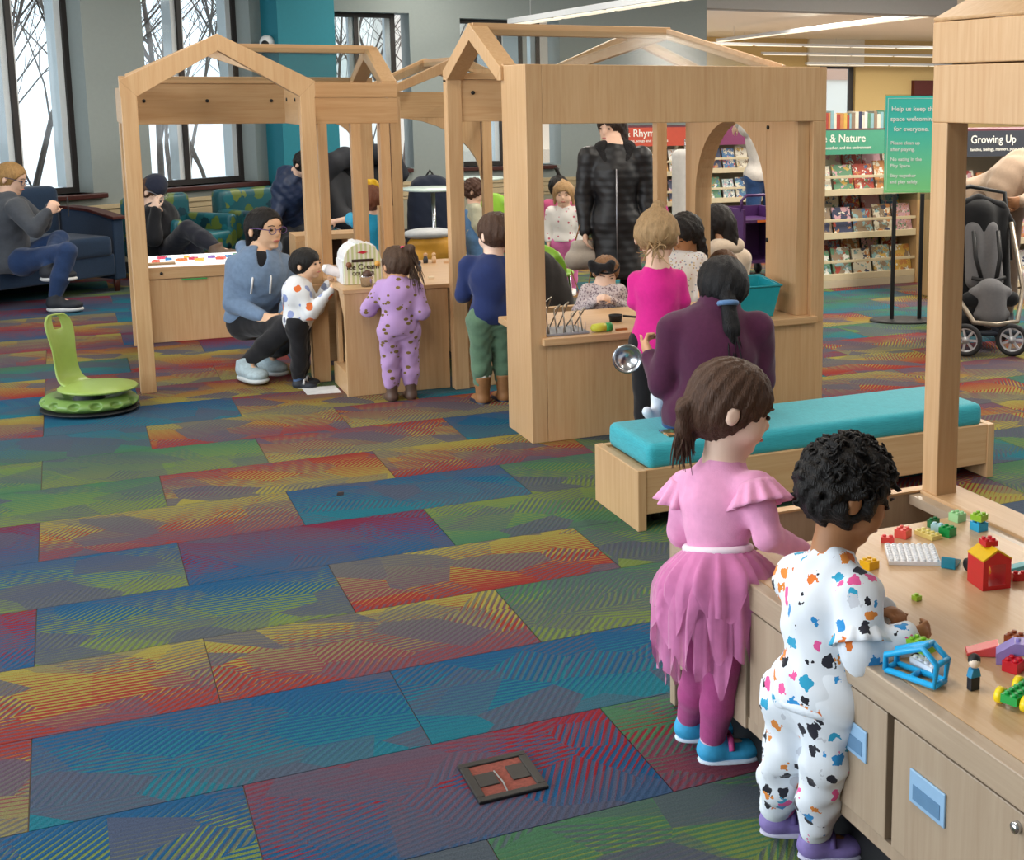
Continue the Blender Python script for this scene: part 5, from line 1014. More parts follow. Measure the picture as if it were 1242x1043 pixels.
# ice cream counter toy
ib = empty('ice_cream_box', (1.44, 7.33, 0.588), 'toy ice cream shop box with striped arched front on the play counter', 'toy')
ST = None
def stripes():
    m, nt, b = new_mat('striped_card'); tc = N(nt, 'ShaderNodeTexCoord'); sp = N(nt, 'ShaderNodeSeparateXYZ'); nt.links.new(tc.outputs['Object'], sp.inputs[0])
    s = N(nt, 'ShaderNodeMath', operation='MULTIPLY'); s.inputs[1].default_value = 260; nt.links.new(sp.outputs[0], s.inputs[0]); s2 = N(nt, 'ShaderNodeMath', operation='SINE'); nt.links.new(s.outputs[0], s2.inputs[0]); s3 = N(nt, 'ShaderNodeMath', operation='GREATER_THAN'); nt.links.new(s2.outputs[0], s3.inputs[0]); s3.inputs[1].default_value = 0.1
    mx = N(nt, 'ShaderNodeMix', data_type='RGBA'); mx.inputs[6].default_value = rgb('#efe9d6') + (1,); mx.inputs[7].default_value = rgb('#cfd39a') + (1,); nt.links.new(s3.outputs[0], mx.inputs[0]); nt.links.new(mx.outputs[2], b.inputs['Base Color']); b.inputs['Roughness'].default_value = 0.4; return m
def arch(xc, w, z0, zs, zt, y, n=14): return [(xc-w, y, z0), (xc-w, y, zs)] + [(xc+w*math.cos(a), y, zs+(zt-zs)*math.sin(a)) for a in np.linspace(PI, 0, n)[1:-1]] + [(xc+w, y, zs), (xc+w, y, z0)]
MB().prism(arch(1.452, 0.10, 0.59, 0.72, 0.815, 7.22), (0, 0.012, 0)).build('front', stripes(), ib)
mb = MB(); ar = arch(1.452, 0.10, 0.59, 0.72, 0.815, 7.232)
for (p, q) in zip(ar, ar[1:]): mb.add([p, q, (q[0], 7.42, q[2]), (p[0], 7.42, p[2])], [(0, 1, 2, 3)])
bx_ = mb.build('shell', mat('#e6e8ea', 0.4), ib); bx_.modifiers.new('thick', 'SOLIDIFY').thickness = 0.008
MB().prism(arch(1.452, 0.10, 0.59, 0.72, 0.815, 7.42), (0, 0.01, 0)).build('back', mat('#e6e8ea', 0.4), ib)
dk_ = mat('#3a2418', 0.5); lo_ = Vector(ib.location)
text('lettering', 'Ice Cream', 0.042, dk_, ib, Vector((1.452, 7.2185, 0.672)) - lo_, (PI/2, 0, 0), 'CENTER', 0.001); text('lettering', 'COUNTER', 0.026, dk_, ib, Vector((1.452, 7.2185, 0.640)) - lo_, (PI/2, 0, 0), 'CENTER', 0.001); 
B(1.392, 1.512, 7.217, 7.22, 0.712, 0.728).build('banner', dk_, ib); MB().prism([(1.422, 7.217, 0.765), (1.452, 7.217, 0.773), (1.482, 7.217, 0.765), (1.452, 7.217, 0.757)], (0, 0.003, 0)).build('badge', mat('#c8283a', 0.4), ib)
for xx, h_ in ((1.375, '#7a4a2a'), (1.530, '#d8a24a')): MB().ball((xx, 7.215, 0.70), 0.016, 12).build('scoop_picture', mat(h_, 0.5), ib)
cu_ = empty('metal_cup', (1.45, 7.13, 0.588), 'fluted metal cup with a scoop in front of the ice cream box', 'cup'); MB().lathe([(0.028, 0), (0.036, 0.055), (0.038, 0.058), (0.035, 0.057), (0.026, 0.004), (0.001, 0.004)], (1.45, 7.13, 0.588), 24).build('cup_body', CHROME, cu_); MB().ball((1.457, 7.13, 0.650), 0.028, 14).build('scoop', mat('#4a2e20', 0.5), cu_)
tc_ = empty('drink_bottle', (1.33, 7.36, 0.60), 'clear bottle with a red straw lid held by the toddler', 'bottle')
bdir = Vector((0.09, -0.05, -0.035)).normalized(); p0 = Vector((1.292, 7.385, 0.662)); MB().tube([p0, p0+bdir*0.12], [0.030, 0.026], 14).build('bottle_body', mat('#e4dad8', 0.25, alpha=0.75), tc_); MB().tube([p0-bdir*0.03, p0], [0.018, 0.030], 12).build('lid', mat('#e7e4e2', 0.4), tc_)
MB().tube([(1.53, 7.09, 0.615), (1.57, 7.06, 0.622)], 0.012, 8).tube([(1.57, 7.06, 0.622), (1.62, 7.02, 0.63)], 0.006, 8).thing('toy_scoop', mat('#8f2438', 0.5), 'dark red toy scoop in the hand of the girl in lavender', 'toy')
def peg(x, y, z, h1, h2, label):
    e = empty('peg_figure', (x, y, z), label, 'toy figure', 'peg figures on the counter'); MB().lathe([(0.014, 0), (0.016, 0.02), (0.010, 0.042), (0.001, 0.044)], (x, y, z), 12).build('peg_body', mat(h1, 0.5), e); MB().ball((x, y, z+0.052), 0.013, 12).build('peg_head', mat(h2, 0.5), e)
peg(1.86, 7.62, 0.588, '#3a3f52', '#3a3f52', 'dark peg figure alone on the play counter'); peg(1.99, 7.98, 0.588, '#30343c', '#c9a27c', 'dark peg figure with a pale head at the back of the counter'); peg(2.04, 7.97, 0.588, '#d8b48a', '#d8b48a', 'plain wooden peg figure at the back of the counter')
B(1.83, 1.86, 7.27, 7.30, 0.588, 0.60).thing('wooden_block', mat('#e8d8bc', 0.6), 'small pale wooden block near the edge of the counter', 'toy block', 'wooden blocks'); B(2.09, 2.14, 7.92, 7.94, 0.588, 0.60).thing('wooden_block', mat('#e0b890', 0.6), 'long wooden block behind the peg figures', 'toy block', 'wooden blocks')
MB().prism([(1.12, 7.40, 0.0005), (1.30, 7.375, 0.0005), (1.30, 7.18, 0.0005), (1.12, 7.205, 0.0005)], (0, 0, 0.0008)).thing('paper_sheet', mat('#dfe3ea', 0.7, var=0.12, scale=18), 'printed sheet of paper on the carpet beside the play counter', 'paper')
# ---- green rocker seat
gr = empty('rocker_seat', (0.045, 7.34, 0), 'lime green plastic rocker seat on the carpet at the left', 'chair', None, -0.75)
LIMEP = mat('#95ae57', 0.35, var=0.04); OLV = mat('#719348', 0.4, var=0.04)
s = SDF(); s.ell((0.0, 0, 0.055), (0.255, 0.215, 0.055), None, 0.02); s.sub((0, 0, 0.11), (0.20, 0.17, 0.05), None, 0.01)
for a in (-2.7, -2.25, -1.75, -1.25, -0.8, -0.35): s.sub((0.25*math.cos(a), 0.21*math.sin(a), 0.065), (0.028, 0.03, 0.018), None, 0.004)
for a in (0.2, 0.8, 1.5, 2.2, 2.8): s.sub((0.25*math.cos(a), 0.21*math.sin(a), 0.065), (0.028, 0.03, 0.018), None, 0.004)
s.cut((0, 0, 0.012), (0, 0, -1)); sdf_obj('base', s, 0.006, OLV, gr)
sdf_obj('bumper', SDF().ell((0, 0, 0.016), (0.262, 0.222, 0.016), None, 0.01), 0.008, BLACK, gr)
sdf_obj('pivot', SDF().cone((0, 0, 0.05), (0, 0, 0.09), 0.09, 0.06, 0.02).cone((-0.15, 0, 0.09), (-0.1, 0, 0.11), 0.02, 0.02, 0.01), 0.008, mat('#3a3f42', 0.5), gr)
s = SDF(); s.ell((0.06, 0, 0.128), (0.20, 0.185, 0.024), None, 0.02); sdf_obj('seat', s, 0.006, LIMEP, gr)
path = [(-0.02, 0.135, 0.10), (-0.09, 0.138, 0.095), (-0.130, 0.155, 0.088), (-0.150, 0.20, 0.080), (-0.156, 0.26, 0.076), (-0.160, 0.32, 0.079), (-0.168, 0.375, 0.088), (-0.178, 0.42, 0.094), (-0.188, 0.46, 0.090), (-0.194, 0.485, 0.072), (-0.197, 0.497, 0.045)]
mb = MB(); nn = 10; vs = [(px_ + 0.025*(2*k/nn-1)**2, pw_*(2*k/nn-1), pz_) for (px_, pz_, pw_) in path for k in range(nn+1)]
fs = [(j*(nn+1)+k, j*(nn+1)+k+1, (j+1)*(nn+1)+k+1, (j+1)*(nn+1)+k) for j in range(len(path)-1) for k in range(nn) if not (j in (7, 8) and k in (4, 5, 6))]
bk_ = mb.add(vs, fs, True).build('backrest', LIMEP, gr, loc=(0, 0, 0)); so_ = bk_.modifiers.new('thick', 'SOLIDIFY'); so_.thickness = 0.014; so_.offset = 0; su_ = bk_.modifiers.new('round', 'SUBSURF'); su_.levels = 2; su_.render_levels = 2
# ---- floor box lid
fb_ = empty('floor_box', (0.85, 2.83, 0), 'square floor outlet cover with black frame set into the red carpet tile', 'floor box')
def ring(x0, x1, y0, y1, t, z0, z1): return MB().box(x0, x1, y0, y0+t, z0, z1).box(x0, x1, y1-t, y1, z0, z1).box(x0, x0+t, y0+t, y1-t, z0, z1).box(x1-t, x1, y0+t, y1-t, z0, z1)
ring(0.765, 0.935, 2.735, 2.925, 0.022, 0.0, 0.009).build('frame', mat('#161616', 0.45), fb_, 0.003)
B(0.787, 0.913, 2.757, 2.903, 0.001, 0.005).build('carpet_inset', mat('#7d4034', 0.95, var=0.3, scale=120), fb_)
B(0.787, 0.835, 2.80, 2.86, 0.005, 0.008).build('flap', mat('#1c1c1c', 0.4), fb_, 0.004); B(0.868, 0.913, 2.80, 2.87, 0.005, 0.008).build('flap', mat('#1c1c1c', 0.4), fb_, 0.004)
MB().tube([(0.84, 2.757, 0.007), (0.842, 2.80, 0.009), (0.838, 2.86, 0.007)], 0.002, 5).build('lift_cord', mat('#8a8a86', 0.5), fb_)
# ---- camera dome, pendant lights
dc = c0 + d1*0.15 + Vector((-d1.y, d1.x))*0.0; nrm_ = Vector((-d1.y, d1.x)); cc = c0 + d1*0.14 + nrm_*0.05
cd = empty('security_camera', (cc.x, cc.y, 2.10), 'white dome security camera on the teal pier', 'camera'); MB().ball((cc.x, cc.y, 2.13), 0.075, 18).build('housing', WHITE, cd); q_ = cc + nrm_*0.045 + Vector((0.02, -0.03)); MB().ball((q_.x, q_.y, 2.115), 0.042, 14).build('lens', BLACK, cd)
LW = mat('#c9ccd0', 0.5, var=0.02); GLOW = mat('#fff3d8', 0.5, var=0.0, emit=1.1)
def pendant(p, q, label, w=0.10, cables=True, top=3.2):
    p, q = Vector(p), Vector(q); e = empty('pendant_light', (p+q)/2, label, 'light', 'linear pendant lights')
    MB().bar(p, q, w, 0.06).build('housing', LW, e, 0.004); d = (q-p); n = max(2, int(d.length/1.25)); u = d/n
    for k in range(n): MB().bar(p+u*(k+0.04)-Vector((0, 0, 0.035)), p+u*(k+0.96)-Vector((0, 0, 0.035)), w*0.8, 0.012).build('diffuser', GLOW, e)
    for t in (0.1, 0.9): r_ = p.lerp(q, t); MB().tube([r_+Vector((0, 0, 0.03)), (r_.x, r_.y, top)], 0.003, 5).build('cable', LW, e)
pendant((4.65, 14.3, 2.42), (4.65, 8.6, 2.42), 'long white pendant light running towards the back wall above the big playhouse', 0.16)
pendant((13.2, 26.2, 2.8), (11.7, 16.0, 2.8), 'long pendant light slanting across the far reading room', 0.14, top=3.05)
pendant((13.4, 27.4, 2.78), (24.0, 27.4, 2.78), 'upper cross pendant light in front of the yellow wall', 0.12, top=3.05); pendant((15.6, 28.6, 2.62), (22.0, 28.6, 2.62), 'middle cross pendant light in front of the yellow wall', 0.12, top=3.05); pendant((17.2, 29.2, 2.40), (26.0, 29.2, 2.40), 'lower cross pendant light in front of the yellow wall', 0.12, top=3.05)

# ---------------------------------------------------------------- toy bricks on the block table
ZT = 0.5005; U = 0.0165
def brick(x, y, nx, ny, h, col, label, rz=0.0, z=ZT, name='toy_brick', u=U, alpha=1.0):
    mb = MB().box(-nx*u/2, nx*u/2, -ny*u/2, ny*u/2, 0, h)
    for i in range(nx):
        for j in range(ny): mb.lathe([(u*0.32, h-0.0005), (u*0.32, h+u*0.26), (u*0.001, h+u*0.26)], ((i-(nx-1)/2)*u, (j-(ny-1)/2)*u, 0), 10)
    c, s_ = math.cos(rz), math.sin(rz); mb.xf(lambda px, py, pz: (px*c-py*s_+x, px*s_+py*c+y, pz+z))
    return mb.thing(name, mat(col, 0.3, var=0.02, alpha=alpha), label, 'toy brick', 'toy bricks on the block table', loc=(x, y, z))
brick(1.875, 2.665, 2, 2, 0.022, '#f0625a', 'coral square brick at the back of the block table', 0.5); brick(1.815, 2.645, 1, 2, 0.016, '#ea4f4c', 'small coral brick beside the white stud plate', 0.9)
brick(1.935, 2.64, 2, 4, 0.011, '#f0e08a', 'pale yellow flat brick beside the green bricks', 0.15); brick(1.985, 2.625, 2, 2, 0.022, '#179a4c', 'bright green brick right of the pale yellow brick', 0.35); brick(1.995, 2.70, 2, 1, 0.02, '#0d6f3c', 'dark green brick near the table rim', 0.3); brick(1.98, 2.66, 1, 2, 0.02, '#b8e2ee', 'pale blue brick between the green ones', 0.6)
brick(2.08, 2.71, 2, 2, 0.022, '#a9dfa4', 'mint green brick beside the playhouse post', 0.2); brick(2.085, 2.625, 2, 2, 0.022, '#2ab0e4', 'sky blue brick under the lime brick', 0.1); brick(2.085, 2.625, 2, 2, 0.016, '#9ccb3c', 'lime brick stacked on the sky blue brick', 0.35, ZT+0.027)
brick(1.812, 2.535, 8, 8, 0.010, '#eef2f8', 'white plate with rows of studs', -0.5, name='stud_plate', u=0.0155)
brick(1.675, 2.515, 2, 2, 0.020, '#f2bd1c', 'yellow cog shaped brick in front of the toddler', 0.2); brick(1.62, 2.60, 1, 2, 0.018, '#e2472c', 'red brick half hidden by the toddler', 0.2)
# red house with yellow roof
rh = empty('toy_brick_house', (1.865, 2.305, ZT), 'red toy brick house with a yellow roof', 'toy house'); RB_ = mat('#d4232c', 0.3, var=0.02); hw = 0.036
def RH(mb): 
    c, s_ = math.cos(-0.15), math.sin(-0.15); return mb.xf(lambda x, y, z: (x*c-y*s_+1.865, x*s_+y*c+2.305, z+ZT))
for (x0, x1, y0, y1) in ((-hw, -hw+0.014, -hw, hw), (hw-0.014, hw, -hw, hw)): RH(MB().box(x0, x1, y0, y1, 0.0, 0.07)).build('wall', RB_, rh)
RH(MB().box(-hw+0.014, hw-0.014, -hw, hw, 0.0, 0.010)).build('floor_plate', RB_, rh); RH(MB().prism([(-hw, -hw, 0.07), (hw, -hw, 0.07), (0, -hw, 0.092)], (0, 0.012, 0)).box(-hw+0.014, hw-0.014, -hw, -hw+0.012, 0.060, 0.07)).build('gable', RB_, rh)
RH(MB().prism([(-hw-0.002, -hw, 0.072), (0, -hw, 0.096), (hw+0.002, -hw, 0.072), (hw, -hw, 0.068), (0, -hw, 0.09), (-hw, -hw, 0.068)], (0, 2*hw, 0))).build('roof', mat('#f4c722', 0.3), rh)
ch = MB().box(-0.016, 0.016, -0.008, 0.024, 0.093, 0.106)
for i in (-1, 1):
    for j in (0, 1): ch.lathe([(0.005, 0.105), (0.005, 0.111), (0.0001, 0.111)], (i*0.008, j*0.016, 0), 10)
RH(ch).build('chimney', RB_, rh)
MB().ball((1.905, 2.335, ZT+0.018), 0.016, 12).thing('toy_ball', mat('#e0a02c', 0.4), 'orange toy head seen through the red brick house', 'toy')
def wedge(x, y, a, l, w, h, col, label, alpha=1.0):
    mb = MB().prism([(-l/2, -w/2, 0), (l/2, -w/2, 0), (l/2, -w/2, h*0.25), (-l/2, -w/2, h)], (0, w, 0)); c, s_ = math.cos(a), math.sin(a); mb.xf(lambda px, py, pz: (px*c-py*s_+x, px*s_+py*c+y, pz+ZT))
    return mb.thing('toy_wedge', mat(col, 0.25, var=0.02, alpha=alpha), label, 'toy brick', 'toy bricks on the block table', bevel=0.002)
wedge(1.862, 2.445, 0.7, 0.06, 0.035, 0.03, '#1f9ec4', 'clear blue wedge brick left of the red house', 0.85); wedge(1.985, 2.34, 2.4, 0.055, 0.035, 0.028, '#58b8c4', 'clear teal wedge brick right of the red house', 0.85)
MB().lathe([(0.012, -0.006), (0.016, -0.004), (0.016, 0.004), (0.012, 0.006)], (1.875, 2.395, ZT+0.016), 16, 'x').thing('rubber_ring', BLACK, 'black rubber ring lying beside the red brick house', 'toy'); brick(1.945, 2.295, 1, 2, 0.018, '#c81f2a', 'red brick just right of the red house', 1.2)
wedge(1.612, 2.005, 2.6, 0.065, 0.035, 0.026, '#ee5a5c', 'coral slope brick beside the lilac arch brick')
ar_ = MB(); pr_ = [(-0.05, 0, 0), (-0.028, 0, 0)] + [(0.028*math.cos(a), 0, 0.022*math.sin(a)) for a in np.linspace(PI, 0, 9)] + [(0.05, 0, 0), (0.05, 0, 0.022), (0.016, 0, 0.046), (-0.016, 0, 0.046), (-0.05, 0, 0.022)]
n_ = len(pr_); ar_.prism([(p[0], -0.018, p[2]) for p in pr_], (0, 0.036, 0))
for k in (-0.008, 0.008): ar_.lathe([(0.0052, 0.045), (0.0052, 0.051), (0.0001, 0.051)], (k, 0, 0), 10)
ar_.xf(lambda x, y, z: (x*0.8-y*0.6+1.655, -x*0.6-y*0.8+1.935, z+ZT)).thing('toy_arch_brick', mat('#9d8fd6', 0.3), 'lilac arch brick near the right edge of the picture', 'toy brick', 'toy bricks on the block table')
brick(1.70, 2.01, 2, 2, 0.022, '#9a4f2c', 'brown brick behind the lilac arch', 0.3, ZT); brick(1.618, 1.915, 2, 2, 0.022, '#d81f30', 'red brick in front of the lilac arch', 0.4)
tf = empty('toy_figure', (1.495, 1.882, ZT), 'toy figure with black hair, blue shirt and black trousers', 'toy figure')
MB().box(1.484, 1.506, 1.875, 1.889, ZT, ZT+0.026).build('legs', mat('#1d222c', 0.4), tf, 0.002); MB().prism([(1.482, 1.874, ZT+0.026), (1.508, 1.874, ZT+0.026), (1.503, 1.874, ZT+0.044), (1.487, 1.874, ZT+0.044)], (0, 0.015, 0)).build('torso', mat('#1f87b8', 0.4), tf, 0.002); MB().ball((1.495, 1.881, ZT+0.055), 0.0115, 14).build('face', mat('#f0dcc8', 0.4), tf); MB().ball((1.4965, 1.8835, ZT+0.0585), 0.0125, 14).build('hair', BLACK, tf)
tcr = empty('toy_car', (1.545, 1.80, ZT), 'green toy brick car with yellow wheels at the right edge', 'toy car'); ca_ = 0.35
def TC(mb): c, s_ = math.cos(ca_), math.sin(ca_); return mb.xf(lambda x, y, z: (x*c-y*s_+1.545, x*s_+y*c+1.80, z+ZT))
mb = MB().box(-0.05, 0.05, -0.017, 0.017, 0.012, 0.028)
for i in range(6):
    for j in (0, 1): mb.lathe([(0.0052, 0.0275), (0.0052, 0.033), (0.0001, 0.033)], (-0.041+0.0165*i, (j-0.5)*0.0165, 0), 10)
TC(mb).build('chassis', mat('#1c9f48', 0.3), tcr)
for i in (-1, 1):
    for j in (-1, 1): TC(MB().lathe([(0.010, -0.008), (0.0155, -0.006), (0.0155, 0.006), (0.010, 0.008)], (i*0.032, j*0.027, 0.0158), 16, 'y')).build('wheel', mat('#f2d51c', 0.35), tcr)
# blue open frame block by the toddler's hand
fr_ = empty('toy_frame_block', (1.40, 1.975, ZT), 'bright blue open frame brick in front of the toddler', 'toy brick'); FB = mat('#1fa6e0', 0.3, var=0.02)
A0, A1, A2, A3 = Vector((1.385, 2.015, ZT+0.008)), Vector((1.425, 1.91, ZT+0.008)), Vector((1.43, 1.91, ZT+0.05)), Vector((1.42, 1.945, ZT+0.072))
wv = Vector((0.035, 0.013, 0))
for o_ in (Vector((0, 0, 0)), wv):
    MB().tube([A0+o_, A1+o_, A2+o_, A3+o_, A0+o_+Vector((0, 0, 0.03)), A0+o_], 0.0065, 8).build('frame_side', FB, fr_)
for a in (A0, A1, A2, A3, A0.lerp(A1, 0.5)): MB().tube([a, a+wv], 0.006, 8).build('rung', FB, fr_)
brick(1.462, 1.985, 2, 4, 0.022, '#e8eef6', 'white brick under the lime brick by the toddler', 0.1); brick(1.475, 2.025, 2, 3, 0.020, '#86c62c', 'lime brick at the fingertips of the toddler', 0.3, ZT+0.0265)
brick(1.54, 2.25, 2, 4, 0.022, '#6f3fb4', 'purple brick under the far hand of the toddler', -0.4); brick(1.535, 2.065, 1, 1, 0.012, '#f0c61c', 'single stud yellow brick by the toddler', 0.2); brick(1.66, 2.30, 1, 1, 0.010, '#a8d43c', 'tiny lime brick behind the hands of the toddler', 0.2)
# ---- baby on the lap: body and tights
ba = empty('person', (2.2, 4.80, 0.36), 'baby in white tights on the lap of the woman in maroon', 'person')
s = SDF(); s.ell((0.07, 0.02, 0.12), (0.08, 0.07, 0.12), None, 0.03).ell((0.09, 0.04, 0.30), (0.065, 0.07, 0.075), None, 0.02).cone((0.04, 0.0, 0.05), (-0.03, 0.02, 0.02), 0.04, 0.032, 0.02).cone((0.09, -0.04, 0.05), (0.02, -0.08, 0.03), 0.04, 0.032, 0.02); sdf_obj('body', s, 0.008, skin(SK['fair']), ba)
s = SDF(); s.ell((0.07, 0.02, 0.09), (0.088, 0.078, 0.09), None, 0.03); s.cone((0.04, 0.0, 0.06), (-0.04, 0.02, 0.03), 0.046, 0.036, 0.02).cone((-0.04, 0.02, 0.03), (-0.07, 0.0, -0.07), 0.034, 0.026, 0.015).cone((-0.07, 0.0, -0.07), (-0.115, -0.02, -0.02), 0.026, 0.022, 0.015); s.cone((0.09, -0.04, 0.06), (-0.0, -0.06, 0.03), 0.046, 0.036, 0.02).cone((0.0, -0.06, 0.03), (-0.045, -0.06, -0.08), 0.034, 0.026, 0.015).cone((-0.045, -0.06, -0.08), (-0.10, -0.07, -0.06), 0.026, 0.022, 0.015); sdf_obj('tights', s, 0.007, cloth('#dfe6f2'), ba)
B(2.02, 2.20, 4.42, 4.52, 0.326, 0.331).thing('picture_book', cover('#5a5a3c', 4), 'patterned board book lying on the bench cushion', 'book')
B(-0.002, 0.006, 10.95, 11.03, 0.71, 0.85).xf(lambda x, y, z: (x+0.02, y-0.02, z)).thing('phone', BLACK, 'phone in the hands of the woman on the sofa', 'phone', bevel=0.003)
bg_ = empty('tote_bag', (-0.72, 11.2, 0.32), 'green and pink bag on the sofa beside the woman', 'bag'); sdf_obj('bag_body', SDF().cone((-0.05, 0, 0.1), (0.05, 0, 0.1), 0.1, 0.1, 0.04).cone((0, 0, 0.1), (0, 0, 0.28), 0.1, 0.06, 0.04).noise(0.006, 40, 1), 0.012, printed_cover('#2a2c30', ['#6f8a3c', '#2a2c30', '#c0386c', '#2a2c30'], 7, 0.5, 2), bg_); MB().tube([(-0.05, 0, 0.3), (0, 0, 0.4), (0.05, 0, 0.3)], 0.01, 6).build('strap', mat('#b03a64', 0.6), bg_, loc=(0, 0, 0))
MB().prism([(0.918, 5.282, 0.001), (0.944, 5.278, 0.001), (0.932, 5.302, 0.001)], (0.004, 0.002, 0.012)).thing('paper_scrap', mat('#3a3032', 0.7), 'tiny dark scrap lying on the blue carpet tile', 'scrap')
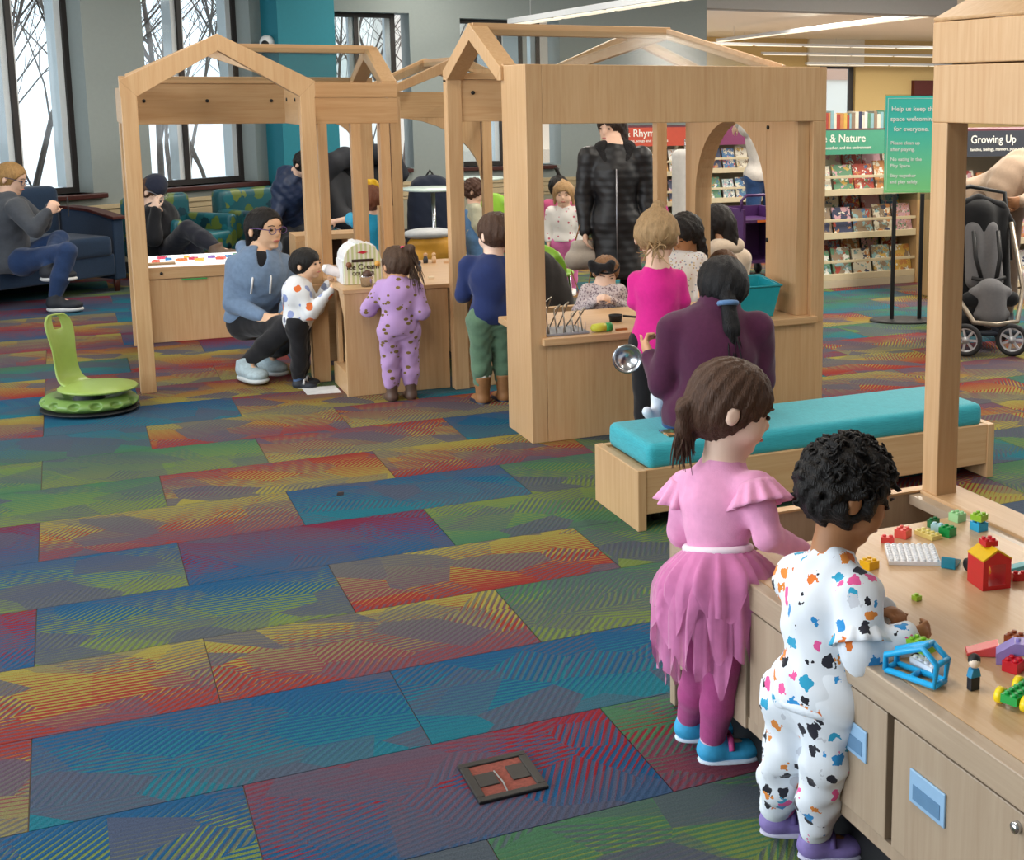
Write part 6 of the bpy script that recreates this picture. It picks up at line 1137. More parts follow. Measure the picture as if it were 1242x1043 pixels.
# joints of every person, metres from the feet
JD = {
    'tutu': {"loc": [1.3, 2.72, 0.0], "h": 0.95, "adult": False, "J": {"hip": [0.056, -0.03, 0.459], "chest": [0.068, -0.003, 0.642], "neck": [0.09, 0.006, 0.752], "head": [0.115, 0.006, 0.88], "shL": [0.032, 0.087, 0.668], "shR": [0.125, -0.098, 0.702], "elL": [0.018, 0.095, 0.551], "elR": [0.124, -0.15, 0.601], "wrL": [0.157, 0.126, 0.47], "wrR": [0.234, -0.124, 0.539], "hpL": [0.035, 0.02, 0.431], "hpR": [0.078, -0.086, 0.455], "knL": [0.027, -0.007, 0.256], "knR": [0.044, -0.089, 0.285], "anL": [0.041, 0.098, 0.05], "anR": [0.044, -0.028, 0.05], "toeL": [0.95, -0.25, 0.0], "toeR": [0.95, -0.25, 0.0]}, "hf": [0.887, -0.286, -0.362]},
    'pajama': {"loc": [1.28, 2.27, 0.0], "h": 0.86, "adult": False, "J": {"hip": [0.079, -0.046, 0.384], "chest": [0.106, -0.029, 0.555], "neck": [0.127, -0.018, 0.67], "head": [0.167, -0.015, 0.794], "shL": [0.09, 0.054, 0.594], "shR": [0.128, -0.121, 0.603], "elL": [0.182, 0.1, 0.475], "elR": [0.105, -0.171, 0.511], "wrL": [0.217, -0.062, 0.535], "wrR": [0.193, -0.194, 0.53], "hpL": [0.055, 0.015, 0.349], "hpR": [0.088, -0.096, 0.385], "knL": [0.04, 0.012, 0.225], "knR": [0.07, -0.1, 0.25], "anL": [0.048, 0.077, 0.045], "anR": [0.076, -0.042, 0.045], "toeL": [0.9, -0.35, 0.0], "toeR": [0.9, -0.35, 0.0]}, "hf": [0.862, -0.234, -0.45]},
    'maroon': {"loc": [2.32, 4.55, 0.0], "h": 1.62, "adult": True, "J": {"hip": [-0.091, -0.036, 0.364], "chest": [-0.043, -0.01, 0.637], "neck": [-0.021, 0.004, 0.773], "head": [0.015, 0.047, 0.863], "shL": [-0.179, 0.067, 0.702], "shR": [0.118, -0.054, 0.705], "elL": [-0.227, 0.074, 0.488], "elR": [0.144, -0.037, 0.491], "wrL": [-0.235, 0.184, 0.572], "wrR": [0.168, 0.127, 0.404], "hpL": [-0.147, 0.021, 0.34], "hpR": [-0.015, -0.044, 0.334], "knL": [-0.052, 0.384, 0.301], "knR": [0.161, 0.3, 0.279], "anL": [-0.066, 0.414, 0.115], "anR": [0.141, 0.298, 0.027], "toeL": [0.349, 0.937, 0.0], "toeR": [0.349, 0.937, 0.0]}, "hf": [0.297, 0.922, -0.248]},
    'pinkshirt': {"loc": [2.43, 5.44, 0.0], "h": 1.1, "adult": False, "J": {"hip": [0.0, 0.0, 0.517], "chest": [0.0, 0.0, 0.726], "neck": [-0.001, -0.005, 0.842], "head": [0.026, 0.063, 0.971], "shL": [-0.07, 0.074, 0.771], "shR": [0.099, -0.007, 0.779], "elL": [-0.087, 0.065, 0.677], "elR": [0.112, -0.031, 0.677], "wrL": [0.064, 0.219, 0.565], "wrR": [0.218, 0.176, 0.548], "hpL": [-0.062, 0.016, 0.49], "hpR": [0.062, -0.016, 0.49], "knL": [-0.063, 0.022, 0.27], "knR": [0.065, -0.011, 0.27], "anL": [-0.067, 0.006, 0.05], "anR": [0.061, -0.027, 0.05], "toeL": [0.25, 0.968, 0.0], "toeR": [0.25, 0.968, 0.0]}, "hf": [0.44, 0.783, -0.44]},
    'bow': {"loc": [2.6, 6.55, 0.0], "h": 0.78, "adult": False, "J": {"hip": [0.0, 0.0, 0.367], "chest": [0.0, 0.0, 0.515], "neck": [0.001, 0.004, 0.597], "head": [0.032, 0.033, 0.664], "shL": [0.083, -0.027, 0.566], "shR": [-0.081, 0.034, 0.566], "elL": [0.122, -0.045, 0.46], "elR": [-0.122, 0.045, 0.46], "wrL": [-0.008, -0.136, 0.535], "wrR": [-0.079, -0.099, 0.535], "hpL": [0.042, -0.016, 0.347], "hpR": [-0.042, 0.016, 0.347], "knL": [0.042, -0.02, 0.191], "knR": [-0.045, 0.013, 0.191], "anL": [0.047, -0.009, 0.035], "anR": [-0.041, 0.024, 0.035], "toeL": [-0.349, -0.937, 0.0], "toeR": [-0.349, -0.937, 0.0]}, "hf": [-0.252, -0.855, -0.453]},
    'darkhair': {"loc": [3.06, 6.54, 0.0], "h": 0.98, "adult": False, "J": {"hip": [0.0, 0.0, 0.461], "chest": [0.0, 0.0, 0.647], "neck": [0.069, 0.03, 0.72], "head": [0.045, 0.043, 0.854], "shL": [0.076, -0.08, 0.711], "shR": [-0.068, 0.086, 0.711], "elL": [0.097, -0.097, 0.559], "elR": [-0.082, 0.11, 0.559], "wrL": [0.029, -0.076, 0.457], "wrR": [-0.047, -0.097, 0.452], "hpL": [0.037, -0.043, 0.436], "hpR": [-0.037, 0.043, 0.436], "knL": [0.035, -0.048, 0.24], "knR": [-0.042, 0.041, 0.24], "anL": [0.046, -0.038, 0.044], "anR": [-0.031, 0.051, 0.044], "toeL": [-0.756, -0.655, 0.0], "toeR": [-0.756, -0.655, 0.0]}, "hf": [-0.765, -0.431, -0.478]},
    'brownhead': {"loc": [3.34, 6.58, 0.0], "h": 0.79, "adult": False, "J": {"hip": [0.0, 0.0, 0.371], "chest": [0.0, 0.0, 0.521], "neck": [0.001, -0.004, 0.604], "head": [0.02, 0.037, 0.655], "shL": [-0.086, -0.022, 0.573], "shR": [0.087, 0.014, 0.573], "elL": [-0.107, -0.03, 0.45], "elR": [0.11, 0.014, 0.45], "wrL": [-0.115, 0.009, 0.363], "wrR": [0.102, 0.053, 0.363], "hpL": [-0.045, -0.009, 0.352], "hpR": [0.045, 0.009, 0.352], "knL": [-0.047, -0.006, 0.194], "knR": [0.046, 0.013, 0.194], "anL": [-0.045, -0.017, 0.036], "anR": [0.048, 0.002, 0.036], "toeL": [-0.2, 0.98, 0.0], "toeR": [-0.2, 0.98, 0.0]}, "hf": [-0.302, 0.905, -0.302]},
    'hoodie': {"loc": [3.87, 7.68, 0.0], "h": 1.6, "adult": True, "J": {"hip": [0.029, 0.006, 0.1], "chest": [0.025, 0.026, 0.42], "neck": [-0.002, -0.027, 0.642], "head": [-0.017, 0.006, 0.786], "shL": [-0.157, -0.032, 0.53], "shR": [0.186, 0.038, 0.53], "elL": [-0.212, 0.038, 0.3], "elR": [0.219, 0.126, 0.3], "wrL": [-0.174, 0.25, 0.25], "wrR": [0.101, 0.306, 0.25], "hpL": [-0.065, 0.017, 0.1], "hpR": [0.112, 0.053, 0.1], "knL": [-0.364, 0.181, 0.14], "knR": [0.322, 0.321, 0.14], "anL": [-0.052, 0.357, 0.07], "anR": [-0.025, 0.424, 0.07], "toeL": [-0.2, 0.98, 0.0], "toeR": [-0.2, 0.98, 0.0]}, "hf": [-0.518, 0.83, -0.207]},
    'blackcoat': {"loc": [3.27, 7.99, 0.0], "h": 1.52, "adult": True, "J": {"hip": [0.0, 0.0, 0.79], "chest": [0.0, 0.0, 1.094], "neck": [0.003, 0.007, 1.269], "head": [0.015, 0.108, 1.403], "shL": [0.162, -0.052, 1.216], "shR": [-0.157, 0.067, 1.216], "elL": [0.198, -0.057, 0.958], "elR": [-0.187, 0.086, 0.958], "wrL": [0.176, -0.114, 0.737], "wrR": [-0.208, 0.029, 0.737], "hpL": [0.074, -0.028, 0.76], "hpR": [-0.074, 0.028, 0.76], "knL": [0.076, -0.036, 0.426], "knR": [-0.081, 0.022, 0.426], "anL": [0.084, -0.015, 0.064], "anR": [-0.073, 0.043, 0.064], "toeL": [-0.349, -0.937, 0.0], "toeR": [-0.349, -0.937, 0.0]}, "hf": [-0.777, -0.621, -0.104]},
    'whitegirl': {"loc": [3.66, 10.06, 0.0], "h": 0.93, "adult": False, "J": {"hip": [0.0, 0.0, 0.437], "chest": [0.0, 0.0, 0.614], "neck": [0.002, 0.004, 0.711], "head": [-0.005, -0.013, 0.823], "shL": [0.099, -0.032, 0.674], "shR": [-0.096, 0.041, 0.674], "elL": [0.125, -0.037, 0.53], "elR": [-0.119, 0.054, 0.53], "wrL": [0.109, -0.08, 0.428], "wrR": [-0.135, 0.011, 0.428], "hpL": [0.051, -0.019, 0.414], "hpR": [-0.051, 0.019, 0.414], "knL": [0.051, -0.024, 0.228], "knR": [-0.054, 0.015, 0.228], "anL": [0.056, -0.011, 0.042], "anR": [-0.049, 0.028, 0.042], "toeL": [-0.349, -0.937, 0.0], "toeR": [-0.349, -0.937, 0.0]}, "hf": [-0.404, -0.909, -0.101]},
    'tuft': {"loc": [3.92, 10.9, 0.0], "h": 0.92, "adult": False, "J": {"hip": [0.0, 0.0, 0.432], "chest": [0.0, 0.0, 0.607], "neck": [-0.001, -0.005, 0.704], "head": [0.003, 0.014, 0.814], "shL": [-0.102, 0.016, 0.667], "shR": [0.1, -0.025, 0.667], "elL": [-0.128, 0.017, 0.524], "elR": [0.124, -0.035, 0.524], "wrL": [-0.119, 0.062, 0.423], "wrR": [0.134, 0.01, 0.423], "hpL": [-0.052, 0.011, 0.409], "hpR": [0.052, -0.011, 0.409], "knL": [-0.053, 0.016, 0.225], "knR": [0.055, -0.007, 0.225], "anL": [-0.056, 0.002, 0.041], "anR": [0.052, -0.02, 0.041], "toeL": [0.2, 0.98, 0.0], "toeR": [0.2, 0.98, 0.0]}, "hf": [0.2, 0.98, 0.0]},
    'blueboy': {"loc": [1.99, 6.62, 0.0], "h": 1.0, "adult": False, "J": {"hip": [0.0, 0.0, 0.47], "chest": [0.0, 0.0, 0.66], "neck": [0.03, 0.034, 0.77], "head": [0.046, 0.048, 0.895], "shL": [-0.091, 0.085, 0.727], "shR": [0.112, 0.001, 0.725], "elL": [-0.12, 0.094, 0.574], "elR": [0.14, -0.003, 0.57], "wrL": [-0.027, 0.256, 0.6], "wrR": [0.138, 0.047, 0.46], "hpL": [-0.058, -0.003, 0.445], "hpR": [0.058, 0.003, 0.445], "knL": [-0.06, 0.002, 0.245], "knR": [0.06, 0.008, 0.245], "anL": [-0.059, -0.013, 0.045], "anR": [0.06, -0.007, 0.045], "toeL": [-0.05, 0.999, 0.0], "toeR": [-0.05, 0.999, 0.0]}, "hf": [-0.348, 0.925, -0.149]},
    'lavender': {"loc": [1.56, 6.88, 0.0], "h": 0.85, "adult": False, "J": {"hip": [0.0, 0.0, 0.399], "chest": [0.0, 0.0, 0.561], "neck": [0.0, -0.004, 0.65], "head": [0.011, 0.049, 0.728], "shL": [-0.065, 0.063, 0.598], "shR": [0.085, -0.01, 0.598], "elL": [-0.136, 0.099, 0.486], "elR": [0.116, -0.047, 0.477], "wrL": [-0.056, 0.232, 0.566], "wrR": [0.09, 0.151, 0.508], "hpL": [-0.049, 0.0, 0.378], "hpR": [0.049, 0.0, 0.378], "knL": [-0.051, 0.004, 0.208], "knR": [0.051, 0.004, 0.208], "anL": [-0.051, -0.008, 0.038], "anR": [0.051, -0.008, 0.038], "toeL": [0.0, 1.0, 0.0], "toeR": [0.0, 1.0, 0.0]}, "hf": [-0.253, 0.962, -0.101]},
    'toddler': {"loc": [1.13, 7.46, 0.0], "h": 0.8, "adult": False, "J": {"hip": [0.0, 0.0, 0.376], "chest": [0.0, 0.0, 0.528], "neck": [0.039, 0.01, 0.558], "head": [0.064, 0.02, 0.686], "shL": [0.062, 0.056, 0.504], "shR": [0.014, -0.052, 0.522], "elL": [0.109, 0.031, 0.429], "elR": [0.055, -0.101, 0.424], "wrL": [0.173, 0.002, 0.565], "wrR": [0.161, -0.109, 0.543], "hpL": [0.015, 0.044, 0.356], "hpR": [-0.015, -0.044, 0.356], "knL": [0.019, 0.044, 0.196], "knR": [-0.011, -0.047, 0.196], "anL": [0.008, 0.048, 0.036], "anR": [-0.023, -0.043, 0.036], "toeL": [0.9, -0.35, 0.0], "toeR": [0.9, -0.35, 0.0]}, "hf": [0.8, -0.6, 0.02]},
    'crouch': {"loc": [0.93, 7.95, 0.0], "h": 1.6, "adult": True, "J": {"hip": [0.031, 0.064, 0.302], "chest": [0.059, -0.046, 0.575], "neck": [0.078, -0.02, 0.712], "head": [0.11, -0.044, 0.852], "shL": [0.196, -0.012, 0.636], "shR": [-0.052, -0.004, 0.64], "elL": [0.242, -0.015, 0.427], "elR": [-0.088, -0.025, 0.422], "wrL": [0.175, -0.162, 0.365], "wrR": [0.042, -0.233, 0.367], "hpL": [0.095, 0.063, 0.278], "hpR": [-0.029, 0.035, 0.291], "knL": [0.252, -0.134, 0.233], "knR": [0.159, -0.409, 0.328], "anL": [0.078, 0.004, 0.09], "anR": [-0.062, -0.23, 0.106], "toeL": [0.35, -0.9, 0.0], "toeR": [0.35, -0.9, 0.0]}, "hf": [0.53, -0.846, -0.061]},
    'tealshirt': {"loc": [2.0, 9.55, 0.0], "h": 0.98, "adult": False, "J": {"hip": [0.0, 0.0, 0.461], "chest": [0.0, 0.0, 0.647], "neck": [-0.0, -0.005, 0.75], "head": [0.001, 0.015, 0.867], "shL": [-0.11, 0.006, 0.711], "shR": [0.109, -0.016, 0.711], "elL": [-0.13, 0.128, 0.726], "elR": [0.136, -0.023, 0.559], "wrL": [-0.208, 0.251, 0.701], "wrR": [0.14, 0.09, 0.615], "hpL": [-0.057, 0.006, 0.436], "hpR": [0.057, -0.006, 0.436], "knL": [-0.058, 0.011, 0.24], "knR": [0.059, -0.001, 0.24], "anL": [-0.059, -0.004, 0.044], "anR": [0.058, -0.016, 0.044], "toeL": [0.1, 0.995, 0.0], "toeR": [0.1, 0.995, 0.0]}, "hf": [0.3, 0.949, -0.1]},
    'puffer': {"loc": [1.95, 12.1, 0.0], "h": 1.62, "adult": True, "J": {"hip": [-0.16, 0.238, 0.452], "chest": [-0.11, -0.008, 0.782], "neck": [-0.069, -0.113, 0.933], "head": [-0.016, -0.238, 1.01], "shL": [0.046, -0.008, 0.888], "shR": [-0.155, -0.019, 0.916], "elL": [0.053, -0.162, 0.677], "elR": [-0.224, -0.028, 0.677], "wrL": [-0.002, -0.276, 0.52], "wrR": [-0.283, -0.085, 0.515], "hpL": [-0.054, 0.234, 0.403], "hpR": [-0.166, 0.211, 0.41], "knL": [-0.03, -0.131, 0.31], "knR": [-0.17, -0.119, 0.315], "anL": [-0.043, -0.122, 0.012], "anR": [-0.196, -0.103, 0.019], "toeL": [0.447, -0.894, 0.0], "toeR": [0.447, -0.894, 0.0]}, "hf": [0.398, -0.597, -0.697]},
    'beanie': {"loc": [1.05, 12.0, 0.0], "h": 1.65, "adult": True, "J": {"hip": [-0.295, 0.16, 0.29], "chest": [-0.33, 0.107, 0.533], "neck": [-0.379, 0.154, 0.659], "head": [-0.356, 0.168, 0.799], "shL": [-0.241, 0.207, 0.578], "shR": [-0.415, 0.048, 0.598], "elL": [-0.19, 0.131, 0.417], "elR": [-0.389, -0.088, 0.412], "wrL": [-0.318, 0.006, 0.626], "wrR": [-0.367, -0.078, 0.655], "hpL": [-0.213, 0.179, 0.306], "hpR": [-0.251, 0.028, 0.302], "knL": [-0.074, -0.091, 0.433], "knR": [-0.132, -0.275, 0.502], "anL": [-0.081, -0.198, 0.126], "anR": [0.049, -0.611, 0.375], "toeL": [0.862, -0.507, 0.0], "toeR": [0.862, -0.507, 0.0]}, "hf": [0.783, -0.44, -0.44]},
    'sofawoman': {"loc": [-0.42, 11.35, 0.0], "h": 1.62, "adult": True, "J": {"hip": [0.026, -0.04, 0.343], "chest": [0.034, -0.04, 0.681], "neck": [0.023, -0.004, 0.849], "head": [0.072, -0.003, 0.987], "shL": [0.11, 0.107, 0.762], "shR": [0.09, -0.219, 0.775], "elL": [0.245, 0.017, 0.622], "elR": [0.204, -0.38, 0.622], "wrL": [0.324, -0.165, 0.762], "wrR": [0.301, -0.383, 0.742], "hpL": [0.099, 0.005, 0.354], "hpR": [0.103, -0.188, 0.356], "knL": [0.364, -0.061, 0.508], "knR": [0.415, -0.49, 0.455], "anL": [0.272, -0.443, 0.332], "anR": [0.301, -0.497, 0.106], "toeL": [0.95, -0.3, 0.0], "toeR": [0.95, -0.3, 0.0]}, "hf": [0.861, -0.383, -0.335]},
    'strollerparent': {"loc": [5.85, 7.3, 0.0], "h": 1.7, "adult": True, "J": {"hip": [-0.026, 0.156, 0.899], "chest": [0.114, -0.023, 1.033], "neck": [0.236, -0.201, 1.119], "head": [0.374, -0.287, 1.199], "shL": [0.136, -0.256, 1.046], "shR": [0.194, 0.059, 1.072], "elL": [0.06, -0.352, 0.931], "elR": [-0.024, 0.022, 0.908], "wrL": [-0.121, -0.402, 0.919], "wrR": [-0.059, -0.193, 0.868], "hpL": [0.074, -0.049, 0.85], "hpR": [-0.074, 0.049, 0.85], "knL": [0.073, -0.059, 0.476], "knR": [-0.083, 0.045, 0.476], "anL": [0.087, -0.037, 0.071], "anR": [-0.069, 0.066, 0.071], "toeL": [-0.552, -0.834, 0.0], "toeR": [-0.552, -0.834, 0.0]}, "hf": [0.212, -0.742, -0.636]},
    'whitesweater': {"loc": [6.17, 11.29, 0.0], "h": 1.62, "adult": True, "J": {"hip": [0.0, 0.0, 0.842], "chest": [0.0, 0.0, 1.166], "neck": [-0.001, -0.008, 1.353], "head": [0.002, 0.019, 1.499], "shL": [-0.181, 0.01, 1.296], "shR": [0.18, -0.026, 1.296], "elL": [0.033, 0.318, 1.414], "elR": [0.216, -0.038, 1.021], "wrL": [-0.031, 0.443, 1.315], "wrR": [0.222, 0.027, 0.786], "hpL": [-0.084, 0.008, 0.81], "hpR": [0.084, -0.008, 0.81], "knL": [-0.088, 0.017, 0.454], "knR": [0.089, -0.001, 0.454], "anL": [-0.09, -0.007, 0.068], "anR": [0.087, -0.025, 0.068], "toeL": [0.1, 0.995, 0.0], "toeR": [0.1, 0.995, 0.0]}, "hf": [0.0, 1.0, 0.0]},
    'overalls': {"loc": [3.18, 11.0, 0.0], "h": 0.9, "adult": False, "J": {"hip": [0.0, 0.0, 0.423], "chest": [0.0, 0.0, 0.594], "neck": [-0.004, 0.0, 0.689], "head": [0.013, -0.001, 0.796], "shL": [0.007, 0.101, 0.652], "shR": [-0.016, -0.1, 0.652], "elL": [0.005, 0.126, 0.513], "elR": [-0.023, -0.124, 0.513], "wrL": [0.05, 0.121, 0.414], "wrR": [0.022, -0.129, 0.414], "hpL": [0.006, 0.052, 0.401], "hpR": [-0.006, -0.052, 0.401], "knL": [0.01, 0.053, 0.221], "knR": [-0.001, -0.054, 0.221], "anL": [-0.003, 0.055, 0.041], "anR": [-0.015, -0.053, 0.041], "toeL": [0.994, -0.11, 0.0], "toeR": [0.994, -0.11, 0.0]}, "hf": [0.816, -0.408, -0.408]},
}
# ---------------------------------------------------------------- clothes, hair and the people themselves
def printed(base, cols, scale=30, thr=0.28, seed=0.0, rough=0.85, stretch=(1, 1, 1), jag=0.0):
    """cloth of one colour with small patches in several colours"""
    m, nt, b = new_mat('print_' + base.lstrip('#')); tc = N(nt, 'ShaderNodeTexCoord'); mp = N(nt, 'ShaderNodeMapping'); mp.inputs['Location'].default_value = (seed, seed, seed); mp.inputs['Scale'].default_value = stretch
    nt.links.new(tc.outputs['Object'], mp.inputs[0]); vec = mp.outputs[0]
    if jag:
        nz = N(nt, 'ShaderNodeTexNoise'); nz.inputs['Scale'].default_value = scale*2.2; nt.links.new(vec, nz.inputs['Vector'])
        va = N(nt, 'ShaderNodeVectorMath', operation='SCALE'); va.inputs['Scale'].default_value = jag; nt.links.new(nz.outputs['Color'], va.inputs[0])
        vb = N(nt, 'ShaderNodeVectorMath', operation='ADD'); nt.links.new(vec, vb.inputs[0]); nt.links.new(va.outputs[0], vb.inputs[1]); vec = vb.outputs[0]
    vo = N(nt, 'ShaderNodeTexVoronoi'); vo.inputs['Scale'].default_value = scale; nt.links.new(vec, vo.inputs['Vector'])
    lt_ = N(nt, 'ShaderNodeMath', operation='LESS_THAN'); lt_.inputs[1].default_value = thr; nt.links.new(vo.outputs['Distance'], lt_.inputs[0])
    rp = N(nt, 'ShaderNodeValToRGB'); rp.color_ramp.interpolation = 'CONSTANT'; el = rp.color_ramp.elements
    while len(el) < len(cols): el.new(0.5)
    for i, c in enumerate(cols): el[i].position = i/len(cols); el[i].color = rgb(c) + (1,)
    sc = N(nt, 'ShaderNodeSeparateColor'); nt.links.new(vo.outputs['Color'], sc.inputs[0]); nt.links.new(sc.outputs[0], rp.inputs[0])
    mx = N(nt, 'ShaderNodeMix', data_type='RGBA'); mx.inputs[6].default_value = rgb(base) + (1,); nt.links.new(lt_.outputs[0], mx.inputs[0]); nt.links.new(rp.outputs[0], mx.inputs[7])
    nt.links.new(mx.outputs[2], b.inputs['Base Color']); b.inputs['Roughness'].default_value = rough; b.inputs['Sheen Weight'].default_value = 0.2; b.inputs['Specular IOR Level'].default_value = 0.2
    return m
def quilted(h):
    m = mat(h, 0.5, var=0.1, scale=33.0); nt = m.node_tree; b = nt.nodes['Principled BSDF']; tc = N(nt, 'ShaderNodeTexCoord'); w = N(nt, 'ShaderNodeTexWave', bands_direction='Z', wave_profile='SIN'); w.inputs['Scale'].default_value = 6.5; w.inputs['Distortion'].default_value = 0.6
    bp_ = N(nt, 'ShaderNodeBump'); bp_.inputs['Strength'].default_value = 0.10; bp_.inputs['Distance'].default_value = 0.02; nt.links.new(tc.outputs['Object'], w.inputs['Vector']); nt.links.new(w.outputs[1], bp_.inputs['Height']); nt.links.new(bp_.outputs[0], b.inputs['Normal']); return m
def make(key, label, **kw):
    P = dict(JD[key]); P['label'] = label; P.update(kw); return person(P)
BLK = cloth('#1b1b1f'); NAVY = cloth('#232a3f'); JEAN = cloth('#2c4a78', 0.12); SOLE = mat('#dfe2e6', 0.6)
# ---- girl in the pink tutu
PINK = cloth('#e79fc6', 0.04); TULLE = mat('#e083ba', 0.9, var=0.12, scale=25, sheen=0.5, alpha=0.66); LEG = cloth('#b04a86', 0.06)
def tutu(e, H, J, q, sx, fw, up, hh):
    wc = J['hip']+np.array((0, 0, 0.085)); t = MB()
    MB().tube([wc+(sx*math.cos(a)*0.082+fw*math.sin(a)*0.068) for a in np.linspace(0, 2*PI, 25)[:-1]], 0.010, 8, closed=True).build('waistband', mat('#e9d9e4', 0.7), e, loc=(0, 0, 0))
    rnd = random.Random(4)
    for li, (r0, r1, drop, n) in enumerate(((0.078, 0.138, 0.33, 96), (0.08, 0.155, 0.27, 90), (0.082, 0.155, 0.17, 84))):
        mb = MB(); rows = 12; ph_ = rnd.uniform(0, 6)
        pts = []
        for j in range(rows+1):
            v = j/rows
            for i in range(n):
                a = 2*PI*i/n
                fold = math.sin(a*(15+li*3)+ph_+1.2*math.sin(a*3))*0.35+math.sin(a*(29+li)+ph_*2+math.sin(a*5))*0.25
                zig = 0.5+0.5*math.sin(a*(6+li)+ph_)+0.35*math.sin(a*13+li*2)
                rr = r0+(r1-r0)*math.sin(min(1, v*1.25)*PI/2)*(1+0.04*math.sin(a*2+li))+fold*0.035*v**0.7
                z = -drop*v*(0.62+0.42*zig*v)
                pts.append(wc+sx*math.cos(a)*rr+fw*math.sin(a)*rr*0.92+np.array((0, 0, z+0.012*math.sin(v*PI)*0)))
        fs = [(j*n+i, j*n+(i+1) % n, (j+1)*n+(i+1) % n, (j+1)*n+i) for j in range(rows) for i in range(n)]
        mb.add(pts, fs, True); mb.build('tulle_layer', TULLE, e, loc=(0, 0, 0))
    for s_ in 'LR':   # shoulder ruffles
        a, el = J['sh'+s_], J['el'+s_]; ax = (el-a)/np.linalg.norm(el-a); u = np.cross(ax, fw); u /= np.linalg.norm(u); v_ = np.cross(ax, u)
        mb = MB(); n = 60; rows = 6; pts = []
        for j in range(rows+1):
            v = j/rows
            for i in range(n):
                t_ = 2*PI*i/n; rr = 0.043+0.030*v+0.010*v*math.sin(t_*11); pts.append(a-ax*0.018+ax*(0.058*v)+(u*math.cos(t_)+v_*math.sin(t_))*rr)
        fs = [(j*n+i, j*n+(i+1) % n, (j+1)*n+(i+1) % n, (j+1)*n+i) for j in range(rows) for i in range(n)]
        o = mb.add(pts, fs, True).build('ruffle', PINK, e, loc=(0, 0, 0)); o.modifiers.new('thick', 'SOLIDIFY').thickness = 0.003
BRN = hairm('#4c3426')
make('tutu', 'girl in a pink ruffled top, tulle skirt and blue sneakers at the table', skin='pale', vox=0.0055, hu=(0.25, 0.0, 1), brow='#6a4c3a', head=0.205,
     top=dict(mat=PINK, fit=0.010, hem=0.0, wrinkle=0.004, wf=44, name='top'), bottom=dict(mat=LEG, fit=0.004, len=0.93, name='leggings', wrinkle=0.001), extra=tutu,
     shoe=dict(mat=mat('#3aa7d8', 0.6, var=0.12, scale=60), sole=mat('#d8e6f4', 0.5, var=0.05), strap=mat('#e0529a', 0.6), name='sneaker', sock=mat('#e7c3d6', 0.8), sockh=0.05),
     hair=dict(mat=BRN, thick=0.035, fringe=0.12, nape=0.43, vox=0.0045, rough=0.0022, rf=95, tail=[((0.12, -0.42, -0.08), (0.11, -0.54, -0.20), 0.11, 0.12), ((0.11, -0.54, -0.20), (0.09, -0.48, -0.48), 0.12, 0.09), ((0.09, -0.48, -0.48), (0.06, -0.34, -0.78), 0.09, 0.02), ((-0.05, -0.34, -0.3), (-0.05, -0.30, -0.62), 0.08, 0.03)],
               ties=[((0.13, -0.47, -0.10), 0.05, mat('#f03f86', 0.6))], wisps=((0.1, -0.53, -0.22), (0.06, -0.33, -0.80), 46, 0.08)))
# ---- toddler in printed pyjamas (generic blots of colour)
PJ = printed('#e4ebf4', ['#d8732f', '#2f8fd0', '#e85a9c', '#20202a', '#e08a3c', '#c9ced8', '#31a0c8', '#2b2b36'], 27, 0.37, 3.0, jag=0.030)
def pjx(e, H, J, q, sx, fw, up, hh):
    pw_ = 0.075*q; a_, b_ = pw_*1.23+0.026, pw_*0.78+0.028; hc_ = J['hip']-up*0.045*q+up*0.012
    MB().tube([hc_+sx*math.cos(t_)*a_+fw*math.sin(t_)*b_ for t_ in np.linspace(0, 2*PI, 37)[:-1]], 0.011, 8, closed=True).build('hem_band', cloth('#dfe8f4'), e, loc=(0, 0, 0))
    for s_ in 'LR':
        a, el = J['sh'+s_], J['el'+s_]; ax = (el-a)/np.linalg.norm(el-a); u = np.cross(ax, fw); u /= np.linalg.norm(u); v_ = np.cross(ax, u); n = 56; pts = []
        for j in range(5):
            for i in range(n):
                t_ = 2*PI*i/n; pts.append(a+ax*(0.045+0.012*j)+(u*math.cos(t_)+v_*math.sin(t_))*(0.040+0.006*j+0.004*(j/4)*math.sin(t_*12)))
        o = MB().add(pts, [(j*n+i, j*n+(i+1) % n, (j+1)*n+(i+1) % n, (j+1)*n+i) for j in range(4) for i in range(n)], True).build('sleeve_frill', PJ, e, loc=(0, 0, 0)); o.modifiers.new('thick', 'SOLIDIFY').thickness = 0.003
make('pajama', 'curly haired toddler in white printed pyjamas and purple sneakers', skin='brown', vox=0.0045, brow='#2a1c16', hu=(0.3, 0, 1), head=0.195, curlR=1.0, curlL=0.9,
     top=dict(mat=PJ, fit=0.023, hem=0.045, wrinkle=0.0065, wf=40, cuff=0.75, name='sweatshirt'), bottom=dict(mat=PJ, fit=0.014, len=0.84, cuff=0.9, wrinkle=0.007, wf=44, name='pyjama_bottoms'), extra=pjx,
     shoe=dict(mat=mat('#8a78b8', 0.55, var=0.12, scale=50), sole=mat('#c9c6dc', 0.6), name='sneaker', sock=mat('#54687c', 0.9), sockh=0.055, strap=mat('#6f5d9c', 0.6)),
     hair=dict(mat=hairm('#100c0b', 0.3), thick=0.075, fringe=0.34, nape=0.36, vox=0.0045, rough=0.010, rf=110, curls=420))
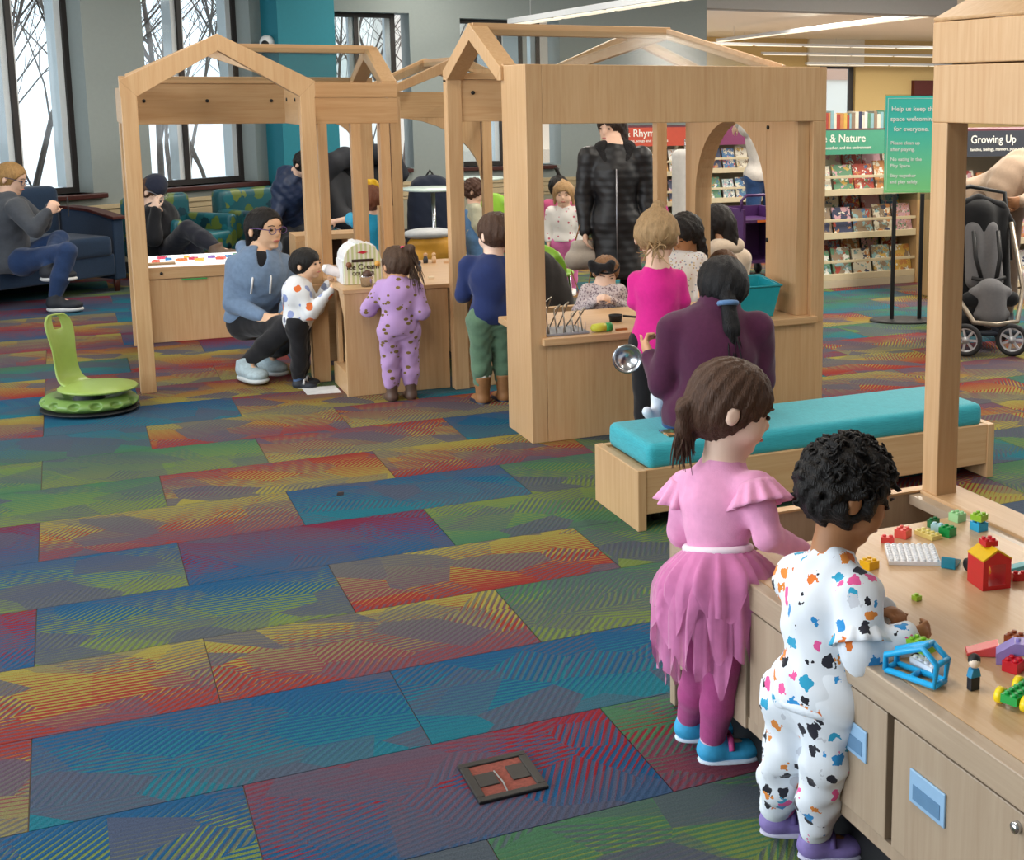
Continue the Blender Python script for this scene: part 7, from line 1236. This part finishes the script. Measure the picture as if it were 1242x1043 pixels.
# ---- woman in the maroon fleece on the bench with a baby
def mar(e, H, J, q, sx, fw, up, hh):
    MB().tube([H(0.155*math.cos(a), -0.56+0.15*math.sin(a), -0.34) for a in np.linspace(0, 2*PI, 13)[:-1]], 0.045*hh, 6, closed=True).build('hair_scrunchie', cloth('#5b7fae'), e, loc=(0, 0, 0))
make('maroon', 'woman with a long black ponytail in a maroon fleece, seated on the bench', adult=True, skin='tan', vox=0.0075, face=False, head=0.225, curlL=0.9, pointL=True,
     top=dict(mat=cloth('#4b1f3c', 0.08), fit=0.026, hem=0.03, collar=True, wrinkle=0.006, wf=22, name='fleece'), bottom=dict(mat=JEAN, fit=0.012, name='jeans'), shoe=dict(mat=BLK, sole=BLK, name='boot'), extra=mar,
     hair=dict(mat=hairm('#0d0c10', 0.25), thick=0.045, noface=False, nape=0.34, rough=0.002, rf=60, tail=[((0, -0.45, -0.15), (0, -0.55, -0.3), 0.12, 0.13), ((0, -0.55, -0.3), (0.02, -0.55, -0.8), 0.13, 0.17), ((0.02, -0.55, -0.8), (0.08, -0.5, -1.35), 0.17, 0.05)], wisps=((0, -0.56, -0.6), (0.06, -0.5, -1.3), 30, 0.1)))
# ---- children round the big playhouse
BLOND = hairm('#a98a63'); DKB = hairm('#181210', 0.25); BRN2 = hairm('#6a4a34')
make('pinkshirt', 'girl in a bright pink top and black leggings with a hair bun', skin='fair', vox=0.007, face=False, top=dict(mat=cloth('#d8268c', 0.04), fit=0.008, hem=0.06, flare=(0.115, 0.06), wrinkle=0.003, name='top'), bottom=dict(mat=BLK, fit=0.004, name='leggings'), shoe=dict(mat=DARK, sole=BLK),
     hair=dict(mat=BLOND, thick=0.05, rough=0.004, nape=0.30, tail=[((0.0, -0.12, 0.52), (0.02, -0.12, 0.60), 0.17, 0.15)], ties=[((0.05, -0.12, 0.52), 0.15, mat('#e04fa0', 0.6))], wisps=((0, -0.35, -0.25), (0, -0.45, -0.55), 26, 0.22)))
def bowx(e, H, J, q, sx, fw, up, hh):
    MB().tube([H(0.44*math.cos(a), -0.06+0.50*math.sin(a), 0.24) for a in np.linspace(0, 2*PI, 25)[:-1]], 0.035*hh, 6, closed=True).build('headband', BLK, e, loc=(0, 0, 0))
    t = SDF(); k0 = H(0.20, 0.36, 0.44); t.ell(k0, np.array((0.07, 0.07, 0.08))*hh, None, 0.01)
    for (x_, y_, z_, r_) in ((0.52, 0.22, 0.50, 0.15), (0.46, 0.26, 0.30, 0.12), (-0.12, 0.36, 0.58, 0.15), (-0.10, 0.42, 0.38, 0.12)): t.cone(k0, H(x_, y_, z_), 0.045*hh, r_*hh, 0.02)
    t.cone(k0, H(0.34, 0.40, 0.20), 0.04*hh, 0.08*hh, 0.01); t.noise(0.003, 90, 1)
    sdf_obj('bow', t, 0.005, BLK, e)
make('bow', 'little girl with a big black bow behind the kitchen counter', skin='pale', vox=0.006, down=True, top=dict(mat=printed('#cfc3c4', ['#8f7f86', '#a8979c', '#7a6a72'], 90, 0.45), fit=0.014, hem=0.10, flare=(0.12, 0.12), wrinkle=0.004, name='dress'), bottom=dict(mat=cloth('#c99fc4'), fit=0.005), shoe=dict(mat=DARK, sole=BLK), extra=bowx,
     hair=dict(mat=hairm('#8a6444'), thick=0.04, fringe=0.3, nape=0.33, rough=0.003))
make('darkhair', 'child with long dark wavy hair and a white print top beside the arch', skin='brown', vox=0.006, down=True, top=dict(mat=printed('#dcd8d4', ['#b8868c', '#8f98a8', '#c0a878'], 60, 0.3), fit=0.018, hem=0.08, flare=(0.11, 0.08), name='top'), bottom=dict(mat=JEAN, fit=0.006), shoe=dict(mat=DARK, sole=BLK),
     hair=dict(mat=DKB, thick=0.06, fringe=0.2, rough=0.006, ears=False, tail=[((0.42, -0.1, 0.0), (0.46, 0.0, -0.75), 0.13, 0.09), ((-0.42, -0.1, 0.0), (-0.46, 0.0, -0.75), 0.13, 0.09), ((0, -0.42, 0), (0, -0.42, -0.75), 0.28, 0.2)], wisps=((0.45, 0.0, -0.4), (0.48, 0.05, -0.95), 22, 0.1)))
make('brownhead', 'small child with light brown hair hidden behind the ponytail woman', skin='fair', vox=0.007, face=False, top=dict(mat=cloth('#cdb79a'), fit=0.014, hem=0.05), bottom=dict(mat=JEAN, fit=0.006), shoe=dict(mat=DARK, sole=BLK), hair=dict(mat=BRN2, thick=0.05, rough=0.002))
make('hoodie', 'dark haired person in a cream hoodie sitting behind the arch', adult=True, skin='tan', vox=0.009, face=False, top=dict(mat=cloth('#cdbba6'), fit=0.03, hem=0.03, hood=True, wrinkle=0.006, wf=22, name='hoodie'), bottom=dict(mat=NAVY, fit=0.012), shoe=dict(mat=DARK, sole=BLK),
     hair=dict(mat=DKB, thick=0.05, ears=False, rough=0.003, tail=[((0, -0.4, -0.1), (0.02, -0.42, -0.75), 0.3, 0.2), ((0.38, -0.05, 0), (0.4, -0.05, -0.6), 0.12, 0.08), ((-0.38, -0.05, 0), (-0.4, -0.05, -0.6), 0.12, 0.08)]))
def coat_extra(e, H, J, q, sx, fw, up, hh):
    t = SDF(); n_ = J['neck']; t.chain([n_-sx*0.06+fw*0.07-up*0.09, n_-sx*0.085-up*0.0, n_-fw*0.07+up*0.01, n_+sx*0.085-up*0.0, n_+sx*0.06+fw*0.07-up*0.09], [0.035, 0.05, 0.055, 0.05, 0.035], 0.02).noise(0.004, 90, 2); sdf_obj('fur_collar', t, 0.009, mat('#141214', 0.9, var=0.3, scale=80, bump=0.8, bscale=160), e)
    MB().tube([J['chest']+fw*0.175+up*0.05, J['hip']+fw*0.165-up*0.0, J['hip']+fw*0.165-up*0.35], 0.004, 6).build('zip', mat('#9a9aa0', 0.3, 0.8), e, loc=(0, 0, 0))
make('blackcoat', 'woman in a long black quilted coat standing behind the big playhouse', adult=True, skin='fair', vox=0.009, top=dict(mat=quilted('#0f0f13'), fit=0.032, hem=0.24, flare=(0.118, 0.24), wrinkle=0.004, name='coat'), bottom=dict(mat=BLK, fit=0.01), shoe=dict(mat=BLK, sole=BLK, name='boot'), extra=coat_extra,
     hair=dict(mat=hairm('#2c201b', 0.25), thick=0.04, ears=False, rough=0.003, tail=[((-0.3, -0.2, -0.1), (-0.42, 0.1, -0.9), 0.2, 0.16), ((-0.42, 0.1, -0.9), (-0.4, 0.22, -1.3), 0.16, 0.06)]))
make('whitegirl', 'small girl in a white print sweatshirt and pink trousers, standing', skin='fair', vox=0.008, top=dict(mat=printed('#e6e3e0', ['#c05a70', '#d8a0a8'], 22, 0.2), fit=0.018, hem=0.0, name='sweatshirt'), bottom=dict(mat=cloth('#cf6fa6'), fit=0.012), shoe=dict(mat=WHITE, sole=SOLE), hair=dict(mat=hairm('#a8865c'), thick=0.05, fringe=0.2, ears=False, rough=0.003, tail=[((0, -0.3, 0.4), (0.05, -0.4, 0.5), 0.12, 0.1), ((0.38, -0.1, 0), (0.4, -0.05, -0.45), 0.1, 0.06), ((-0.38, -0.1, 0), (-0.4, -0.05, -0.45), 0.1, 0.06)]))
make('tuft', 'child with a black topknot standing behind the girl in the white sweatshirt', skin='tan', vox=0.009, face=False, top=dict(mat=cloth('#c0567f'), fit=0.016, hem=0.03), bottom=dict(mat=NAVY, fit=0.01), shoe=dict(mat=DARK, sole=BLK), hair=dict(mat=DKB, thick=0.06, rough=0.004, tail=[((0, -0.1, 0.55), (-0.08, -0.1, 0.85), 0.08, 0.1), ((-0.08, -0.1, 0.85), (-0.2, -0.1, 0.9), 0.09, 0.03)]))
make('blueboy', 'boy in a navy sweater, green trousers and tan boots, seen from behind', skin='pale', vox=0.0065, face=False, top=dict(mat=cloth('#22305f', 0.05), fit=0.020, hem=0.055, wrinkle=0.0045, wf=30, name='sweater', cuff=0.7), bottom=dict(mat=cloth('#5d7a62', 0.06), fit=0.012, len=0.60, wrinkle=0.006, wf=46),
     shoe=dict(mat=mat('#96683f', 0.6, var=0.12), sole=mat('#1e2436', 0.5), high=0.10, wide=0.014, solez=1.0, fur=mat('#d9d4cc', 0.95, var=0.2, scale=90), name='boot'), hair=dict(mat=hairm('#4a3428', 0.2), thick=0.045, nape=0.32, rough=0.003))
LAV = printed('#b593c6', ['#6f5a2a', '#77602e'], 21, 0.28, 1.0, stretch=(1, 1, 1.5))
make('lavender', 'girl in a lavender spotted sweatsuit and brown boots at the counter', skin='tan', vox=0.006, face=False, curlL=1.0, curlR=1.0, top=dict(mat=LAV, fit=0.021, hem=0.05, wrinkle=0.004, wf=38, name='sweatshirt'), bottom=dict(mat=LAV, fit=0.012, len=0.66, wrinkle=0.005, wf=44, name='sweatpants'),
     shoe=dict(mat=mat('#5b463c', 0.5, var=0.12), sole=mat('#4a3a32', 0.7), high=0.075, wide=0.004, name='boot'), hair=dict(mat=hairm('#4f3b2e', 0.25), thick=0.05, rough=0.004, nape=0.33, tail=[((0.05, -0.3, 0.42), (0.28, -0.42, 0.45), 0.1, 0.13), ((0.28, -0.42, 0.45), (0.46, -0.45, 0.0), 0.13, 0.06)], ties=[((0.05, -0.38, 0.44), 0.08, mat('#f04f7c', 0.6))], wisps=((0.25, -0.42, 0.3), (0.3, -0.5, -0.75), 34, 0.16)))
WSW = printed('#dfe1e4', ['#dfe1e4', '#7d8fc0', '#d8703a', '#8f9cc8', '#dfe1e4', '#6d7388'], 17, 0.42, 2.2, jag=0.02)
make('toddler', 'dark haired toddler in a white sweatshirt drinking from a cup', skin='asian', vox=0.006, curlL=1.0, curlR=1.0, top=dict(mat=WSW, fit=0.020, hem=0.06, wrinkle=0.004, wf=36, name='sweatshirt', vox=0.006), bottom=dict(mat=BLK, fit=0.012, len=0.78, wrinkle=0.005, wf=46), shoe=dict(mat=mat('#1f2530', 0.6), sole=mat('#dfe2e4', 0.5), name='sneaker', sock=mat('#4a648c', 0.9), strap=mat('#d8dade', 0.6)), hair=dict(mat=hairm('#110e0d', 0.2), thick=0.045, fringe=0.13, rough=0.002, nape=0.30))
def hoodx(e, H, J, q, sx, fw, up, hh):
    c = J['chest']
    for s_ in (-1, 1): MB().tube([J['neck']+sx*0.045*s_+fw*0.05-up*0.02, c+sx*0.05*s_+fw*0.128+up*0.03, c+sx*0.052*s_+fw*0.138-up*0.06], 0.006, 6).build('drawstring', mat('#e4e6ea', 0.7), e, loc=(0, 0, 0))
    cw_ = 0.085*q; t = SDF(); t.ell(c, (cw_*1.05+0.009, cw_*0.72+0.009, cw_*1.2), np.stack([sx, fw, up], 1), 0.02); t.cone(c+up*cw_*0.6, J['neck']-up*0.02, cw_*0.55+0.012, 0.034*q*1.1+0.008, 0.04); sdf_obj('undershirt', t, 0.008, BLK, e)
make('crouch', 'woman with glasses in a grey blue hoodie crouching beside the toddler', adult=True, skin='asian', vox=0.007, glasses='#5b3f78', brow='#241b18', head=0.225, curlR=1.1, curlL=0.8, top=dict(mat=cloth('#7187a3', 0.12, 40), fit=0.022, hem=0.0, hood=True, vneck=True, wrinkle=0.006, wf=24, name='hoodie'), bottom=dict(mat=BLK, fit=0.006, name='leggings', wrinkle=0.002), extra=hoodx,
     shoe=dict(mat=mat('#a9bcc4', 0.6, var=0.15, scale=60), sole=mat('#c9d0d2', 0.6), name='sneaker'), hair=dict(mat=hairm('#120d0c', 0.2), thick=0.035, fringe=0.34, rough=0.002, nape=0.40, tail=[((0, -0.42, 0.0), (0, -0.5, -0.2), 0.2, 0.16), ((0.3, -0.25, 0), (0.3, -0.3, -0.42), 0.12, 0.08), ((-0.3, -0.25, 0), (-0.3, -0.3, -0.42), 0.12, 0.08)]))
def ybow(e, H, J, q, sx, fw, up, hh):
    t = SDF(); ym = mat('#f2c21c', 0.6)
    for (x, z) in ((0.18, 0.5), (-0.18, 0.5), (0.1, 0.62), (-0.1, 0.62)): t.ell(H(x, -0.1, z), np.array((0.17, 0.12, 0.13))*hh, None, 0.01)
    t.noise(0.003, 80, 1); sdf_obj('hair_bow', t, 0.007, ym, e)
make('tealshirt', 'child in a turquoise shirt with a yellow hair bow behind the slats', skin='fair', vox=0.008, face=False, top=dict(mat=cloth('#2b9cc4'), fit=0.016, sleeve=0.4, hem=0.04, name='shirt'), bottom=dict(mat=cloth('#e0c25a'), fit=0.012), shoe=dict(mat=WHITE, sole=SOLE), extra=ybow, hair=dict(mat=hairm('#7a4a34'), thick=0.05))
make('puffer', 'person in a navy puffer jacket leaning forward beside the teal pier', adult=True, skin='fair', vox=0.010, face=False, top=dict(mat=mat('#25324f', 0.5, var=0.15, scale=20), fit=0.04, hem=0.04, wrinkle=0.010, wf=40, name='puffer_jacket'), bottom=dict(mat=BLK, fit=0.012), shoe=dict(mat=BLK, sole=BLK), hair=dict(mat=DKB, thick=0.05))
def beanie(e, H, J, q, sx, fw, up, hh):
    t = SDF(); t.ell(H(0, -0.04, 0.16), np.array((0.46, 0.53, 0.50))*hh, np.stack([sx, fw, up], 1), 0.01); t.cut(H(0, 0.0, 0.10), -(H(0, 0.1, 1.0)-H(0, 0, 0))); t.noise(0.002, 120, 1); sdf_obj('beanie', t, 0.008, cloth('#23283a'), e)
make('beanie', 'person with a dark beanie and black clothes reading in an armchair', adult=True, skin='pale', vox=0.010, down=True, glasses='#b8bcc8', top=dict(mat=cloth('#1e1f24'), fit=0.03, hem=0.04, wrinkle=0.006, wf=24, name='sweater'), bottom=dict(mat=cloth('#1d1f2a'), fit=0.02), shoe=dict(mat=mat('#6a5444', 0.6), sole=SOLE, name='sneaker'), extra=beanie, hair=dict(mat=hairm('#5a4030'), thick=0.02))
make('sofawoman', 'woman in a charcoal hoodie and jeans sitting on the blue sofa with a phone', adult=True, skin='fair', vox=0.009, glasses='#3a3f60', curlL=1.1, curlR=1.1, top=dict(mat=cloth('#474b52', 0.1, 40), fit=0.03, hem=0.05, hood=True, wrinkle=0.007, wf=22, name='hoodie'), bottom=dict(mat=cloth('#23395f', 0.12), fit=0.014, name='jeans'), shoe=dict(mat=mat('#20242c', 0.7), sole=mat('#cfd0cf', 0.6), name='sneaker'), hair=dict(mat=hairm('#a5804f'), thick=0.03, fringe=0.3, rough=0.002, tail=[((0, -0.45, -0.05), (0, -0.6, -0.15), 0.12, 0.1), ((0, -0.6, -0.15), (0, -0.6, -0.5), 0.1, 0.05)]))
make('strollerparent', 'person in a tan sweater bending over the stroller', adult=True, skin='brown', vox=0.009, face=False, curlL=0.7, curlR=0.7, top=dict(mat=cloth('#b39a84', 0.05), fit=0.03, hem=0.03, wrinkle=0.008, wf=20, name='sweater'), bottom=dict(mat=cloth('#6f5c4c'), fit=0.016), shoe=dict(mat=DARK, sole=BLK), hair=dict(mat=DKB, thick=0.04))
make('whitesweater', 'person in a white sweater and jeans reaching up at the far bookcase', adult=True, skin='fair', vox=0.010, face=False, top=dict(mat=cloth('#cfc9c2'), fit=0.03, hem=0.03, wrinkle=0.006, wf=20, name='sweater'), bottom=dict(mat=JEAN, fit=0.012, name='jeans'), shoe=dict(mat=DARK, sole=BLK), hair=dict(mat=hairm('#6b5848'), thick=0.05))
make('overalls', 'curly haired child in denim overalls beside the green chair', skin='fair', vox=0.008, top=dict(mat=cloth('#b9b8a0'), fit=0.014, hem=0.06), bottom=dict(mat=cloth('#5d86b4', 0.1), fit=0.024, name='overalls'), shoe=dict(mat=DARK, sole=BLK), hair=dict(mat=hairm('#4a3024'), thick=0.09, rough=0.012, rf=90),
     extra=lambda e, H, J, q, sx, fw, up, hh: sdf_obj('bib', SDF().cone(J['hip'], J['chest']+up*0.01, 0.083, 0.086, 0.02).cut(J['chest']+up*0.05, up), 0.008, cloth('#5d86b4', 0.1), e))
